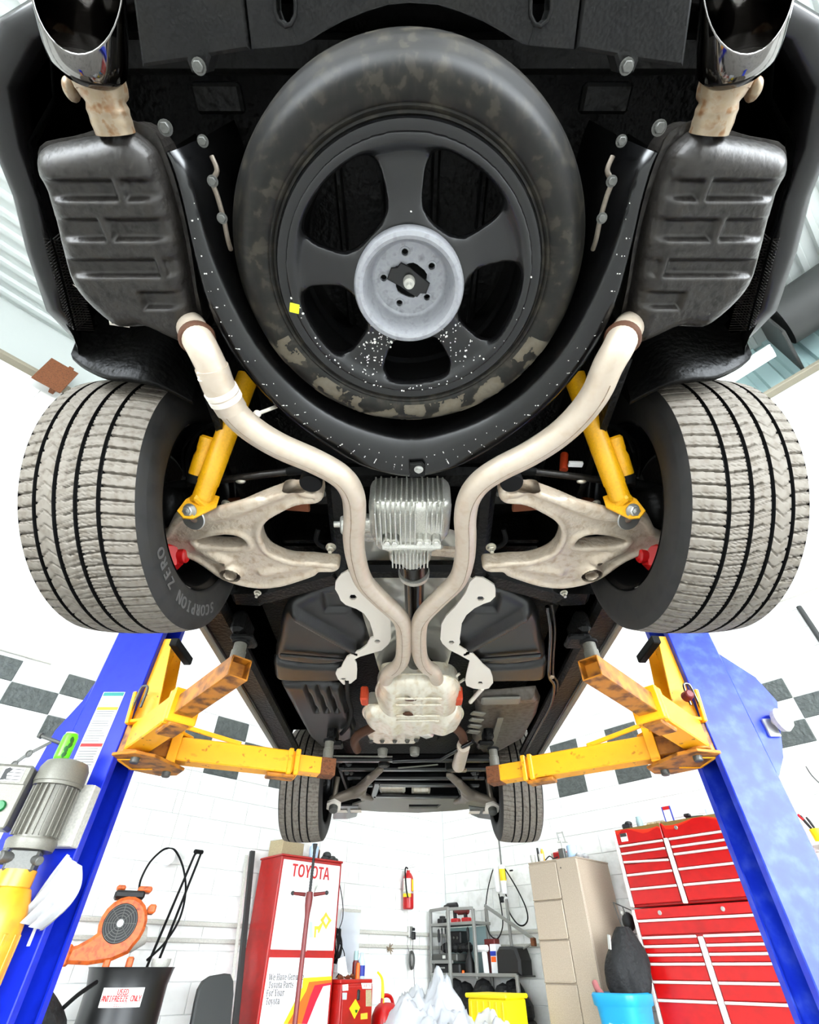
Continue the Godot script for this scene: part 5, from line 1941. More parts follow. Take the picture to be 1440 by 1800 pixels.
func differential() -> void:
	var c := the_car
	var m: Vector3 = v(0.002, 1.8, -1.161)
	var field := func(p: Vector3) -> float:
		var d := rbox(p, m + v(0.0, 0.0, 0.035), v(0.132, 0.075, 0.085), 0.035)
		d = smin(d, rbox(p, m + v(-0.005, -0.012, -0.055), v(0.115, 0.07, 0.05), 0.03), 0.02)
		d = smin(d, rbox(p, m + v(0.0, -0.02, -0.125), v(0.075, 0.062, 0.06), 0.03), 0.03)
		d = smin(d, bone(p, m + v(0, 0, -0.1), m + v(0.01, 0.0, -0.27), 0.065, 0.045), 0.04)
		d = smin(d, bone(p, m + v(-0.10, -0.03, 0.07), m + v(-0.10, -0.05, -0.03), 0.02, 0.028), 0.02)
		d = smin(d, bone(p, m + v(0.09, -0.03, 0.07), m + v(0.09, -0.05, -0.03), 0.02, 0.028), 0.02)
		return d
	var b := MB.new()
	b.nets(field, m + v(-0.17, -0.13, -0.36), m + v(0.17, 0.12, 0.17), 0.0095)
	var df := part("differential", b, M.alloy, c, "bright alloy differential with cast fins")
	for k in 13:
		var f := MB.new()
		var x := -0.108 + 0.0155 * k + (0.02 if k > 8 else 0.0)
		f.box(m + v(x, -0.085, 0.045 if k < 9 else 0.075), v(0.005, 0.052, 0.15 if k < 9 else 0.09), Basis(), 0.0018)
		part("fin", f, M.alloy, df)
	for k in 14:
		var f := MB.new()
		f.box(m + v(-0.11 + 0.0165 * k, -0.012, 0.122), v(0.0055, 0.105 + 0.01 * sin(k * 2.2), 0.03), Basis(), 0.0018)
		part("fin", f, M.alloy, df)
	for k in 11:
		var f := MB.new()
		f.box(m + v(-0.06 + 0.012 * k, -0.092, -0.118), v(0.0045, 0.034, 0.09 - 0.004 * absf(k - 5)), Basis(), 0.0015)
		part("fin", f, M.alloy, df)
	var lip := MB.new()
	lip.box(m + v(0.005, -0.082, -0.058), v(0.21, 0.036, 0.024), Basis(), 0.008)
	part("cover_flange", lip, M.alloy, df)
	for q in [Vector2(-0.075, -0.02), Vector2(-0.05, -0.022), Vector2(0.03, -0.02), Vector2(0.055, -0.022), Vector2(0.085, -0.02)]:
		var t := MB.new()
		t.cyl(m + v(q.x, -0.05, q.y + 0.004), m + v(q.x, -0.104, q.y), 0.017, 0.015, 16, 0.003)
		hexbolt(t, m + v(q.x, -0.104, q.y), v(0, -1, 0.2), 0.0105)
		part("bolt", t, M.alloy, df)
	# lock motor on the left with its bracket
	var mo := MB.new()
	mo.cyl(m + v(-0.12, -0.01, -0.035), m + v(-0.235, -0.01, -0.035), 0.036, -1, 28, 0.005)
	mo.cyl(m + v(-0.235, -0.01, -0.035), m + v(-0.26, -0.01, -0.035), 0.012, -1, 12, 0.002)
	mo.bar(m + v(-0.05, -0.02, -0.085), m + v(-0.215, -0.02, -0.07), 0.05, 0.03, Vector3.UP, 0.005)
	part("lock_motor", mo, M.alloy, df)
	var ar := MB.new()
	ar.bar(m + v(0.06, -0.01, -0.175), m + v(0.20, -0.01, -0.19), 0.045, 0.025, Vector3.UP, 0.006)
	part("mount_arm", ar, M.cast, df)
	var ps := MB.new()
	ps.tube([m + v(0.01, 0.0, -0.24), m + v(0.015, 0.0, -0.30)], [0.055, 0.055], 24)
	ps.tube([m + v(0.015, 0.0, -0.30), m + v(0.03, 0.03, -1.4)], [0.04, 0.04], 24)
	part("propeller_shaft", ps, M.black_gloss, c)
	var rg := MB.new()
	rg.lathe([Vector2(0.045, 0.0), Vector2(0.06, 0.0), Vector2(0.06, 0.018), Vector2(0.045, 0.018)], MB.frame(m + v(0.015, 0.0, -0.315), v(0, 0, -1)), 28)
	part("shaft_ring", rg, M.alloy, c)


func floor_pans() -> void:
	var c := the_car
	# foil-faced tunnel shield
	var tn := MB.new()
	var rows := []
	for k in 15:
		var z := -1.36 - 0.075 * k
		var row := PackedVector3Array()
		for e in 17:
			var a := PI * e / 16
			var w := 0.24 - 0.006 * k
			row.append(v(CX + 0.01 - cos(a) * w * (1.0 if e > 0 and e < 16 else 1.08), EYE + 1.115 + sin(a) * 0.12 + (0.004 * sin(e * 2.3 + k) if k % 2 == 0 else 0.0), z))
		rows.append(row)
	tn.grid(rows)
	part("tunnel_shield", tn, M.foil, c, "crinkled foil heat shield")
	# the two long cream braces beside the pipes
	var bl := [Vector2(-0.232, -1.442), Vector2(-0.26, -1.464), Vector2(-0.287, -1.515), Vector2(-0.294, -1.561), Vector2(-0.285, -1.601), Vector2(-0.28, -1.642), Vector2(-0.263, -1.675), Vector2(-0.221, -1.705), Vector2(-0.192, -1.741), Vector2(-0.172, -1.809), Vector2(-0.164, -1.886), Vector2(-0.16, -1.941), Vector2(-0.178, -1.952), Vector2(-0.188, -1.983), Vector2(-0.198, -2.015), Vector2(-0.233, -2.064), Vector2(-0.262, -2.087), Vector2(-0.302, -2.132), Vector2(-0.327, -2.198), Vector2(-0.341, -2.247), Vector2(-0.364, -2.272), Vector2(-0.376, -2.31), Vector2(-0.371, -2.369), Vector2(-0.349, -2.441), Vector2(-0.308, -2.424), Vector2(-0.274, -2.369), Vector2(-0.263, -2.272), Vector2(-0.26, -2.198), Vector2(-0.268, -2.156), Vector2(-0.238, -2.127), Vector2(-0.179, -2.092), Vector2(-0.131, -2.064), Vector2(-0.097, -2.004), Vector2(-0.084, -1.952), Vector2(-0.081, -1.786), Vector2(-0.099, -1.75), Vector2(-0.164, -1.601), Vector2(-0.207, -1.534), Vector2(-0.218, -1.478)]
	var hl := [[Vector2(-0.244, -1.621), Vector2(-0.235, -1.601), Vector2(-0.219, -1.601), Vector2(-0.212, -1.621), Vector2(-0.222, -1.638), Vector2(-0.238, -1.638)], [Vector2(-0.162, -1.978), Vector2(-0.153, -1.962), Vector2(-0.14, -1.962), Vector2(-0.133, -1.978), Vector2(-0.142, -1.994), Vector2(-0.155, -1.994)], [Vector2(-0.363, -2.376), Vector2(-0.35, -2.363), Vector2(-0.332, -2.363), Vector2(-0.325, -2.376), Vector2(-0.338, -2.39), Vector2(-0.353, -2.39)]]
	var o := bl
	for h in hl:
		o = MB.holed(o, h)
	var pb := MB.new()
	pb.prism(o, EYE + 1.076, EYE + 1.084)
	part("tunnel_brace", pb, M.cream, c, "cream pressed brace plate with three holes")
	var br := [Vector2(0.253, -1.482), Vector2(0.279, -1.486), Vector2(0.304, -1.508), Vector2(0.331, -1.534), Vector2(0.34, -1.565), Vector2(0.346, -1.613), Vector2(0.33, -1.65), Vector2(0.304, -1.667), Vector2(0.27, -1.701), Vector2(0.241, -1.754), Vector2(0.227, -1.819), Vector2(0.228, -1.896), Vector2(0.228, -1.957), Vector2(0.233, -1.988), Vector2(0.227, -2.02), Vector2(0.26, -2.059), Vector2(0.298, -2.092), Vector2(0.331, -2.15), Vector2(0.359, -2.204), Vector2(0.407, -2.278), Vector2(0.429, -2.356), Vector2(0.439, -2.417), Vector2(0.424, -2.487), Vector2(0.392, -2.502), Vector2(0.341, -2.487), Vector2(0.302, -2.452), Vector2(0.291, -2.396), Vector2(0.29, -2.317), Vector2(0.292, -2.24), Vector2(0.294, -2.168), Vector2(0.234, -2.104), Vector2(0.187, -2.059), Vector2(0.152, -1.999), Vector2(0.14, -1.957), Vector2(0.139, -1.828), Vector2(0.155, -1.763), Vector2(0.189, -1.692), Vector2(0.223, -1.593), Vector2(0.234, -1.515)]
	var hr := [[Vector2(0.272, -1.629), Vector2(0.277, -1.613), Vector2(0.293, -1.613), Vector2(0.304, -1.629), Vector2(0.297, -1.646), Vector2(0.281, -1.646)], [Vector2(0.178, -1.988), Vector2(0.185, -1.973), Vector2(0.198, -1.973), Vector2(0.207, -1.988), Vector2(0.2, -2.004), Vector2(0.187, -2.004)], [Vector2(0.356, -2.424), Vector2(0.363, -2.403), Vector2(0.378, -2.403), Vector2(0.386, -2.424), Vector2(0.382, -2.438), Vector2(0.367, -2.438)]]
	for h in hr:
		br = MB.holed(br, h)
	var p2 := MB.new()
	p2.prism(br, EYE + 1.076, EYE + 1.084)
	part("tunnel_brace", p2, M.cream, c, "cream pressed brace plate ending in a rounded paddle")
	# black moulded panels and tank under the rear seat
	var ridge := func(x: float, z: float) -> float:
		var s := 0.0
		var d := absf((x + 0.50) * 0.80 + (z + 1.78) * 0.60)
		s -= 0.034 * (1.0 - smoothstep(0.016, 0.036, d))
		var e := maxf(absf(x + 0.30) - 0.07, absf(z + 1.72) - 0.07)
		s += 0.024 * (1.0 - smoothstep(-0.012, 0.004, e))
		return s
	var p1 := MB.new()
	p1.pressed(spl([Vector2(-0.464, -1.698), Vector2(-0.377, -1.632), Vector2(-0.28, -1.6), Vector2(-0.235, -1.796), Vector2(-0.181, -1.9), Vector2(-0.174, -2.044), Vector2(-0.227, -2.179), Vector2(-0.321, -2.275), Vector2(-0.471, -2.307), Vector2(-0.639, -2.263), Vector2(-0.676, -2.214), Vector2(-0.624, -2.044), Vector2(-0.573, -1.861), Vector2(-0.523, -1.759)], 3, true), EYE + 1.16, -0.05, 0.05, ridge, 0.009)
	both("tank_panel", p1, M.pan, c)
	var p3 := MB.new()
	p3.pressed(spl([Vector2(-0.683, -2.251), Vector2(-0.587, -2.301), Vector2(-0.355, -2.326), Vector2(-0.344, -2.391), Vector2(-0.373, -2.494), Vector2(-0.56, -2.501), Vector2(-0.714, -2.48), Vector2(-0.712, -2.365)], 3, true), EYE + 1.16, -0.05, 0.035, func(_x, _z): return 0.0, 0.009)
	both("cross_panel", p3, M.pan, c)
	var strap := MB.new()
	strap.bar(v(-0.63, 1.795, -2.144), v(-0.329, 1.795, -2.198), 0.022, 0.012, Vector3.UP, 0.004)
	both("tank_strap", strap, M.black_gloss, c)
	var fp := MB.new()
	var five := func(x: float, z: float) -> float:
		var s := 0.0
		for k in 5:
			var d := absf(x + 0.575 - 0.062 * k - (z + 2.6) * -0.05)
			if z > -2.92 and z < -2.42:
				s += 0.03 * (1.0 - smoothstep(0.006, 0.014, d))
		return s
	fp.pressed([Vector2(-0.71, -2.537), Vector2(-0.504, -2.544), Vector2(-0.382, -2.581), Vector2(-0.365, -2.808), Vector2(-0.35, -3.214), Vector2(-0.38, -3.382), Vector2(-0.492, -3.495), Vector2(-0.625, -3.565), Vector2(-0.675, -3.361), Vector2(-0.696, -2.929)], EYE + 1.15, -0.04, 0.04, five, 0.009)
	part("front_floor_panel", fp, M.pan, c, "black panel with five long slots")
	# bare, dusty panel on the other side
	var rp := MB.new()
	var rel := func(x: float, z: float) -> float:
		return -0.02 * (1.0 - smoothstep(0.05, 0.08, absf(z + 2.66))) + 0.007 * sin(x * 40.0) * smoothstep(-2.8, -2.9, z) * -1.0 * (1.0 if x < 0.42 else 0.2)
	rp.pressed([Vector2(0.366, -2.679), Vector2(0.52, -2.664), Vector2(0.713, -2.618), Vector2(0.767, -2.759), Vector2(0.787, -2.965), Vector2(0.775, -3.382), Vector2(0.655, -3.638), Vector2(0.521, -3.687), Vector2(0.43, -3.427), Vector2(0.407, -2.965)], EYE + 1.15, -0.04, 0.04, rel, 0.009)
	part("front_floor_panel", rp, M.bare_floor, c, "bare grey metal floor panel")
	var wb := MB.new()
	wb.bar(v(0.547, 1.78, -2.914), v(0.558, 1.78, -3.378), 0.035, 0.006, Vector3.UP, 0.002)
	part("shield_strip", wb, M.motor, c)
	for k in 4:
		var lv := MB.new()
		lv.bar(v(0.367, 1.785, -2.847) - v(0, 0, 0.10 * k), v(0.447, 1.785, -2.874) - v(0, 0, 0.10 * k), 0.05, 0.012, Vector3.UP, 0.005)
		part("louvre", lv, M.motor, c)
	var hl2 := MB.new()
	hl2.bar(v(0.405, 1.785, -2.673), v(0.624, 1.785, -2.657), 0.09, 0.02, Vector3.UP, 0.009)
	part("cross_member", hl2, M.motor, c)
	var rd := MB.new()
	rd.tube([v(0.391, 1.78, -2.495), v(0.344, 1.78, -2.676)], 0.012, 10)
	rd.tube(spl([v(0.26, 1.8, -2.36), v(0.238, 1.79, -2.391), v(0.26, 1.79, -2.446), v(0.287, 1.79, -2.405)], 4), 0.007, 8)
	part("cable_stay", rd, M.cream, c)
	# lines along the right sill and the left edge
	for k in 2:
		var ln := MB.new()
		var pts: Array = spl([v(0.587, 1.81, -1.739), v(0.641, 1.8, -1.931), v(0.688, 1.79, -2.188), v(0.729, 1.79, -2.378), v(0.777, 1.79, -2.489), v(0.822, 1.8, -2.775), v(0.821, 1.8, -3.14), v(0.821, 1.8, -3.644)], 5)
		var q := []
		for e in pts:
			q.append(e + v(0.022 * k, 0.012 * k, 0))
		ln.tube(q, 0.009 - 0.003 * k, 10)
		part("fuel_line", ln, M.black_gloss if k == 0 else M.muffler, c)
	var cl := MB.new()
	cl.ball(v(0.727, 1.77, -2.334), v(0.014, 0.01, 0.014))
	part("clip", cl, M.tail_pipe, c)
	var ed := MB.new()
	ed.tube(spl([v(-0.326, 1.78, -2.39), v(-0.344, 1.79, -2.63), v(-0.342, 1.79, -2.835), v(-0.384, 1.79, -3.063), v(-0.442, 1.79, -3.213)], 5), 0.012, 10)
	part("harness", ed, M.black_rubber, c)


func mid_exhaust() -> void:
	var c := the_car
	for k in 2:
		var o: Array = [Vector2(-0.151, -2.361), Vector2(-0.137, -2.308), Vector2(-0.057, -2.282), Vector2(0.114, -2.282), Vector2(0.2, -2.308), Vector2(0.245, -2.375), Vector2(0.265, -2.488), Vector2(0.262, -2.608), Vector2(0.242, -2.68), Vector2(0.048, -2.696), Vector2(-0.143, -2.68), Vector2(-0.168, -2.593), Vector2(-0.174, -2.473)] if k == 0 else [Vector2(-0.261, -2.772), Vector2(-0.236, -2.688), Vector2(-0.19, -2.656), Vector2(0.048, -2.705), Vector2(0.241, -2.672), Vector2(0.282, -2.705), Vector2(0.305, -2.789), Vector2(0.296, -2.895), Vector2(0.261, -2.969), Vector2(0.052, -2.998), Vector2(-0.178, -2.969), Vector2(-0.243, -2.895)]
		var xm := 0.045
		var rel := func(x: float, z: float) -> float:
			var s := -0.011 * cos(absf(x - xm) * 42.0)
			return s * (1.0 if absf(x - xm) > 0.02 else 0.3)
		var b := MB.new()
		b.pressed(spl(o, 4, true), EYE + 1.06, -0.075, 0.09, rel, 0.0075)
		b.prism(spl(o, 3, true), EYE + 1.06, EYE + 1.13)
		var m := part("resonator", b, M.shield, c, "ribbed cream resonator")
		var f := MB.new()
		f.prism(spl(o, 3, true), EYE + 1.058, EYE + 1.064, Transform3D(Basis(v(1.04, 0, 0), v(0, 1, 0), v(0, 0, 1.04)), v(-0.04 * xm, 0, 0.04 * (2.5 if k == 0 else 2.8))))
		part("seam_flange", f, M.shield, m)
		var h := MB.new()
		h.ball(v(0.006, 1.685, -2.405) if k == 0 else v(-0.003, 1.685, -2.601), v(0.035, 0.008, 0.022), Basis(), 16)
		part("dimple", h, M.weld, m)
		for e in 2:
			var bar_ := MB.new()
			var y: float = [[-2.39, -2.47], [-2.62, -2.69]][k][e]
			bar_.bar(v(-0.075, 1.682, y), v(0.165, 1.682, y), 0.016, 0.01, Vector3.UP, 0.004)
			part("stiffener", bar_, M.shield, m)
	for q in [v(-0.241, 1.75, -2.519), v(0.262, 1.75, -2.519)]:
		var b := MB.new()
		b.box(q, v(0.04, 0.075, 0.09), Basis(), 0.008)
		part("rubber_mount", b, M.orange, c, "orange rubber exhaust mount")
	# brown down pipes and their flanges
	var dp := MB.new()
	dp.tube(spl([v(-0.179, 1.76, -2.951), v(-0.253, 1.76, -3.046), v(-0.324, 1.76, -3.145), v(-0.36, 1.76, -3.271), v(-0.357, 1.77, -3.461)], 5), 0.028, 16)
	part("down_pipe", dp, M.weld, c, "heat-browned down pipe")
	var dq := MB.new()
	dq.tube(spl([v(0.24, 1.76, -2.951), v(0.304, 1.76, -3.065), v(0.342, 1.76, -3.186), v(0.353, 1.75, -3.328)], 5), 0.028, 16)
	part("down_pipe", dq, M.weld, c, "heat-browned down pipe")
	var ct := MB.new()
	ct.tube([v(0.348, 1.73, -3.243), v(0.347, 1.73, -3.673)], [0.042, 0.045], 20)
	part("converter", ct, M.pipe, c)
	var cf := MB.new()
	cf.box(v(0.358, 1.74, -3.818), v(0.12, 0.02, 0.05), Basis(), 0.006)
	part("pipe_flange", cf, M.tail_pipe, c)
	# gearbox pan with its bolts
	var pan := flat([Vector2(-0.268, -3.115), Vector2(-0.237, -3.026), Vector2(0.052, -2.998), Vector2(0.07, -3.056), Vector2(0.066, -3.198), Vector2(0.037, -3.273), Vector2(-0.215, -3.273), Vector2(-0.256, -3.219)], EYE + 1.045, EYE + 1.12, 0.012)
	var pp := part("gearbox_pan", pan, M.shield, c)
	for q in [v(-0.246, 1.74, -3.188), v(-0.174, 1.74, -3.188), v(-0.094, 1.74, -3.188), v(-0.014, 1.74, -3.188), v(0.043, 1.74, -3.167)]:
		var b := MB.new()
		hexbolt(b, q, v(0, -1, 0), 0.012)
		part("bolt", b, M.dull_steel, pp)
	for q in [v(-0.133, 1.73, -2.849), v(-0.05, 1.72, -2.857), v(0.051, 1.73, -2.922), v(0.135, 1.73, -2.903), v(0.099, 1.75, -3.095)]:
		var bj := MB.new()
		bj.box(q, v(0.10, 0.03, 0.07), Basis(Vector3.UP, q.x * 9.0), 0.01)
		part("gearbox_shield", bj, M.foil, c)
	var gb := MB.new()
	gb.box(v(0.02, EYE + 1.2, -3.2), v(0.42, 0.14, 0.6), Basis(), 0.04)
	part("gearbox", gb, M.underseal, c)
	for q in [v(-0.18, 1.76, -3.405), v(0.034, 1.76, -3.382)]:
		var b := MB.new()
		b.cyl(q, q + v(0, -0.05, 0), 0.035, 0.03, 16, 0.005)
		part("mount_stud", b, M.motor, c)


func front_end() -> void:
	var c := the_car
	# crossmembers, black with bright edges
	for k in 4:
		var y: float = [-3.64, -3.85, -4.08, -4.28][k]
		var b := MB.new()
		b.bar(v(-0.53 + 0.02 * k, 1.77, y), v(0.63 - 0.02 * k, 1.77, y), 0.06, 0.05, Vector3.UP, 0.012)
		part("crossmember", b, M.black_gloss, c)
	var rod := MB.new()
	rod.tube([v(-0.117, 1.72, -3.536), v(0.212, 1.72, -3.486), v(0.399, 1.72, -3.137)], 0.013, 10)
	part("steering_rod", rod, M.black_gloss, c)
	var rf := MB.new()
	rf.bar(v(-0.518, 1.735, -3.476), v(-0.116, 1.735, -3.489), 0.012, 0.008, Vector3.UP, 0.002)
	rf.bar(v(-0.082, 1.735, -3.745), v(0.202, 1.735, -3.665), 0.012, 0.008, Vector3.UP, 0.002)
	part("edge_strip", rf, M.motor, c)
	for q in [v(-0.183, 1.74, -3.696), v(0.302, 1.74, -3.79)]:
		var b := MB.new()
		b.cyl(q + v(0, -0.01, 0), q + v(0, 0.05, 0), 0.04, -1, 20, 0.006)
		part("bush", b, M.underseal, c)
	# engine cradle tray: a frame of bars round an opening
	var cr := MB.new()
	cr.bar(v(-0.252, 1.75, -4.185), v(0.398, 1.75, -4.217), 0.05, 0.03, Vector3.UP, 0.01)
	cr.bar(v(-0.313, 1.75, -4.563), v(0.461, 1.75, -4.601), 0.06, 0.03, Vector3.UP, 0.01)
	cr.bar(v(-0.25, 1.75, -4.153), v(-0.311, 1.75, -4.601), 0.06, 0.03, Vector3.UP, 0.01)
	cr.bar(v(0.384, 1.75, -4.153), v(0.469, 1.75, -4.638), 0.06, 0.03, Vector3.UP, 0.01)
	part("engine_cradle", cr, M.black_gloss, c)
	var sump := MB.new()
	sump.box(v(-0.145, 1.8, -4.522), v(0.22, 0.06, 0.22), Basis(), 0.02)
	sump.box(v(0.098, 1.8, -4.612), v(0.16, 0.05, 0.16), Basis(), 0.02)
	part("sump", sump, M.shield, c)
	# undertray below the nose
	var ut := flat([Vector2(-0.281, -4.601), Vector2(0.049, -4.676), Vector2(0.42, -4.638), Vector2(0.578, -4.754), Vector2(0.759, -4.917), Vector2(0.422, -5.089), Vector2(0.08, -5.178), Vector2(-0.276, -5.133), Vector2(-0.626, -5.023), Vector2(-0.43, -4.774)], EYE + 1.045, EYE + 1.06, 0.0, [Vector2(-0.005, -4.855), Vector2(0.284, -4.855), Vector2(0.25, -5.001), Vector2(-0.005, -5.001)])
	part("undertray", ut, M.motor, c, "pale grey undertray")
	# front lower arms, splayed from the cradle to the ball joints
	for k in 2:
		var bj: Vector3 = v(-0.589, 1.65, -4.249) if k == 0 else v(0.652, 1.65, -4.319)
		var up: Vector3 = v(-0.216, 1.74, -3.804) if k == 0 else v(0.299, 1.74, -3.932)
		var lo: Vector3 = v(-0.331, 1.74, -4.632) if k == 0 else v(0.408, 1.74, -4.748)
		var mid := (up + lo) / 2
		var fld := func(p: Vector3) -> float:
			var d := bone(p, bj, bj.lerp(mid, 0.6), 0.045, 0.05, 1.3)
			d = smin(d, bone(p, bj.lerp(mid, 0.5), up, 0.042, 0.03, 1.3), 0.03)
			d = smin(d, bone(p, bj.lerp(mid, 0.5), lo, 0.042, 0.028, 1.3), 0.03)
			d = smin(d, bone(p, bj.lerp(up, 0.75), bj.lerp(lo, 0.75), 0.018, 0.018, 1.0), 0.02)
			return d
		var b := MB.new()
		var lo3 := v(minf(bj.x, mid.x) - 0.09, bj.y - 0.06, minf(bj.z, minf(up.z, lo.z)) - 0.08)
		var hi3 := v(maxf(bj.x, maxf(up.x, lo.x)) + 0.06, up.y + 0.05, maxf(bj.z, maxf(up.z, lo.z)) + 0.08)
		b.nets(fld, lo3, hi3, 0.014)
		var arm := part("front_arm", b, M.front_arm, c, "grey-brown front suspension arm")
		var n := MB.new()
		n.lathe([Vector2(0.0, 0.0), Vector2(0.062, 0.0), Vector2(0.062, 0.02), Vector2(0.0, 0.02)], MB.frame(bj - v(0, 0.035, 0), v(0, -1, 0.5), 0.4), 6)
		var nut := part("joint_plate", n, M.cream, arm)
		var nn := MB.new()
		nn.cyl(bj - v(0, 0.05, -0.008), bj - v(0, 0.085, -0.022), 0.034, -1, 20, 0.004)
		part("joint_nut", nn, M.dull_steel, nut)
		var dr := MB.new()
		dr.tube([bj + v(0.0, 0.0, 0.02), (v(-0.575, 1.8, -4.221) if k == 0 else v(0.633, 1.8, -4.285))], 0.02, 12)
		part("damper_rod", dr, M.front_arm, c)
		var hb := MB.new()
		for e in 7:
			hb.ball((v(-0.476, 1.78, -3.879) if k == 0 else v(0.514, 1.78, -3.994)) + v(0.03 * sin(e * 2.1), 0.02 * cos(e * 1.3), 0.12 * sin(e * 1.1) - 0.05), v(0.03, 0.025, 0.03), Basis(), 10)
		part("steering_joint", hb, M.black_gloss, c)
	# duct boxes at the corners of the front bumper
	for k in 2:
		var d := MB.new()
		d.prism([Vector2(-0.674, -4.88), Vector2(-0.449, -4.88), Vector2(-0.505, -5.321), Vector2(-0.601, -5.417), Vector2(-0.752, -5.417)] if k == 0 else [Vector2(0.521, -4.88), Vector2(0.771, -5.006), Vector2(0.83, -5.466), Vector2(0.663, -5.369), Vector2(0.573, -5.228)], EYE + 1.04, EYE + 1.12, Transform3D(), 0.01)
		var dd := part("bumper_duct", d, M.black_gloss, c)
		for e in 2:
			var w := MB.new()
			w.box((v(-0.623, 1.735, -5.06) if k == 0 else v(0.602, 1.735, -5.104)) + v(0.13 * e, 0, 0), v(0.10, 0.008, 0.09), Basis(), 0.002)
			part("duct_window", w, M.cream, dd)


# ---------- things along the left wall: points are (s, y, t) ----------

const LEFT := Basis(Vector3(-ALONG_LEFT.x, 0, -ALONG_LEFT.y), Vector3.UP, Vector3(ALONG_RIGHT.x, 0, ALONG_RIGHT.y))
const RIGHT := Basis(Vector3(ALONG_RIGHT.x, 0, ALONG_RIGHT.y), Vector3.UP, Vector3(ALONG_LEFT.x, 0, ALONG_LEFT.y))


# a flat outline of (s, y) points standing parallel to the left wall, t from t0 to t1
func sheet_left(pts: Array, t0: float, t1: float, bev := 0.0) -> MB:
	var b := MB.new()
	b.prism(pts, t0, t1, Transform3D(Basis(v(ALONG_LEFT.x, 0, ALONG_LEFT.y), v(ALONG_RIGHT.x, 0, ALONG_RIGHT.y), Vector3.UP), v(CORNER.x, 0, CORNER.y)), bev)
	return b


func block_at(c: Vector3, s: Vector3, bs: Basis, bev := 0.004) -> MB:
	var b := MB.new()
	b.box(c, s, bs, bev)
	return b


func things_left() -> void:
	parts_cabinet()
	cabinet_top()
	var st := MB.new()
	st.bar(rm(3.06, 0.0, 0.34), rm(3.10, 1.62, 0.06), 0.055, 0.03, v(ALONG_RIGHT.x, 0, ALONG_RIGHT.y), 0.004)
	solo("wooden_batten", st, M.dark_grey, "long dark batten leaning on the wall left of the red-sided cabinet", "batten", rm(3.06, 0, 0.3))
	var ps := MB.new()
	ps.bar(rm(3.13, 0.0, 0.33), rm(3.155, 1.58, 0.05), 0.03, 0.012, v(ALONG_RIGHT.x, 0, ALONG_RIGHT.y), 0.002)
	solo("pale_strip", ps, M.off_white, "thin pale strip leaning beside the dark batten", "strip", rm(3.13, 0, 0.3))
	hoist_stand()
	small_cabinet()
	gas_can()
	extinguisher()
	outlet()
	drum()
	blower()
	cord_reel()
	# creeper pad
	var cp := MB.new()
	var o := []
	for q in [Vector2(-0.19, 0), Vector2(0.17, 0), Vector2(0.16, 0.52), Vector2(0.145, 0.60), Vector2(0.11, 0.645), Vector2(0.05, 0.65), Vector2(-0.08, 0.635), Vector2(-0.13, 0.61), Vector2(-0.16, 0.56), Vector2(-0.17, 0.48)]:
		o.append(q)
	var lean := LEFT * Basis(v(1, 0, 0), -0.2)
	cp.prism(o, -0.03, 0.03, Transform3D(Basis(lean.x, lean.z, lean.y), rm(3.50, 0.02, 0.74)), 0.012)
	solo("creeper_pad", cp, M.dark_grey, "dark grey padded creeper board standing on end left of the red-sided cabinet", "creeper", rm(3.5, 0, 0.74))
	# black sack half hidden by the column
	var sk := MB.new()
	var rows := []
	for r in 13:
		var f := r / 12.0
		var row := PackedVector3Array()
		for e in 22:
			var a := TAU * e / 22
			var w := 0.30 * sin(PI * (0.12 + 0.86 * f)) * (1.0 + 0.12 * sin(a * 3 + f * 5) + 0.06 * sin(a * 7 - f * 9))
			row.append(v(-2.58 + cos(a) * w, 0.66 * f, -4.62 + sin(a) * w * 0.8))
		rows.append(row)
	sk.grid(rows, true)
	solo("black_sack", sk, M.cloth_black, "black sack slumped behind the motor-side lift post, beside the black drum", "sack", v(-2.58, 0, -4.62))


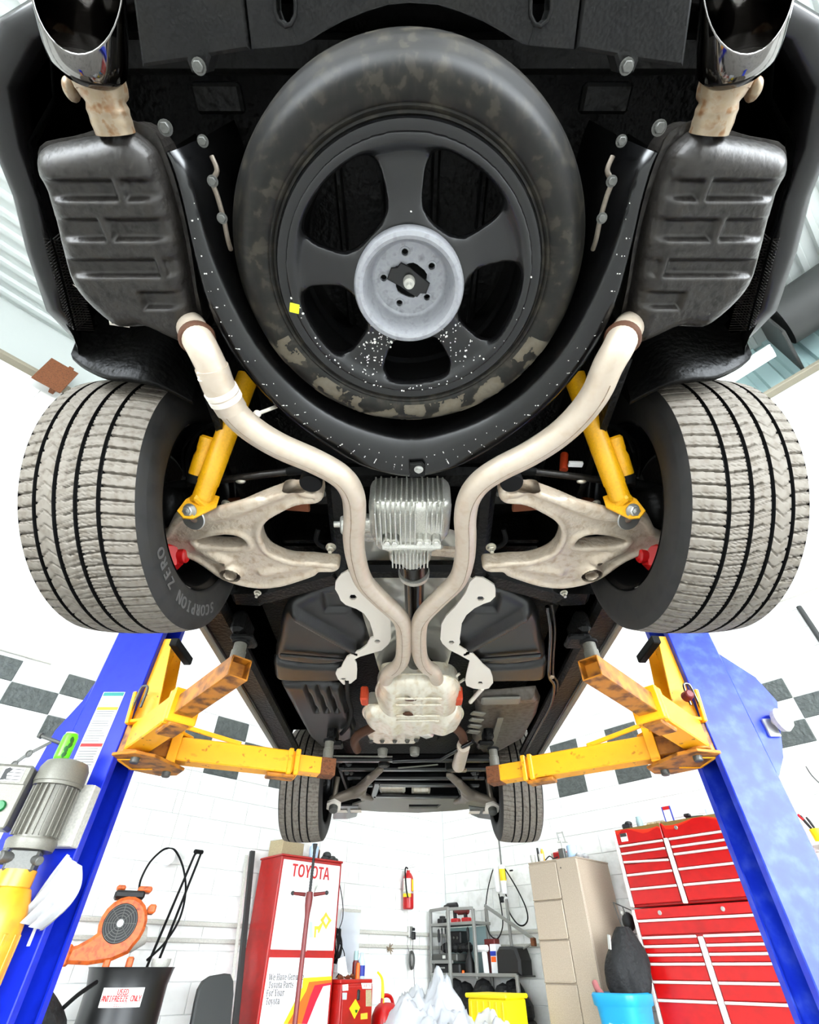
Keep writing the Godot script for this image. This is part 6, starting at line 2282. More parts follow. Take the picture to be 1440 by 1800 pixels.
func parts_cabinet() -> void:
	var s0 := 2.19
	var s1 := 2.975
	var c := thing("parts_cabinet", "tall red steel cabinet with white printed doors standing against the left wall", "cabinet", rm((s0 + s1) / 2, 0, 0.28))
	part("body", block_at(rm((s0 + s1) / 2, 0.775, 0.275), v(s1 - s0, 1.55, 0.43), LEFT, 0.006), M.cabinet_red, c)
	part("top_rim", block_at(rm((s0 + s1) / 2, 1.557, 0.275), v(s1 - s0 + 0.02, 0.018, 0.45), LEFT, 0.004), M.cabinet_red, c)
	var up := part("upper_door", block_at(rm((s0 + s1) / 2 + 0.0, 1.17, 0.4925), v(0.735, 0.70, 0.012), LEFT, 0.004), M.white, c, "white upper door with red lettering")
	var lo := part("lower_door", block_at(rm((s0 + s1) / 2 + 0.0, 0.415, 0.4925), v(0.735, 0.70, 0.012), LEFT, 0.004), M.white, c, "white lower door with coloured stripes and a printed slogan")
	write("lettering", "TOYOTA", 0.150, Transform3D(LEFT, rm(2.595, 1.435, 0.4993)), M.ink_red, up, "Droid Sans", 0.84, 600)
	var emb: Array = [Vector2(2.355, 1.119), Vector2(2.321, 1.088), Vector2(2.272, 1.054), Vector2(2.311, 1.016), Vector2(2.334, 0.98), Vector2(2.376, 1.018), Vector2(2.417, 1.053), Vector2(2.379, 1.086)]
	part("sun_emblem", sheet_left(emb, 0.4985, 0.5), M.amber_print, up)
	part("sun_core", sheet_left([Vector2(2.35, 1.083), Vector2(2.316, 1.052), Vector2(2.34, 1.015), Vector2(2.374, 1.05)], 0.4995, 0.501), M.white, up)
	part("emblem_bar", sheet_left([Vector2(2.549, 1.035), Vector2(2.513, 1.032), Vector2(2.486, 0.915), Vector2(2.534, 0.914)], 0.4985, 0.5), M.pale_blue, up)
	part("emblem_bar", sheet_left([Vector2(2.48, 1.002), Vector2(2.431, 1.003), Vector2(2.387, 1.04), Vector2(2.383, 1.014), Vector2(2.416, 0.951), Vector2(2.43, 0.951), Vector2(2.434, 0.977), Vector2(2.455, 0.976), Vector2(2.452, 0.916), Vector2(2.473, 0.915)], 0.4985, 0.5), M.amber_print, up)
	var hk := MB.new()
	hk.tube(spl([rm(2.53, 1.27, 0.50), rm(2.525, 1.32, 0.53), rm(2.53, 1.345, 0.53), rm(2.535, 1.31, 0.52), rm(2.53, 1.26, 0.50)], 4), 0.005, 6)
	part("door_catch", hk, M.steel, up)
	part("lock_hole", block_at(rm(2.55, 1.22, 0.4995), v(0.014, 0.014, 0.002), LEFT, 0.0), M.dark_grey, up)
	for k in 4:
		write("lettering", ["We Have Genuine", "Toyota Parts", "For Your", "Toyota"][k], 0.061, Transform3D(LEFT, rm([2.735, 2.785, 2.835, 2.85][k], 0.632 - 0.052 * k, 0.4993)), M.ink, lo, "Droid Serif", 0.70, 700)
	# three slanting stripes that turn level at the top
	part("stripe_yellow", sheet_left([Vector2(2.549, 0.624), Vector2(2.213, 0.634), Vector2(2.21, 0.609), Vector2(2.478, 0.596), Vector2(2.5, 0.535), Vector2(2.666, 0.327), Vector2(2.708, 0.329), Vector2(2.55, 0.558)], 0.4985, 0.5), M.yellow_print, lo)
	part("stripe_orange", sheet_left([Vector2(2.478, 0.596), Vector2(2.21, 0.609), Vector2(2.207, 0.589), Vector2(2.408, 0.572), Vector2(2.448, 0.496), Vector2(2.512, 0.321), Vector2(2.666, 0.327), Vector2(2.5, 0.535)], 0.4985, 0.5), M.orange_print, lo)
	part("stripe_crimson", sheet_left([Vector2(2.408, 0.572), Vector2(2.207, 0.589), Vector2(2.205, 0.573), Vector2(2.306, 0.563), Vector2(2.371, 0.463), Vector2(2.449, 0.318), Vector2(2.512, 0.321), Vector2(2.448, 0.496)], 0.4985, 0.5), M.crimson_print, lo)
	var hd := MB.new()
	hd.tube([rm(2.56, 0.815, 0.50), rm(2.56, 0.815, 0.52), rm(2.60, 0.815, 0.52), rm(2.60, 0.815, 0.50)], 0.004, 6)
	part("pull", hd, M.chest_trim, c)
	# black coiled cable and a white sheet hung on its right side
	var cb := MB.new()
	for k in 7:
		var ring := []
		for e in 21:
			var a := TAU * e / 20
			ring.append(rm(2.15 - 0.008 * k + 0.012 * sin(a * 3 + k), 0.86 + 0.125 * sin(a) + 0.01 * cos(k * 2.2), 0.42 + (0.055 + 0.006 * sin(k * 1.7)) * cos(a)))
		cb.tube(ring, 0.008, 6, false)
	cb.tube(spl([rm(2.16, 1.36, 0.44), rm(2.12, 1.22, 0.46), rm(2.10, 1.08, 0.46), rm(2.14, 0.96, 0.44)], 6), 0.005, 6)
	cb.tube(spl([rm(2.13, 0.90, 0.46), rm(2.06, 0.80, 0.48), rm(2.07, 0.70, 0.48), rm(2.13, 0.62, 0.46)], 6), 0.005, 6)
	solo("black_cable", cb, M.black_rubber, "tangled black cable hanging on the side of the red-sided cabinet", "cable", rm(2.12, 0.62, 0.42))
	var pw := sheet_left([Vector2(2.165, 0.76), Vector2(2.08, 0.78), Vector2(2.03, 0.645), Vector2(2.06, 0.63), Vector2(2.16, 0.66)], 0.52, 0.523)
	solo("paper_sheet", pw, M.white, "white sheet of paper tucked between the red-sided cabinet and the small red locker", "paper", rm(2.1, 0.63, 0.52))


func cabinet_top() -> void:
	var y := 1.567
	var bx := MB.new()
	var fold := LEFT.rotated(Vector3.UP, 0.25)
	bx.box(rm(2.76, y + 0.075, 0.20), v(0.34, 0.15, 0.20), fold, 0.003)
	var cb := thing("carton", "tan cardboard carton on top of the red-sided cabinet", "box", rm(2.76, y, 0.2))
	part("box", bx, M.carton, cb)
	var fl := MB.new()
	fl.box(rm(2.76, y + 0.152, 0.20), v(0.342, 0.003, 0.202), fold)
	part("flap_seam", fl, M.off_white, cb)
	var cup := MB.new()
	cup.lathe([Vector2(0, 0), Vector2(0.045, 0), Vector2(0.055, 0.09), Vector2(0.05, 0.12), Vector2(0.03, 0.13), Vector2(0.03, 0.15), Vector2(0, 0.15)], Transform3D(Basis(), rm(2.50, y, 0.36)), 20)
	solo("pale_jug", cup, M.pale_blue, "pale blue plastic jug beside the carton on the cabinet", "jug", rm(2.5, y, 0.36))
	var rg := MB.new()
	for k in 6:
		rg.ball(rm(2.36 - 0.03 * k + 0.02 * sin(k * 2.0), y + 0.02, 0.38 + 0.02 * cos(k * 3.1)), v(0.045, 0.024 + 0.012 * sin(k * 1.9), 0.04), Basis(Vector3.UP, k * 1.1), 10)
	rg.ball(rm(2.33, y + 0.055, 0.38), v(0.05, 0.035, 0.045), Basis(), 12)
	solo("oily_rags", rg, M.dark_grey, "dark rumpled rags at the right end of the cabinet's top", "rags", rm(2.33, y, 0.38))
	var tn := MB.new()
	tn.lathe([Vector2(0, 0), Vector2(0.028, 0), Vector2(0.028, 0.10), Vector2(0.02, 0.11), Vector2(0, 0.11)], Transform3D(Basis(), rm(2.41, y, 0.30)), 16)
	solo("brown_bottle", tn, M.brown, "small brown bottle behind the rags on the cabinet's top", "bottle", rm(2.41, y, 0.3))


func hoist_stand() -> void:
	var c := v(-0.708, 0, -4.30)
	var t := thing("hoist_stand", "tall dull red screw stand with a black threaded rod, propped under the front tyre", "jack stand", c)
	var b := MB.new()
	for k in 3:
		var a := TAU * k / 3 + 0.4
		b.bar(c + v(0, 0.12, 0), c + v(cos(a) * 0.24, 0.01, sin(a) * 0.24), 0.03, 0.02, Vector3.UP, 0.004)
	part("tripod_foot", b, M.jack_red, t)
	var tb := MB.new()
	tb.lathe([Vector2(0.016, 0.02), Vector2(0.016, 0.94), Vector2(0.018, 0.97), Vector2(0.024, 1.01), Vector2(0.026, 1.05), Vector2(0.022, 1.085), Vector2(0, 1.085)], Transform3D(Basis(), c), 24)
	part("tube", tb, M.jack_red, t)
	var h := MB.new()
	for s in [-1, 1]:
		h.cyl(c + v(0.03 * s, 1.07, 0), c + v(0.115 * s, 1.078, 0.01 * s), 0.012, 0.009, 14)
	part("spin_handle", h, M.jack_red, t)
	var kn := MB.new()
	for s in [-1, 1]:
		kn.ball(c + v(0.122 * s, 1.079, 0.01 * s), v(0.014, 0.013, 0.013), Basis(), 14)
	part("handle_end", kn, M.dark_grey, t)
	var pr := [Vector2(0, 1.06)]
	for k in 28:
		pr.append(Vector2(0.0115 if k % 2 else 0.0095, 1.08 + k * 0.0085))
	pr.append(Vector2(0.011, 1.33))
	pr.append(Vector2(0.015, 1.345))
	pr.append(Vector2(0.018, 1.368))
	pr.append(Vector2(0, 1.368))
	var r := MB.new()
	r.lathe(pr, Transform3D(Basis(), c), 16)
	part("threaded_rod", r, M.black, t)


func small_cabinet() -> void:
	var c := thing("red_locker", "small battered red locker covered in stickers, right of the red-sided cabinet", "locker", rm(1.96, 0, 0.42))
	part("body", block_at(rm(1.96, 0.29, 0.42), v(0.40, 0.58, 0.36), LEFT, 0.006), M.cabinet_red, c)
	part("lid", block_at(rm(1.96, 0.595, 0.40), v(0.41, 0.03, 0.38), LEFT, 0.006), M.cabinet_red, c)
	var d := part("door", block_at(rm(1.955, 0.29, 0.605), v(0.375, 0.54, 0.012), LEFT, 0.004), M.cabinet_red, c)
	part("latch", block_at(rm(1.95, 0.50, 0.615), v(0.035, 0.075, 0.02), LEFT, 0.008), M.black, d)
	part("sticker", sheet_left([Vector2(2.156, 0.574), Vector2(2.086, 0.577), Vector2(2.081, 0.533), Vector2(2.151, 0.531)], 0.611, 0.6125), M.paper, d, "white numbered sticker")
	part("sticker", sheet_left([Vector2(1.921, 0.583), Vector2(1.787, 0.582), Vector2(1.784, 0.54), Vector2(1.903, 0.542)], 0.611, 0.6125), M.paper, d, "white numbered sticker")
	part("sticker", sheet_left([Vector2(2.15, 0.519), Vector2(2.094, 0.518), Vector2(2.095, 0.471), Vector2(2.144, 0.472)], 0.611, 0.6125), M.pale_blue, d, "pale blue sticker")
	part("sticker", sheet_left([Vector2(1.858, 0.534), Vector2(1.784, 0.532), Vector2(1.775, 0.416), Vector2(1.848, 0.418)], 0.611, 0.6125), M.carton, d, "faded tan sticker")
	part("sticker", sheet_left([Vector2(1.983, 0.472), Vector2(1.92, 0.412), Vector2(1.983, 0.338), Vector2(2.054, 0.409)], 0.611, 0.6125), M.yellow_print, d, "yellow diamond sticker")
	part("emblem", sheet_left([Vector2(1.984, 0.399), Vector2(1.949, 0.398), Vector2(1.954, 0.379), Vector2(1.975, 0.379)], 0.6125, 0.614), M.dark_green, d)
	part("sticker", sheet_left([Vector2(1.909, 0.37), Vector2(1.823, 0.374), Vector2(1.82, 0.332), Vector2(1.905, 0.331)], 0.611, 0.6125), M.amber_print, d, "amber sticker")
	write("lettering", "15", 0.032, Transform3D(LEFT, rm(2.107, 0.555, 0.6135)), M.ink_red, d)
	write("lettering", "4 8 15", 0.032, Transform3D(LEFT, rm(1.845, 0.562, 0.6135)), M.ink_red, d)
	# what stands on it
	var y := 0.612
	var bt := MB.new()
	bt.lathe([Vector2(0, 0), Vector2(0.036, 0), Vector2(0.038, 0.01), Vector2(0.038, 0.13), Vector2(0.02, 0.165), Vector2(0.014, 0.18), Vector2(0.014, 0.20), Vector2(0, 0.2)], Transform3D(Basis(), rm(1.80, y, 0.45)), 20)
	var b1 := thing("spray_bottle", "clear blue-labelled bottle at the right edge of the red locker", "bottle", rm(1.8, y, 0.45))
	part("body", bt, M.pale_blue, b1)
	var lb := MB.new()
	lb.lathe([Vector2(0.0388, 0.02), Vector2(0.0388, 0.10)], Transform3D(Basis(), rm(1.80, y, 0.45)), 20)
	part("label_band", lb, M.blue_print, b1)
	var sp := MB.new()
	sp.lathe([Vector2(0, 0), Vector2(0.033, 0), Vector2(0.033, 0.12), Vector2(0.024, 0.14), Vector2(0.024, 0.19), Vector2(0.02, 0.21), Vector2(0, 0.21)], Transform3D(Basis(), rm(1.87, y, 0.44)), 20)
	var s1 := thing("aerosol_can", "dark aerosol can with a pale cap on the red locker", "can", rm(1.87, y, 0.44))
	part("body", sp, M.jack_red, s1)
	var cpp := MB.new()
	cpp.lathe([Vector2(0.0245, 0.135), Vector2(0.0245, 0.19), Vector2(0.0205, 0.212), Vector2(0, 0.212)], Transform3D(Basis(), rm(1.87, y, 0.44)), 20)
	part("cap", cpp, M.teal_siding, s1)
	var tub := MB.new()
	tub.lathe([Vector2(0, 0), Vector2(0.022, 0), Vector2(0.022, 0.09), Vector2(0.016, 0.12), Vector2(0, 0.12)], Transform3D(Basis(), rm(1.90, y, 0.52)), 16)
	solo("orange_tube", tub, M.orange_print, "orange tube standing in front of the aerosol can", "tube", rm(1.9, y, 0.52))
	var jk := MB.new()
	for k in 8:
		jk.ball(rm(2.10 - 0.028 * k, y + 0.014 + 0.008 * sin(k * 2.3), 0.46 + 0.02 * cos(k * 1.9)), v(0.026, 0.018, 0.022), Basis(Vector3.UP, k * 0.8), 8)
	solo("greasy_rag", jk, M.brown, "greasy brown rag along the front of the red locker's top", "rag", rm(2.0, y, 0.46))
	# clear plastic panel leaning behind
	var cl := sheet_left([Vector2(1.60, 0.66), Vector2(1.92, 0.66), Vector2(1.885, 1.19), Vector2(1.60, 1.19)], 0.135, 0.141, 0.001)
	var pn := thing("clear_panel", "clear plastic panel leaning on the wall behind the red locker", "panel", rm(1.76, 0.62, 0.14))
	part("sheet", cl, M.clear_sheet, pn)
	part("inner_fold", sheet_left([Vector2(1.63, 0.68), Vector2(1.86, 0.68), Vector2(1.79, 1.08), Vector2(1.72, 1.10)], 0.128, 0.131), M.clear_sheet, pn)
	part("edge", sheet_left([Vector2(1.60, 1.19), Vector2(1.885, 1.19), Vector2(1.884, 1.16), Vector2(1.60, 1.16)], 0.141, 0.145), M.off_white, pn)


func gas_can() -> void:
	var b := rm(1.50, 0, 0.52)
	var t := thing("fuel_can", "red plastic fuel can with a yellow spout beside the red locker", "fuel can", b)
	var m := MB.new()
	var rows := []
	for e in [[0.0, 0.13, 0.10], [0.02, 0.15, 0.115], [0.25, 0.15, 0.115], [0.34, 0.14, 0.105], [0.40, 0.11, 0.08], [0.43, 0.07, 0.05], [0.435, 0.0, 0.0]]:
		var row := PackedVector3Array()
		for k in 28:
			var a := TAU * k / 28
			var cx := signf(cos(a)) * pow(absf(cos(a)), 0.55)
			var cz := signf(sin(a)) * pow(absf(sin(a)), 0.55)
			row.append(b + LEFT * v(cx * e[1], e[0], cz * e[2]))
		rows.append(row)
	m.grid(rows, true)
	part("body", m, M.red_panel, t)
	var h := MB.new()
	h.tube(spl([b + LEFT * v(-0.06, 0.41, 0), b + LEFT * v(-0.04, 0.48, 0), b + LEFT * v(0.06, 0.47, 0), b + LEFT * v(0.11, 0.38, 0)], 5), 0.017, 10)
	part("handle", h, M.red_panel, t)
	var s := MB.new()
	s.tube(spl([b + LEFT * v(-0.05, 0.42, 0), b + LEFT * v(-0.055, 0.56, 0), b + LEFT * v(-0.075, 0.62, 0), b + LEFT * v(-0.13, 0.66, 0)], 6), [0.018, 0.018, 0.017, 0.017, 0.016, 0.016, 0.015, 0.015, 0.014, 0.014, 0.013, 0.013, 0.012, 0.012, 0.011, 0.011, 0.010, 0.010, 0.010], 12)
	part("spout", s, M.bin_yellow, t, "yellow pouring spout")


func extinguisher() -> void:
	var c := rm(0.80, 0, 0.10)
	var t := thing("fire_extinguisher", "red fire extinguisher hung on the left wall near the corner", "extinguisher", c + v(0, 1.225, 0))
	var b := MB.new()
	b.lathe([Vector2(0, 1.23), Vector2(0.055, 1.23), Vector2(0.068, 1.24), Vector2(0.07, 1.26), Vector2(0.07, 1.52), Vector2(0.063, 1.56), Vector2(0.042, 1.595), Vector2(0.024, 1.61), Vector2(0.022, 1.63), Vector2(0, 1.63)], Transform3D(Basis(), c), 32)
	part("cylinder", b, M.red_panel, t)
	var lb := MB.new()
	lb.lathe([Vector2(0.0708, 1.40), Vector2(0.0708, 1.54)], Transform3D(Basis(Vector3.UP, -1.05), c), 16, 1.7)
	part("paper_label", lb, M.paper, t)
	var l2 := MB.new()
	l2.lathe([Vector2(0.0712, 1.35), Vector2(0.0712, 1.39)], Transform3D(Basis(Vector3.UP, -1.05), c), 16, 1.7)
	l2.lathe([Vector2(0.0714, 1.41), Vector2(0.0714, 1.53)], Transform3D(Basis(Vector3.UP, -0.4), c), 8, 0.45)
	part("yellow_label", l2, M.yellow_print, t)
	var st := MB.new()
	st.lathe([Vector2(0.071, 1.385), Vector2(0.0725, 1.387), Vector2(0.0725, 1.403), Vector2(0.071, 1.405)], Transform3D(Basis(), c), 32)
	part("strap", st, M.steel, t)
	var hd := MB.new()
	hd.cyl(c + v(0, 1.62, 0), c + v(0, 1.665, 0), 0.018, -1, 16, 0.003)
	hd.bar(c + v(0, 1.655, 0), c + LEFT * v(0.10, 1.675, 0.03), 0.016, 0.008, Vector3.UP, 0.002)
	hd.bar(c + v(0, 1.67, 0), c + LEFT * v(0.09, 1.705, 0.03), 0.016, 0.006, Vector3.UP, 0.002)
	part("valve", hd, M.steel, t)
	var hs := MB.new()
	hs.tube(spl([c + v(0, 1.645, 0), c + LEFT * v(-0.06, 1.655, 0.02), c + LEFT * v(-0.083, 1.60, 0.03), c + LEFT * v(-0.078, 1.42, 0.05), c + LEFT * v(-0.06, 1.34, 0.06)], 6), 0.009, 10)
	part("hose", hs, M.black_rubber, t)
	var br := MB.new()
	br.box(rm(0.80, 1.45, 0.018), v(0.05, 0.36, 0.012), LEFT, 0.002)
	part("wall_bracket", br, M.steel, t)


func outlet() -> void:
	var t := thing("wall_outlet", "grey socket box with a black plug on the left wall, under the fire extinguisher", "outlet", rm(0.683, 0.94, 0.03))
	part("box", block_at(rm(0.70, 1.02, 0.028), v(0.07, 0.11, 0.045), LEFT, 0.006), M.steel, t)
	part("plug", block_at(rm(0.675, 0.985, 0.065), v(0.05, 0.075, 0.04), LEFT, 0.008), M.black, t)
	part("plug", block_at(rm(0.67, 1.045, 0.06), v(0.035, 0.03, 0.03), LEFT, 0.006), M.black, t)
	var cd := MB.new()
	cd.tube(spl([rm(0.68, 0.95, 0.06), rm(0.675, 0.86, 0.05), rm(0.66, 0.78, 0.05), rm(0.655, 0.60, 0.05), rm(0.64, 0.40, 0.05), rm(0.65, 0.05, 0.05)], 6), 0.004, 6)
	for k in 6:
		var ring := []
		for e in 17:
			var a := TAU * e / 16
			ring.append(rm(0.72 + 0.035 * cos(a) + 0.012 * k - 0.03, 0.76 + 0.075 * sin(a) + 0.008 * sin(k * 2.7), 0.06 + 0.008 * k))
		cd.tube(ring, 0.006, 6, false)
	cd.tube(spl([rm(0.74, 0.98, 0.05), rm(0.77, 0.90, 0.05), rm(0.74, 0.83, 0.06)], 5), 0.003, 6)
	part("coiled_cord", cd, M.dull_steel, t)
	var hk := MB.new()
	for k in 7:
		var a := k * 0.95
		hk.tube([rm(1.05, 0.86, 0.04), rm(1.05 - 0.055 * cos(a), 0.86 + 0.05 * sin(a), 0.05 + 0.01 * (k % 3))], [0.008, 0.005], 6)
	hk.cyl(rm(1.05, 0.86, 0.01), rm(1.05, 0.86, 0.05), 0.018, -1, 12, 0.003)
	solo("air_coupler", hk, M.tail_pipe, "small brass air fitting on the rail between the red locker and the socket", "fitting", rm(1.05, 0.84, 0.01))


func drum() -> void:
	var c := rm(4.21, 0, 0.56)
	var t := thing("waste_drum", "black drum with a white and red warning label, standing left of the creeper pad", "drum", c)
	var b := MB.new()
	b.lathe([Vector2(0, 0.0), Vector2(0.275, 0.0), Vector2(0.285, 0.02), Vector2(0.285, 0.30), Vector2(0.293, 0.315), Vector2(0.285, 0.33), Vector2(0.29, 0.60), Vector2(0.31, 0.685), Vector2(0.318, 0.70), Vector2(0.308, 0.70), Vector2(0.28, 0.62), Vector2(0.0, 0.60)], Transform3D(Basis(), c), 64)
	part("barrel", b, M.drum, t)
	# label wrapped on the curve towards the room
	var dirv := atan2(-c.z, -c.x) + 0.06
	var lb := MB.new()
	var rows := []
	for k in 13:
		var a := dirv - 0.50 + 1.0 * k / 12
		rows.append(PackedVector3Array([c + v(cos(a) * 0.2895, 0.488, sin(a) * 0.2895), c + v(cos(a) * 0.2925, 0.590, sin(a) * 0.2925)]))
	lb.grid(rows)
	var l := part("warning_label", lb, M.paper, t, "white label with red capitals")
	var lines := [["USED", 0.567, 0.044], ["ANTIFREEZE ONLY", 0.533, 0.044]]
	for e in lines:
		var n: int = e[0].length()
		for k in n:
			if e[0][k] == " ":
				continue
			var a: float = dirv + (n - 1) / 2.0 * 0.062 - 0.062 * k
			var nrm := v(cos(a), 0, sin(a))
			write("lettering", e[0][k], e[2], Transform3D(Basis(Vector3.UP.cross(nrm), Vector3.UP, nrm), c + nrm * 0.2945 + v(0, e[1], 0)), M.ink_red, l, "Droid Sans", 0.8, 700)
	var fine := MB.new()
	for k in 3:
		for e in 6:
			var a := dirv - 0.14 + 0.05 * e
			var nrm := v(cos(a), 0, sin(a))
			fine.box(c + nrm * 0.2912 + v(0, 0.512 - 0.009 * k, 0), v(0.013, 0.003, 0.001), Basis(Vector3.UP.cross(nrm), Vector3.UP, nrm))
	var fp := part("small_print", fine, M.ink_red, l)
	fp.set_meta("kind", "stuff")
	var fn := MB.new()
	fn.lathe([Vector2(0.02, 0.625), Vector2(0.07, 0.71), Vector2(0.075, 0.75), Vector2(0.07, 0.75)], Transform3D(Basis(), rm(4.02, 0, 0.62)), 24)
	solo("funnel", fn, M.off_white, "clear plastic funnel standing in the top of the black drum", "funnel", rm(4.02, 0.6, 0.62))
	# upright pull handle of the cart behind the drum
	var hd := MB.new()
	hd.tube(bends([rm(4.02, 0.02, 0.28), rm(4.0, 0.70, 0.30), rm(3.80, 1.52, 0.22), rm(3.74, 1.53, 0.22), rm(3.92, 0.70, 0.30), rm(3.94, 0.02, 0.28)], 0.03), 0.011, 10)
	hd.box(rm(3.77, 1.53, 0.22), v(0.10, 0.035, 0.03), LEFT, 0.01)
	solo("cart_handle", hd, M.black_rubber, "narrow black U-shaped cart handle standing behind the black drum", "handle", rm(4.0, 0, 0.28))
	var ho := MB.new()
	ho.tube(spl([rm(4.50, 0.62, 0.72), rm(4.62, 0.56, 0.80), rm(4.70, 0.50, 0.84)], 6), 0.014, 10)
	solo("drain_hose", ho, M.black_rubber, "black hose drooping off the drum's left side", "hose", rm(4.7, 0.4, 0.8))


func blower() -> void:
	var t := thing("air_blower", "dirty orange snail-shaped air blower sitting on top of the black drum", "blower", rm(4.40, 0.70, 0.56))
	# frame of the fan: turned a little towards the camera
	var bs := LEFT.rotated(Vector3.UP, -0.30)
	var c := rm(4.40, 0.945, 0.56)
	var pt := func(x: float, y: float, z: float) -> Vector3: return c + bs * v(x, y, z)
	# scroll outline in its own plane, running off to the outlet at lower left
	var o := [Vector2(-0.31, -0.23), Vector2(-0.30, -0.135), Vector2(-0.26, -0.125), Vector2(-0.19, -0.085)]
	for k in 15:
		var a := deg_to_rad(200.0 - 17.5 * k)
		o.append(Vector2(cos(a), sin(a)) * lerpf(0.165, 0.185, k / 14.0))
	o.append(Vector2(0.11, -0.17))
	o.append(Vector2(0.0, -0.215))
	o.append(Vector2(-0.15, -0.235))
	var b := MB.new()
	b.prism(o, -0.13, 0.13, Transform3D(Basis(bs.x, bs.z, bs.y), c), 0.022)
	part("housing", b, M.blower, t)
	var mo := MB.new()
	mo.box(pt.call(-0.01, 0.185, 0.0), v(0.23, 0.055, 0.22), bs, 0.015)
	part("handle_saddle", mo, M.black, t)
	var hn := MB.new()
	hn.box(pt.call(0.095, 0.225, 0.0), v(0.11, 0.04, 0.19), bs.rotated(Vector3.UP, 0.0), 0.012)
	hn.box(pt.call(-0.09, 0.23, 0.0), v(0.07, 0.035, 0.15), bs, 0.012)
	hn.box(pt.call(0.19, 0.10, 0.02), v(0.06, 0.06, 0.20), bs, 0.012)
	part("carry_handle", hn, M.blower, t)
	var xf := MB.frame(pt.call(-0.015, 0.005, 0.131), bs.z)
	var dk := MB.new()
	dk.lathe([Vector2(0, 0), Vector2(0.118, 0), Vector2(0.122, 0.004)], xf, 40)
	part("intake", dk, M.black, t)
	for k in 6:
		var r := 0.028 + 0.0175 * k
		var gr := MB.new()
		gr.lathe([Vector2(r - 0.0018, 0.003), Vector2(r - 0.0018, 0.007), Vector2(r + 0.0018, 0.007), Vector2(r + 0.0018, 0.003)], xf, 40)
		part("grille_ring", gr, M.dull_steel, t)
	for k in 8:
		var a := TAU * k / 8
		var sp := MB.new()
		var p0: Vector3 = xf * v(cos(a) * 0.02, 0.006, sin(a) * 0.02)
		var p1: Vector3 = xf * v(cos(a) * 0.117, 0.006, sin(a) * 0.117)
		sp.tube([p0, p1], 0.0025, 6)
		part("grille_spoke", sp, M.dull_steel, t)
	var cp := MB.new()
	cp.lathe([Vector2(0, 0.012), Vector2(0.02, 0.011), Vector2(0.024, 0.004)], xf, 24)
	part("grille_boss", cp, M.white, t)
	var lip := MB.new()
	lip.box(pt.call(-0.305, -0.182, 0), v(0.035, 0.125, 0.28), bs, 0.012)
	part("outlet_flange", lip, M.blower, t)
	var ft := MB.new()
	for k in 2:
		ft.box(pt.call(-0.02 + 0.16 * k, -0.222, 0.09), v(0.05, 0.07, 0.06), bs, 0.01)
	part("foot", ft, M.blower, t)
	var bm := MB.new()
	bm.cyl(pt.call(0.10, -0.08, -0.14), pt.call(0.22, -0.05, -0.14), 0.09, 0.06, 24, 0.01)
	part("motor_can", bm, M.off_white, t)


func cord_reel() -> void:
	var t := thing("cord_reel", "white plastic cord hanger on the left wall with a long black loop of cord", "cord hanger", rm(4.0, 1.40, 0.02))
	var xf := MB.frame(rm(4.005, 1.48, 0.012), v(ALONG_RIGHT.x, 0, ALONG_RIGHT.y))
	var d := MB.new()
	d.lathe([Vector2(0, 0), Vector2(0.075, 0), Vector2(0.075, 0.012), Vector2(0.05, 0.02), Vector2(0.045, 0.06), Vector2(0.065, 0.07), Vector2(0.062, 0.082), Vector2(0.04, 0.08), Vector2(0.03, 0.07), Vector2(0, 0.07)], xf, 36)
	part("hanger", d, M.white, t)
	var c := MB.new()
	c.tube(spl([rm(4.30, 1.16, 0.44), rm(4.27, 1.27, 0.30), rm(4.18, 1.42, 0.14), rm(4.07, 1.53, 0.06), rm(4.0, 1.552, 0.05), rm(3.93, 1.53, 0.06), rm(3.84, 1.40, 0.12), rm(3.80, 1.22, 0.22), rm(3.84, 1.02, 0.34), rm(3.95, 0.85, 0.42), rm(4.07, 0.74, 0.44)], 8), 0.0095, 10)
	part("black_cord", c, M.black_rubber, t)
	var w := MB.new()
	w.tube([rm(4.0, 1.56, 0.008), rm(3.99, 2.6, 0.008)], 0.0025, 6)
	part("thin_wire", w, M.off_white, t)


# ---------- things along the right wall: points are (s along the left wall = distance from this wall, y, t along this wall) ----------

func rw(t: float, y: float, s: float) -> Vector3:
	return rm(s, y, t)


func sheet_right(pts: Array, s0: float, s1: float, bev := 0.0) -> MB:
	var b := MB.new()
	b.prism(pts, s0, s1, Transform3D(Basis(v(ALONG_RIGHT.x, 0, ALONG_RIGHT.y), v(ALONG_LEFT.x, 0, ALONG_LEFT.y), Vector3.UP), v(CORNER.x, 0, CORNER.y)), bev)
	return b


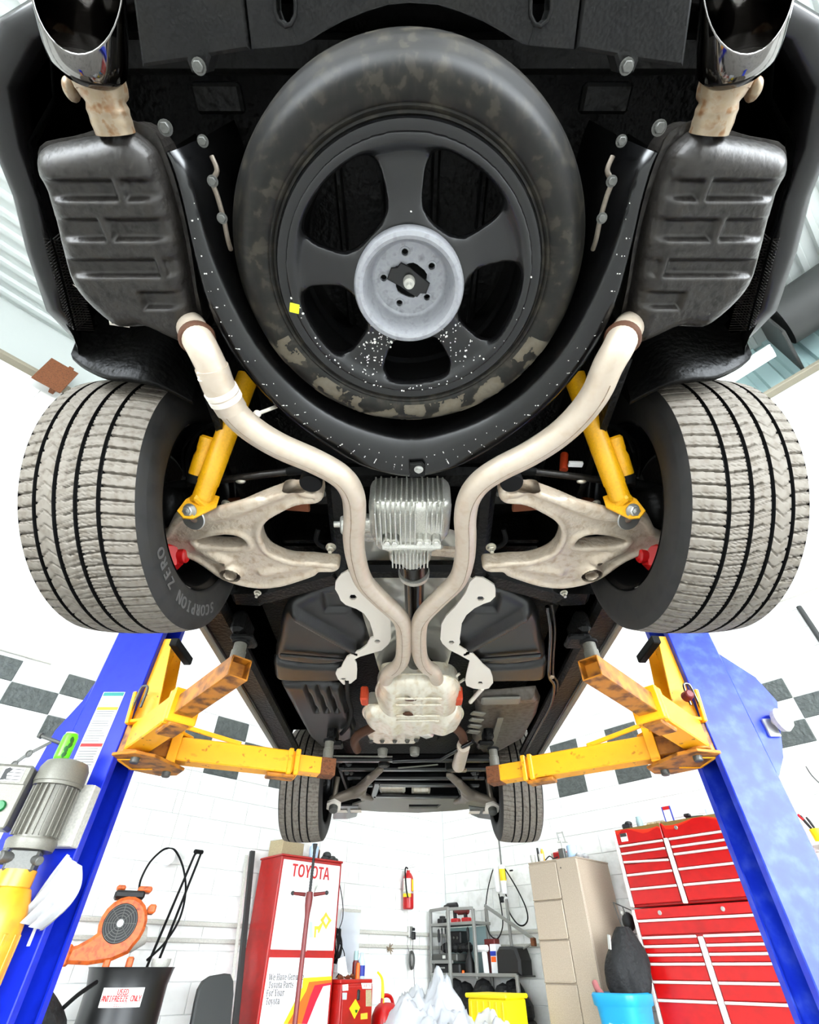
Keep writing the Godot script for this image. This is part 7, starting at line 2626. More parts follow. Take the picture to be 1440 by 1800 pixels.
func things_right() -> void:
	file_cabinet()
	tool_chest()
	rack()
	regulator()
	bin_and_bag()
	plastic_heap()
	# tall black tube on the wall above the chequered band
	var tb := MB.new()
	tb.cyl(rw(5.52, 2.93, 0.045), rw(5.52, 3.53, 0.045), 0.026, -1, 16, 0.004)
	solo("black_tube", tb, M.dark_grey, "dark upright tube fixed to the right wall above the chequered band", "tube", rw(5.52, 2.93, 0.045))
	# shelf at the right edge with a yellow pot of tools
	var sh := MB.new()
	sh.box(rw(5.0, 1.465, 0.14), v(0.78, 0.025, 0.26), RIGHT, 0.004)
	for k in 2:
		sh.bar(rw(4.72 + 0.5 * k, 1.45, 0.02), rw(4.72 + 0.5 * k, 1.45, 0.24), 0.02, 0.03)
		sh.bar(rw(4.72 + 0.5 * k, 1.30, 0.02), rw(4.72 + 0.5 * k, 1.45, 0.20), 0.02, 0.02)
	solo("wall_shelf", sh, M.off_white, "short pale shelf on the right wall at the picture's right edge", "shelf", rw(5.0, 1.3, 0.02))
	var pot := MB.new()
	pot.lathe([Vector2(0, 0), Vector2(0.05, 0), Vector2(0.058, 0.10), Vector2(0.054, 0.10), Vector2(0.048, 0.01), Vector2(0, 0.01)], Transform3D(Basis(), rw(4.70, 1.478, 0.16)), 24)
	solo("yellow_pot", pot, M.bin_yellow, "yellow pot on the wall shelf beside the blue lift post", "pot", rw(4.7, 1.478, 0.16))
	var pl := thing("long_pliers", "red-handled pliers standing in the yellow pot", "pliers", rw(4.70, 1.49, 0.16))
	var p1 := MB.new()
	p1.tube([rw(4.70, 1.50, 0.16), rw(4.645, 1.64, 0.16), rw(4.63, 1.69, 0.16)], [0.008, 0.012, 0.009], 8)
	p1.tube([rw(4.71, 1.50, 0.17), rw(4.68, 1.64, 0.17), rw(4.67, 1.67, 0.17)], [0.008, 0.011, 0.008], 8)
	part("jaws", p1, M.black, pl)
	var p2 := MB.new()
	p2.tube([rw(4.64, 1.655, 0.16), rw(4.615, 1.70, 0.16)], 0.012, 8)
	part("grip", p2, M.red, pl)
	var gn := MB.new()
	gn.cyl(rw(4.90, 1.72, 0.05), rw(4.90, 1.90, 0.05), 0.022, -1, 14, 0.004)
	gn.box(rw(4.90, 1.76, 0.07), v(0.07, 0.10, 0.05), RIGHT, 0.012)
	gn.tube(spl([rw(4.89, 1.90, 0.05), rw(4.85, 2.0, 0.04), rw(4.84, 2.08, 0.03)], 5), 0.006, 8)
	solo("grease_gun", gn, M.dull_steel, "grey grease gun hung on the right wall above the yellow pot", "grease gun", rw(4.9, 1.72, 0.05))


func file_cabinet() -> void:
	var a := 1.985
	var w := 0.615
	var f := 0.72
	var c := thing("file_cabinet", "tall beige steel filing cabinet against the right wall, left of the red tool chest", "filing cabinet", rw(a + w / 2, 0, 0.4))
	part("body", block_at(rw(a + w / 2, 0.765, 0.395), v(w, 1.53, 0.63), RIGHT, 0.005), M.beige, c)
	part("face_frame", block_at(rw(a + 0.365 + 0.125, 0.765, f - 0.005), v(0.245, 1.53, 0.022), RIGHT, 0.004), M.beige, c, "plain beige front panel")
	part("top", block_at(rw(a + w / 2, 1.535, 0.395), v(w + 0.008, 0.014, 0.64), RIGHT, 0.003), M.beige, c)
	part("lock", block_at(rw(a + 0.415, 1.46, f + 0.007), v(0.012, 0.012, 0.004), RIGHT, 0.0), M.dark_grey, c)
	for k in 5:
		var y := 1.362 - 0.31 * k
		if k == 4:
			part("drawer", block_at(rw(a + 0.182, 0.14, f - 0.004), v(0.355, 0.26, 0.024), RIGHT, 0.005), M.beige, c)
			continue
		var d := part("drawer", block_at(rw(a + 0.182, y, f - 0.004), v(0.355, 0.296, 0.024), RIGHT, 0.006), M.beige, c)
		part("pull_lip", block_at(rw(a + 0.182, y - 0.148, f + 0.012), v(0.345, 0.012, 0.016), RIGHT, 0.004), M.beige, d)
	# clutter on top
	var y := 1.543
	var rb := MB.new()
	rb.box(rw(2.30, y + 0.055, 0.50), v(0.20, 0.055, 0.13), RIGHT.rotated(Vector3(1, 0, 0.4).normalized(), 0.25), 0.003)
	var r1 := thing("parts_box", "white and red cardboard parts box tilted on top of the filing cabinet", "box", rw(2.3, y, 0.5))
	part("box", rb, M.off_white, r1)
	var rs := MB.new()
	rs.box(rw(2.30, y + 0.06, 0.50), v(0.14, 0.06, 0.135), RIGHT.rotated(Vector3(1, 0, 0.4).normalized(), 0.25), 0.003)
	part("red_print", rs, M.red, r1)
	var dp := MB.new()
	dp.lathe([Vector2(0, 0), Vector2(0.035, 0), Vector2(0.02, 0.03), Vector2(0.012, 0.05), Vector2(0.012, 0.17), Vector2(0, 0.17)], Transform3D(Basis(), rw(2.40, y, 0.62)), 16)
	dp.bar(rw(2.36, y + 0.24, 0.62), rw(2.44, y + 0.24, 0.62), 0.012, 0.012)
	dp.bar(rw(2.37, y + 0.17, 0.62), rw(2.36, y + 0.25, 0.62), 0.012, 0.012)
	dp.bar(rw(2.45, y + 0.15, 0.62), rw(2.43, y + 0.25, 0.62), 0.012, 0.012)
	dp.bar(rw(2.35, y + 0.16, 0.62), rw(2.47, y + 0.145, 0.62), 0.02, 0.01)
	solo("clamp_stand", dp, M.steel, "small metal clamp stand upright on top of the filing cabinet", "stand", rw(2.4, y, 0.62))
	var rl := MB.new()
	rl.cyl(rw(2.45, y, 0.52), rw(2.45, y + 0.13, 0.52), 0.055, -1, 24, 0.006)
	solo("blue_towels", rl, M.pale_blue, "roll of pale blue shop towels on the filing cabinet", "towel roll", rw(2.45, y, 0.52))
	var tn := MB.new()
	tn.box(rw(2.41, y + 0.045, 0.66), v(0.07, 0.09, 0.05), RIGHT, 0.006)
	solo("small_tin", tn, M.dull_steel, "grey tin in front of the blue towel roll", "tin", rw(2.41, y, 0.66))
	var wp := MB.new()
	for k in 5:
		wp.ball(rw(2.54 + 0.02 * sin(k * 2.0), y + 0.025, 0.42 + 0.04 * k), v(0.04, 0.028, 0.035), Basis(Vector3.UP, k), 8)
	solo("white_rags", wp, M.rag, "crumpled white rags at the right side of the filing cabinet's top", "rags", rw(2.54, y, 0.5))
	var hs := thing("glass_jars", "two small glasses at the left front corner of the filing cabinet's top", "glasses", rw(2.05, y, 0.65))
	for k in 2:
		var g := MB.new()
		g.lathe([Vector2(0, 0), Vector2(0.025, 0), Vector2(0.03, 0.07), Vector2(0.027, 0.07), Vector2(0.023, 0.006), Vector2(0, 0.006)], Transform3D(Basis(), rw(2.02 + 0.11 * k, y, 0.66)), 20)
		part("glass", g, M.off_white, hs)
	var bt := MB.new()
	bt.tube([rw(2.06, y, 0.60), rw(2.055, y + 0.14, 0.60)], [0.018, 0.012], 12)
	solo("dark_bottle", bt, M.black, "thin dark bottle between the glasses on the filing cabinet", "bottle", rw(2.06, y, 0.6))
	var ob := MB.new()
	ob.tube([rw(2.10, y, 0.58), rw(2.10, y + 0.10, 0.58), rw(2.10, y + 0.13, 0.58)], [0.02, 0.02, 0.008], 12)
	solo("orange_marker", ob, M.amber_print, "orange-topped bottle behind the thin dark bottle", "bottle", rw(2.1, y, 0.58))
	var cb := MB.new()
	cb.tube(spl([rw(2.18, y + 0.01, 0.66), rw(2.24, y + 0.04, 0.66), rw(2.30, y + 0.012, 0.68), rw(2.36, y + 0.02, 0.68)], 5), 0.006, 8)
	solo("black_wire", cb, M.black, "short black wire curling along the front of the filing cabinet's top", "wire", rw(2.25, y, 0.66))


func tool_chest() -> void:
	var a := 3.02
	var w := 1.17
	var f := 0.62
	var c := thing("tool_chest", "big red two-tier tool chest with pale drawer pulls against the right wall", "tool chest", rw(a + w / 2, 0, 0.36))
	part("lower_case", block_at(rw(a + w / 2, 0.60, 0.34), v(w, 0.98, 0.50), RIGHT, 0.005), M.red_panel, c)
	part("upper_case", block_at(rw(a + w / 2, 1.42, 0.33), v(w, 0.62, 0.46), RIGHT, 0.005), M.red_panel, c)
	for k in 4:
		var cs := MB.new()
		var q := rw(a + 0.1 + (w - 0.2) * (k % 2), 0.055, 0.18 + 0.32 * (k / 2))
		cs.cyl(q - RIGHT.x * 0.02, q + RIGHT.x * 0.02, 0.05, -1, 20, 0.005)
		part("caster", cs, M.black_rubber, c)
	# pale corner trims and mullions
	var y0 := 0.11
	part("corner_trim", block_at(rw(a + 0.012, 0.60, f - 0.015), v(0.03, 0.98, 0.03), RIGHT, 0.004), M.chest_trim, c)
	part("corner_trim", block_at(rw(a + 0.012, 1.42, f - 0.02), v(0.03, 0.62, 0.03), RIGHT, 0.004), M.chest_trim, c)
	part("mullion", block_at(rw(3.545, 1.355, f - 0.018), v(0.04, 0.49, 0.03), RIGHT, 0.005), M.chest_trim, c)
	part("mullion", block_at(rw(3.585, 0.50, f - 0.006), v(0.045, 0.78, 0.03), RIGHT, 0.005), M.chest_trim, c)
	# lid panels of the upper chest, their paint burnt along the top
	for k in 2:
		var l := 3.04 if k == 0 else 3.535
		var r := 3.53 if k == 0 else 4.18
		var lp := part("lid_panel", block_at(rw((l + r) / 2, 1.663, f - 0.03), v(r - l - 0.006, 0.125, 0.03), RIGHT, 0.005), M.red_panel, c, "red lid panel with scorched paint")
		var pts := [Vector2(l + 0.004, 1.727), Vector2(r - 0.004, 1.727), Vector2(r - 0.004, 1.690)]
		var n := 9
		for e in n:
			var u := (e + 0.5) / n
			var dip := 0.018 + 0.016 * sin(u * 7.0 + k * 2.0) + (0.026 * (smoothstep(0.6, 1.0, u) if k == 0 else 1.0 - smoothstep(0.0, 0.4, u)))
			pts.append(Vector2(r - 0.004 - (r - l - 0.008) * (u if k == 0 else u), 1.727 - maxf(0.006, dip if k == 1 else 0.018 + 0.014 * sin(u * 6.0))))
		var low := []
		for q in pts:
			low.append(Vector2(q.x, q.y if q.y > 1.72 else maxf(1.607, q.y - 0.022 - 0.012 * sin(q.x * 23.0))))
		part("heat_bloom", sheet_right(low, f - 0.0150, f - 0.0146), M.orange_red, lp, "orange heat-faded paint")
		part("scorch", sheet_right(pts, f - 0.0148, f - 0.0142), M.scorch, lp, "scorched brown paint")
		if k == 0:
			part("plate", block_at(rw(3.13, 1.655, f - 0.013), v(0.075, 0.07, 0.004), RIGHT, 0.002), M.paper, lp, "torn white label")
			part("plate_top", block_at(rw(3.13, 1.675, f - 0.0105), v(0.07, 0.03, 0.003), RIGHT, 0.001), M.dark_grey, lp)
		else:
			var lk := MB.new()
			lk.cyl(rw(3.68, 1.668, f - 0.016), rw(3.68, 1.668, f - 0.004), 0.016, -1, 16, 0.002)
			part("lock", lk, M.steel, lp)
	var drawers := []
	var ly := [1.586, 1.524, 1.445, 1.351, 1.242, 1.115]
	for k in 5:
		drawers.append([3.05, 3.52, ly[k], ly[k + 1], f - 0.02, 0.05 if k == 2 else 0.0])
	var ry := [1.588, 1.525, 1.468, 1.355, 1.240, 1.115]
	for k in 5:
		drawers.append([3.57, 4.17, ry[k], ry[k + 1], f - 0.02, 0.0])
	drawers.append([3.05, 4.17, 1.008, 0.898, f - 0.004, 0.0])
	var by := [0.892, 0.833, 0.777, 0.718, 0.606, 0.494, 0.30, 0.12]
	for k in 7:
		drawers.append([3.05, 3.56, by[k], by[k + 1], f - 0.004, 0.0])
		drawers.append([3.61, 4.17, by[k], by[k + 1], f - 0.004, 0.0])
	for d in drawers:
		var h: float = d[2] - d[3] - 0.008
		var m: float = (d[0] + d[1]) / 2
		var o := part("drawer", block_at(rw(m, d[2] - 0.010 - (h - 0.014) / 2, d[4] - 0.006), v(d[1] - d[0] - 0.012, h - 0.014, 0.016), RIGHT, 0.004), M.red_panel, c)
		part("pull", block_at(rw(m, d[2] - 0.001, d[4] + 0.006), v(d[1] - d[0] - 0.012, 0.018, 0.022), RIGHT.rotated(RIGHT.z, -d[5]), 0.005), M.chest_trim, o)
	var lb := part("lock_band", block_at(rw(a + w / 2, 1.058, f - 0.012), v(w - 0.05, 0.075, 0.016), RIGHT, 0.004), M.red_panel, c)
	for k in 2:
		var lk := MB.new()
		lk.cyl(rw(3.29 + 0.56 * k, 1.058, f - 0.006), rw(3.29 + 0.56 * k, 1.058, f + 0.006), 0.017, -1, 16, 0.002)
		part("lock", lk, M.steel, lb)
	# odds and ends on the lid
	var y := 1.733
	var t1 := MB.new()
	t1.box(rw(3.12, y + 0.03, 0.45), v(0.09, 0.05, 0.12), RIGHT.rotated(Vector3.UP, 0.3), 0.012)
	t1.ball(rw(3.15, y + 0.055, 0.47), v(0.04, 0.025, 0.04), Basis(), 10)
	solo("black_glove", t1, M.black, "black glove lying at the left end of the tool chest's lid", "glove", rw(3.12, y, 0.45))
	var t2 := MB.new()
	t2.lathe([Vector2(0, 0), Vector2(0.032, 0), Vector2(0.034, 0.07), Vector2(0.026, 0.10), Vector2(0.026, 0.11), Vector2(0, 0.11)], Transform3D(Basis(), rw(3.25, y, 0.42)), 20)
	solo("glass_jar", t2, M.teal_siding, "pale glass jar beside the black glove on the tool chest", "jar", rw(3.25, y, 0.42))
	var t3 := MB.new()
	for k in 5:
		t3.ball(rw(3.36 + 0.035 * k, y + 0.02, 0.45 + 0.02 * sin(k * 3.0)), v(0.03, 0.02, 0.03), Basis(Vector3.UP, k), 8)
	solo("tan_rag", t3, M.carton, "rumpled tan rag in the middle of the tool chest's lid", "rag", rw(3.42, y, 0.45))
	var sg := thing("price_frame", "small upright blue-edged card holder on the tool chest's lid", "card holder", rw(3.60, y, 0.50))
	part("card", block_at(rw(3.60, y + 0.07, 0.50), v(0.075, 0.13, 0.004), RIGHT, 0.001), M.white, sg)
	for k in 2:
		part("rail", block_at(rw(3.56 + 0.08 * k, y + 0.07, 0.50), v(0.012, 0.14, 0.012), RIGHT, 0.002), M.blue_print, sg)
	part("header", block_at(rw(3.60, y + 0.125, 0.503), v(0.07, 0.03, 0.004), RIGHT, 0.001), M.red, sg)
	var t5 := MB.new()
	t5.bar(rw(3.76, y + 0.015, 0.50), rw(3.92, y + 0.012, 0.46), 0.03, 0.025, Vector3.UP, 0.008)
	t5.box(rw(3.78, y + 0.035, 0.50), v(0.06, 0.03, 0.04), RIGHT, 0.008)
	solo("air_ratchet", t5, M.black, "black air ratchet lying on the tool chest's lid", "ratchet", rw(3.84, y, 0.48))
	var t6 := MB.new()
	t6.box(rw(4.03, y + 0.03, 0.46), v(0.15, 0.06, 0.12), RIGHT.rotated(Vector3.UP, 0.2), 0.006)
	solo("pale_blue_box", t6, M.pale_blue, "pale blue box at the right end of the tool chest's lid", "box", rw(4.03, y, 0.46))


func rack() -> void:
	var t := thing("bench_rack", "pale steel angle-iron rack full of tools in the corner", "rack", rw(0.45, 0, 0.30))
	for q in [[0.10, 0.40, 0.52, 1.24], [0.12, 0.10, 0.0, 1.24], [0.84, 0.40, 0.60, 1.22], [0.80, 0.10, 0.0, 1.24], [0.53, 0.52, 0.0, 1.245], [1.42, 0.42, 0.0, 0.64]]:
		part("post", block_at(rw(q[0], (q[2] + q[3]) / 2, q[1]), v(0.035, q[3] - q[2], 0.035), RIGHT, 0.004), M.rack, t)
	var bars := [[0.10, 0.40, 0.53, 0.52, 1.235], [0.53, 0.52, 0.84, 0.40, 1.225], [0.10, 0.40, 0.84, 0.40, 1.09], [0.10, 0.42, 1.42, 0.42, 0.635], [0.10, 0.40, 0.10, 0.10, 1.09], [0.84, 0.40, 0.84, 0.10, 1.09], [0.12, 0.44, 0.55, 0.50, 0.745]]
	for b in bars:
		var m := MB.new()
		m.bar(rw(b[0], b[4], b[1]), rw(b[2], b[4], b[3]), 0.03, 0.03, Vector3.UP, 0.003)
		part("beam", m, M.rack, t)
	part("shelf_board", block_at(rw(0.47, 1.085, 0.25), v(0.72, 0.015, 0.28), RIGHT, 0.002), M.dull_steel, t)
	part("shelf_board", block_at(rw(0.76, 0.625, 0.24), v(1.30, 0.015, 0.34), RIGHT, 0.002), M.dull_steel, t)
	part("back_panel", block_at(rw(0.46, 0.86, 0.095), v(0.66, 0.42, 0.01), RIGHT, 0.002), M.teal_siding, t)
	# cordless tools on the top shelf
	for k in 2:
		var at := [rw(0.40, 1.093, 0.28), rw(0.60, 1.093, 0.30)][k] as Vector3
		var d := thing("cordless_tool", ["red and black cordless drill standing in the middle of the rack's top shelf", "red-batteried cordless impact driver at the right of the rack's top shelf"][k], "power tool", at, "cordless tools on the rack")
		var b := MB.new()
		b.cyl(at + RIGHT * v(-0.10, 0.12 + 0.06 * (1 - k), 0), at + RIGHT * v(0.07, 0.12 + 0.06 * (1 - k), 0), 0.036, -1, 18, 0.008)
		b.cyl(at + RIGHT * v(-0.16, 0.12 + 0.06 * (1 - k), 0), at + RIGHT * v(-0.10, 0.12 + 0.06 * (1 - k), 0), 0.016, 0.026, 14, 0.004)
		part("motor_body", b, M.black if k == 0 else M.jack_red, d)
		var g := MB.new()
		g.bar(at + RIGHT * v(0.03, 0.02, 0), at + RIGHT * v(0.02, 0.12 + 0.06 * (1 - k), 0), 0.04, 0.05, RIGHT.z, 0.012)
		part("grip", g, M.black, d)
		part("battery", block_at(at + RIGHT * v(0.035, 0.028, 0.0), v(0.12, 0.055, 0.075), RIGHT, 0.01), M.red, d)
	var ch := thing("battery_charger", "small black charger at the left of the rack's top shelf", "charger", rw(0.22, 1.093, 0.30))
	part("body", block_at(rw(0.22, 1.125, 0.30), v(0.11, 0.06, 0.10), RIGHT, 0.01), M.black, ch)
	part("cradle", block_at(rw(0.22, 1.165, 0.30), v(0.06, 0.03, 0.06), RIGHT, 0.006), M.dark_grey, ch)
	# screwdrivers hung under the top shelf
	for k in 4:
		var s := thing("screwdriver", ["black-handled screwdriver hanging at the left end under the rack's top shelf", "thin screwdriver hanging second from the left under the rack's top shelf", "thin screwdriver hanging third from the left under the rack's top shelf", "short screwdriver hanging at the right under the rack's top shelf"][k], "screwdriver", rw([0.20, 0.26, 0.32, 0.70][k], 0.76, 0.36), "screwdrivers under the shelf")
		var x: float = [0.20, 0.26, 0.32, 0.70][k]
		var h := MB.new()
		h.lathe([Vector2(0, 0.92), Vector2(0.012, 0.925), Vector2(0.017, 0.98), Vector2(0.015, 1.04), Vector2(0, 1.06)] if k % 3 == 0 else [Vector2(0, 1.0), Vector2(0.009, 1.0), Vector2(0.011, 1.05), Vector2(0, 1.07)], Transform3D(Basis(), rw(x, 0, 0.36)), 12)
		part("handle", h, M.black, s)
		var sh := MB.new()
		sh.cyl(rw(x, 0.76, 0.36), rw(x, 0.95 if k % 3 == 0 else 1.01, 0.36), 0.004, -1, 8)
		part("shaft", sh, M.dull_steel, s)
	# boxes and machines on the lower shelves
	var y := 0.633
	var tc := thing("tool_case", "black tool case on the rack's lower shelf under the grey tray", "tool case", rw(0.36, y, 0.30))
	part("body", block_at(rw(0.36, y + 0.05, 0.30), v(0.44, 0.10, 0.22), RIGHT, 0.015), M.black, tc)
	part("latch", block_at(rw(0.30, y + 0.06, 0.415), v(0.08, 0.014, 0.008), RIGHT, 0.003), M.steel, tc)
	var gt := thing("grey_tray", "grey plastic tray resting on the black tool case", "tray", rw(0.36, y + 0.11, 0.32))
	part("body", block_at(rw(0.36, y + 0.15, 0.32), v(0.42, 0.07, 0.24), RIGHT, 0.01), M.dull_steel, gt)
	part("label_tag", block_at(rw(0.36, y + 0.155, 0.445), v(0.05, 0.03, 0.004), RIGHT, 0.001), M.paper, gt)
	var bp := MB.new()
	for k in 9:
		bp.ball(rw(0.22 + 0.05 * k, y + 0.24, 0.28 + 0.02 * sin(k * 2.0)), v(0.05, 0.045 + 0.01 * sin(k * 1.7), 0.06), Basis(Vector3.UP, k * 0.7), 10)
	solo("tool_bag", bp, M.cloth_black, "slumped black tool bag on top of the grey tray", "bag", rw(0.4, y + 0.185, 0.28))
	var ma := thing("black_machine", "dusty black machine with knobs at the back of the rack", "machine", rw(0.38, y + 0.26, 0.2))
	part("body", block_at(rw(0.39, y + 0.33, 0.20), v(0.22, 0.13, 0.16), RIGHT, 0.012), M.black, ma)
	for k in 3:
		var kn := MB.new()
		kn.cyl(rw(0.33 + 0.06 * k, y + 0.33, 0.28), rw(0.33 + 0.06 * k, y + 0.33, 0.295), 0.014, -1, 12, 0.003)
		part("knob", kn, M.dull_steel, ma)
	var wh := thing("white_trigger_tool", "white T-shaped plastic gun on the rack's lower shelf", "tool", rw(0.92, y, 0.34))
	part("barrel", block_at(rw(0.88, y + 0.225, 0.34), v(0.20, 0.06, 0.07), RIGHT, 0.018), M.white, wh)
	part("grip", block_at(rw(0.925, y + 0.10, 0.34), v(0.055, 0.20, 0.06), RIGHT.rotated(RIGHT.z, 0.06), 0.014), M.white, wh)
	var rb := thing("maroon_box", "dark maroon flat box behind the white plastic gun", "box", rw(0.90, y + 0.0, 0.22))
	part("body", block_at(rw(0.93, y + 0.155, 0.20), v(0.16, 0.31, 0.10), RIGHT, 0.006), M.jack_red, rb)
	var pk := thing("blue_carton", "white carton with blue and orange print beside the white plastic gun", "carton", rw(1.06, y, 0.30))
	part("body", block_at(rw(1.06, y + 0.13, 0.30), v(0.09, 0.26, 0.10), RIGHT, 0.003), M.white, pk)
	part("print_band", block_at(rw(1.06, y + 0.18, 0.352), v(0.085, 0.04, 0.003), RIGHT, 0.0), M.blue_print, pk)
	part("print_band", block_at(rw(1.06, y + 0.13, 0.352), v(0.07, 0.045, 0.003), RIGHT, 0.0), M.orange_print, pk)
	var bk := MB.new()
	var o := [Vector2(-0.16, 0), Vector2(0.17, 0), Vector2(0.18, 0.12), Vector2(0.14, 0.22), Vector2(0.08, 0.235), Vector2(-0.10, 0.235), Vector2(-0.15, 0.19)]
	bk.prism(o, -0.12, 0.12, Transform3D(Basis(RIGHT.x, RIGHT.z, RIGHT.y), rw(1.30, y, 0.30)), 0.025)
	solo("black_hood", bk, M.black, "black plastic hood-shaped case at the right end of the bench rack", "case", rw(1.3, y, 0.3))
	var dk := thing("orange_dispenser", "dark glue bottle with orange tip on the rack's lower shelf", "bottle", rw(0.68, y, 0.38))
	var db := MB.new()
	db.lathe([Vector2(0, 0), Vector2(0.05, 0), Vector2(0.055, 0.10), Vector2(0.03, 0.16), Vector2(0.02, 0.20), Vector2(0, 0.2)], Transform3D(Basis(), rw(0.70, y, 0.36)), 16)
	part("body", db, M.black, dk)
	part("tip", block_at(rw(0.64, y + 0.02, 0.42), v(0.03, 0.04, 0.03), RIGHT, 0.008), M.orange_print, dk)
	# stuff under the bench
	var un := MB.new()
	for k in 14:
		un.ball(rw(0.35 + 0.08 * k, 0.42 + 0.06 * sin(k * 1.3), 0.30 + 0.05 * sin(k * 2.1)), v(0.12, 0.13, 0.12), Basis(Vector3.UP, k * 0.9), 10)
		un.ball(rw(0.40 + 0.08 * k, 0.16, 0.32), v(0.12, 0.16, 0.14), Basis(Vector3.UP, k * 1.9), 10)
	solo("black_tarp", un, M.cloth_black, "heap of dark tarpaulin stuffed under the bench rack", "tarpaulin", rw(0.9, 0, 0.3))
	var wl := thing("caster_wheel", "grey caster wheel at the foot of the bench rack", "wheel", rw(1.40, 0.20, 0.62))
	var w1 := MB.new()
	w1.lathe([Vector2(0.03, -0.02), Vector2(0.085, -0.022), Vector2(0.095, -0.015), Vector2(0.095, 0.015), Vector2(0.085, 0.022), Vector2(0.03, 0.02)], MB.frame(rw(1.40, 0.31, 0.60), RIGHT.z + RIGHT.x * 0.3), 32)
	part("tread", w1, M.rack, wl)
	var w2 := MB.new()
	w2.cyl(rw(1.40, 0.31, 0.585), rw(1.405, 0.31, 0.625), 0.024, -1, 16, 0.003)
	part("hub", w2, M.black, wl)
	var fk := MB.new()
	fk.bar(rw(1.40, 0.31, 0.64), rw(1.385, 0.52, 0.60), 0.03, 0.012, RIGHT.z, 0.003)
	fk.bar(rw(1.40, 0.0, 0.60), rw(1.40, 0.31, 0.60), 0.02, 0.02, RIGHT.z, 0.003)
	part("fork", fk, M.dull_steel, wl)
	# yellow bin in front of it
	var yb := thing("yellow_bin", "bright yellow ribbed plastic bin behind the clear plastic bags", "bin", rw(1.52, 0, 0.92))
	var b := MB.new()
	b.prism([Vector2(-0.24, -0.15), Vector2(0.24, -0.15), Vector2(0.24, 0.15), Vector2(-0.24, 0.15)], 0.0, 0.48, Transform3D(RIGHT, rw(1.52, 0.0, 0.92)), 0.012)
	part("tub", b, M.bin_yellow, yb)
	part("rim", block_at(rw(1.52, 0.495, 0.92), v(0.53, 0.035, 0.35), RIGHT, 0.01), M.bin_yellow, yb)
	for k in 6:
		part("rib", block_at(rw(1.32 + 0.08 * k, 0.26, 1.076), v(0.018, 0.40, 0.016), RIGHT, 0.005), M.bin_yellow, yb)


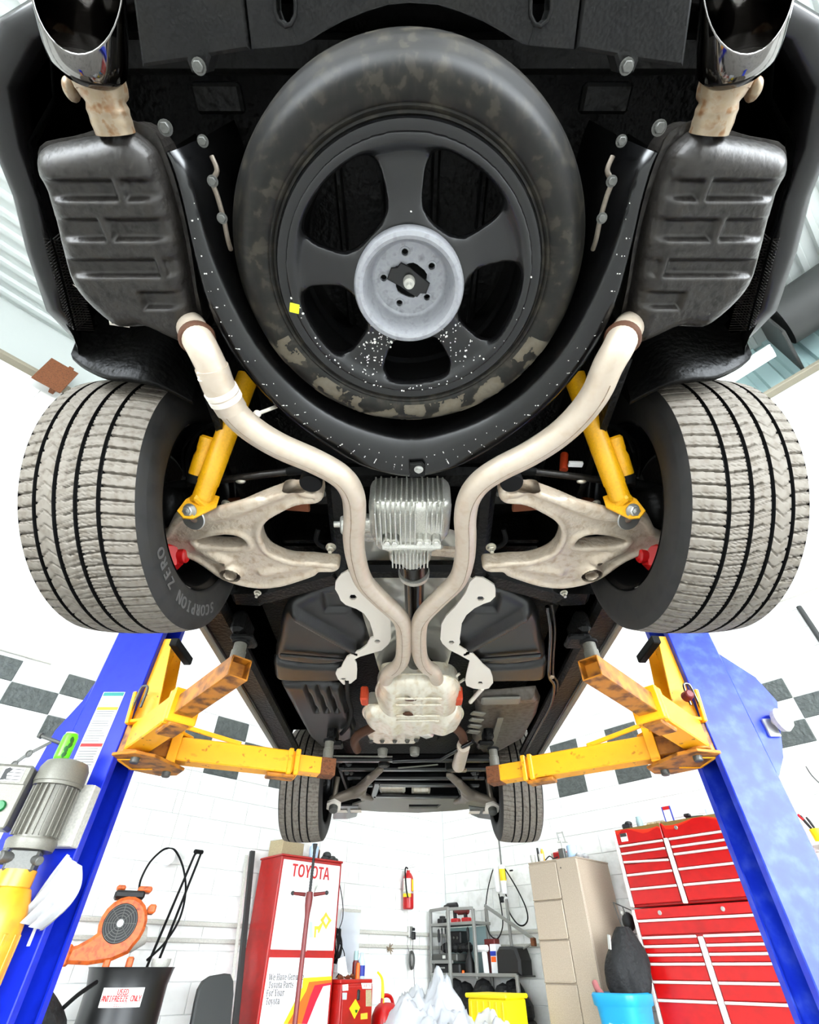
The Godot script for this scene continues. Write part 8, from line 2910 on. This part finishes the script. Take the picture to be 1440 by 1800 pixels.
func regulator() -> void:
	var t := thing("air_regulator", "pair of white air filter cylinders with yellow label and looping black hoses", "air filter", rw(1.08, 1.0, 0.05))
	var f := MB.new()
	f.lathe([Vector2(0, 1.385), Vector2(0.03, 1.385), Vector2(0.038, 1.40), Vector2(0.038, 1.63), Vector2(0.03, 1.66), Vector2(0, 1.67)], Transform3D(Basis(), rw(1.03, 0, 0.10)), 24)
	part("cylinder", f, M.white, t)
	var g := MB.new()
	g.lathe([Vector2(0, 1.36), Vector2(0.034, 1.36), Vector2(0.036, 1.38), Vector2(0.036, 1.46), Vector2(0.04, 1.47), Vector2(0.04, 1.62), Vector2(0.03, 1.65), Vector2(0, 1.66)], Transform3D(Basis(), rw(1.135, 0, 0.11)), 24)
	part("cylinder", g, M.white, t)
	var l := MB.new()
	l.lathe([Vector2(0.0408, 1.49), Vector2(0.0408, 1.61)], Transform3D(Basis(), rw(1.135, 0, 0.11)), 24)
	part("label_band", l, M.yellow_print, t)
	var l2 := MB.new()
	l2.lathe([Vector2(0.0412, 1.505), Vector2(0.0412, 1.595)], Transform3D(Basis(Vector3.UP, 0.2), rw(1.135, 0, 0.11)), 10, 0.9)
	part("print", l2, M.dark_grey, t)
	var p := MB.new()
	p.tube([rw(1.09, 3.2, 0.03), rw(1.09, 1.66, 0.06)], 0.010, 8)
	part("supply_pipe", p, M.dull_steel, t)
	var k := MB.new()
	k.box(rw(1.075, 1.31, 0.10), v(0.05, 0.06, 0.04), RIGHT, 0.01)
	k.box(rw(1.27, 1.585, 0.10), v(0.05, 0.016, 0.016), RIGHT, 0.004)
	part("valve_knob", k, M.black, t)
	var ga := MB.new()
	ga.lathe([Vector2(0, 0), Vector2(0.032, 0), Vector2(0.034, 0.02), Vector2(0.028, 0.024), Vector2(0, 0.022)], MB.frame(rw(1.15, 1.30, 0.10), RIGHT.z), 20)
	part("gauge", ga, M.white, t)
	var y := MB.new()
	y.tube(spl([rw(1.14, 1.36, 0.10), rw(1.15, 1.30, 0.09), rw(1.14, 1.24, 0.09), rw(1.18, 1.15, 0.09), rw(1.28, 1.065, 0.10), rw(1.37, 1.06, 0.10), rw(1.43, 1.12, 0.10), rw(1.41, 1.24, 0.10), rw(1.31, 1.42, 0.10), rw(1.18, 1.60, 0.10), rw(1.12, 1.66, 0.09)], 8), 0.008, 8)
	part("hose", y, M.black_rubber, t)
	var z := MB.new()
	z.tube(spl([rw(1.03, 1.37, 0.10), rw(1.05, 1.20, 0.10), rw(1.04, 1.06, 0.10), rw(0.98, 0.96, 0.12), rw(0.91, 0.95, 0.12), rw(0.83, 1.01, 0.12), rw(0.79, 1.16, 0.11), rw(0.84, 1.38, 0.10), rw(0.94, 1.58, 0.09), rw(1.0, 1.66, 0.08)], 8), 0.007, 8)
	part("hose", z, M.black_rubber, t)
	# jointed hoist boom stored on the wall
	var h := thing("folded_boom", "thin grey steel boom and post stored behind the black hoses", "boom", rw(1.2, 0.64, 0.25))
	var b1 := MB.new()
	b1.bar(rw(0.885, 1.255, 0.22), rw(1.62, 0.925, 0.30), 0.03, 0.03, Vector3.UP, 0.003)
	part("boom", b1, M.rack, h)
	var b2 := MB.new()
	b2.bar(rw(1.22, 1.30, 0.20), rw(1.26, 0.64, 0.25), 0.03, 0.03, RIGHT.z, 0.003)
	part("post", b2, M.rack, h)
	var b3 := MB.new()
	b3.bar(rw(1.28, 0.80, 0.25), rw(1.62, 0.90, 0.30), 0.015, 0.015, Vector3.UP, 0.002)
	part("brace", b3, M.rack, h)
	var b4 := MB.new()
	b4.box(rw(1.61, 0.90, 0.30), v(0.05, 0.07, 0.05), RIGHT, 0.005)
	part("end_joint", b4, M.rust, h)


func bin_and_bag() -> void:
	var q := rw(2.90, 0, 0.92)
	var t := thing("blue_bin", "bright blue plastic bin between the filing cabinet and the tool chest", "bin", q)
	var b := MB.new()
	var rows := []
	for e in [[0.0, 0.13, 0.14], [0.02, 0.14, 0.15], [0.46, 0.185, 0.19], [0.47, 0.205, 0.205], [0.53, 0.21, 0.21], [0.545, 0.20, 0.20], [0.535, 0.18, 0.18]]:
		var row := PackedVector3Array()
		for k in 36:
			var a := TAU * k / 36
			row.append(q + RIGHT * v(signf(cos(a)) * pow(absf(cos(a)), 0.45) * e[1], e[0], signf(sin(a)) * pow(absf(sin(a)), 0.45) * e[2]))
		rows.append(row)
	b.grid(rows, true)
	part("tub", b, M.cyan, t)
	var lg := MB.new()
	lg.prism([Vector2(-0.07, 0.0), Vector2(-0.055, 0.035), Vector2(-0.02, 0.055), Vector2(0.02, 0.055), Vector2(0.055, 0.035), Vector2(0.07, 0.0), Vector2(0.02, 0.0), Vector2(0.02, -0.05), Vector2(-0.02, -0.05), Vector2(-0.02, 0.0)], 0, 0.003, Transform3D(Basis(RIGHT.x, RIGHT.z, RIGHT.y), q + RIGHT * v(0.0, 0.36, 0.178)))
	part("moulded_emblem", lg, M.pale_blue, t)
	# black bin liner hanging over the edge
	var g := MB.new()
	rows = []
	for r in 22:
		var f := r / 21.0
		var row := PackedVector3Array()
		for e in 34:
			var a := TAU * e / 34
			var w := 0.215 * pow(sin(PI * clampf(0.02 + 0.93 * f, 0, 1)), 0.55) * (1.0 - 0.35 * f) * (1.0 + 0.14 * sin(a * 3.0 + 4.0 * f) + 0.08 * absf(sin(a * 4.5 - 5.0 * f)))
			row.append(rw(2.90 + 0.04 * f + w * cos(a), 0.47 + 0.50 * f - 0.10 * (1 - f) * maxf(0, cos(a - 0.8)), 0.82 - 0.10 * f + w * 0.85 * sin(a)))
		rows.append(row)
	g.grid(rows, true)
	solo("bin_liner", g, M.cloth_black, "black plastic bag bulging out of the blue bin", "bag", rw(2.9, 0.47, 0.82))
	var sw := MB.new()
	sw.box(rw(2.93, 0.86, 0.99), v(0.03, 0.10, 0.012), RIGHT.rotated(RIGHT.z, -0.2), 0.004)
	solo("silver_tag", sw, M.steel, "bright silver strip caught on the black bag", "strip", rw(2.93, 0.82, 0.99))
	var pk := MB.new()
	pk.tube(spl([rw(2.70, 0.60, 0.98), rw(2.74, 0.56, 1.02), rw(2.80, 0.525, 1.06)], 5), 0.026, 10)
	solo("pink_cloth", pk, M.pink, "dusky pink cloth poking out between the bag and the filing cabinet", "cloth", rw(2.74, 0.5, 1.0))
	# work lamp with a wire guard behind
	var wt := thing("work_lamp", "wire-guarded work lamp between the filing cabinet and the tool chest", "work lamp", rw(2.86, 0.98, 0.45))
	var wl := MB.new()
	for e in [[rw(2.76, 1.17, 0.45), rw(2.93, 1.10, 0.45)], [rw(2.76, 1.17, 0.45), rw(2.80, 0.94, 0.45)], [rw(2.93, 1.10, 0.45), rw(2.99, 0.92, 0.45)], [rw(2.80, 0.94, 0.45), rw(2.99, 0.92, 0.45)], [rw(2.85, 1.13, 0.45), rw(2.89, 0.93, 0.45)]]:
		wl.tube(e, 0.005, 6)
	part("guard", wl, M.dull_steel, wt)
	var wb := MB.new()
	wb.ball(rw(2.86, 1.02, 0.42), v(0.06, 0.075, 0.05), Basis(), 14)
	part("housing", wb, M.black, wt)
	var wg := MB.new()
	wg.ball(rw(2.83, 1.085, 0.45), v(0.022, 0.022, 0.02), Basis(), 12)
	part("bulb", wg, M.off_white, wt)


func plastic_heap() -> void:
	# crumpled clear plastic sheeting heaped on the floor in front of everything
	var n := FastNoiseLite.new()
	n.seed = 61
	n.frequency = 1.0
	n.fractal_octaves = 2
	n.noise_type = FastNoiseLite.TYPE_SIMPLEX
	var b := MB.new()
	var rows := []
	var lumps := [[0.22, -5.42, 0.60, 0.34], [0.00, -5.46, 0.52, 0.25], [0.56, -5.35, 0.40, 0.30], [0.06, -5.15, 0.44, 0.30], [0.36, -5.10, 0.36, 0.30], [-0.16, -5.20, 0.32, 0.20]]
	for r in 84:
		var row := PackedVector3Array()
		for k in 100:
			var x := -0.95 + 2.0 * k / 99
			var z := -6.0 + 1.32 * r / 83
			var y := 0.0
			for l in lumps:
				var d = Vector2(x - l[0], z - l[1]).length() / l[3]
				y = maxf(y, l[2] * sqrt(maxf(0.0, 1.0 - d * d * 0.8)) if d < 1.118 else 0.0)
			var f := smoothstep(0.0, 0.25, y)
			var fold := 0.05 + n.get_noise_2d(x * 2.6, z * 2.6) * 0.10 - absf(n.get_noise_2d(x * 5.0 + 9.0, z * 5.0)) * 0.09 + n.get_noise_2d(x * 9.0, z * 9.0 + 4.0) * 0.03
			row.append(v(x, 0.01 + y + f * (fold - 0.03), z))
		rows.append(row)
	b.grid(rows)
	solo("plastic_sheeting", b, M.bag, "crumpled heap of clear plastic sheeting on the floor before the bench rack", "plastic sheet", v(0.15, 0, -5.3))
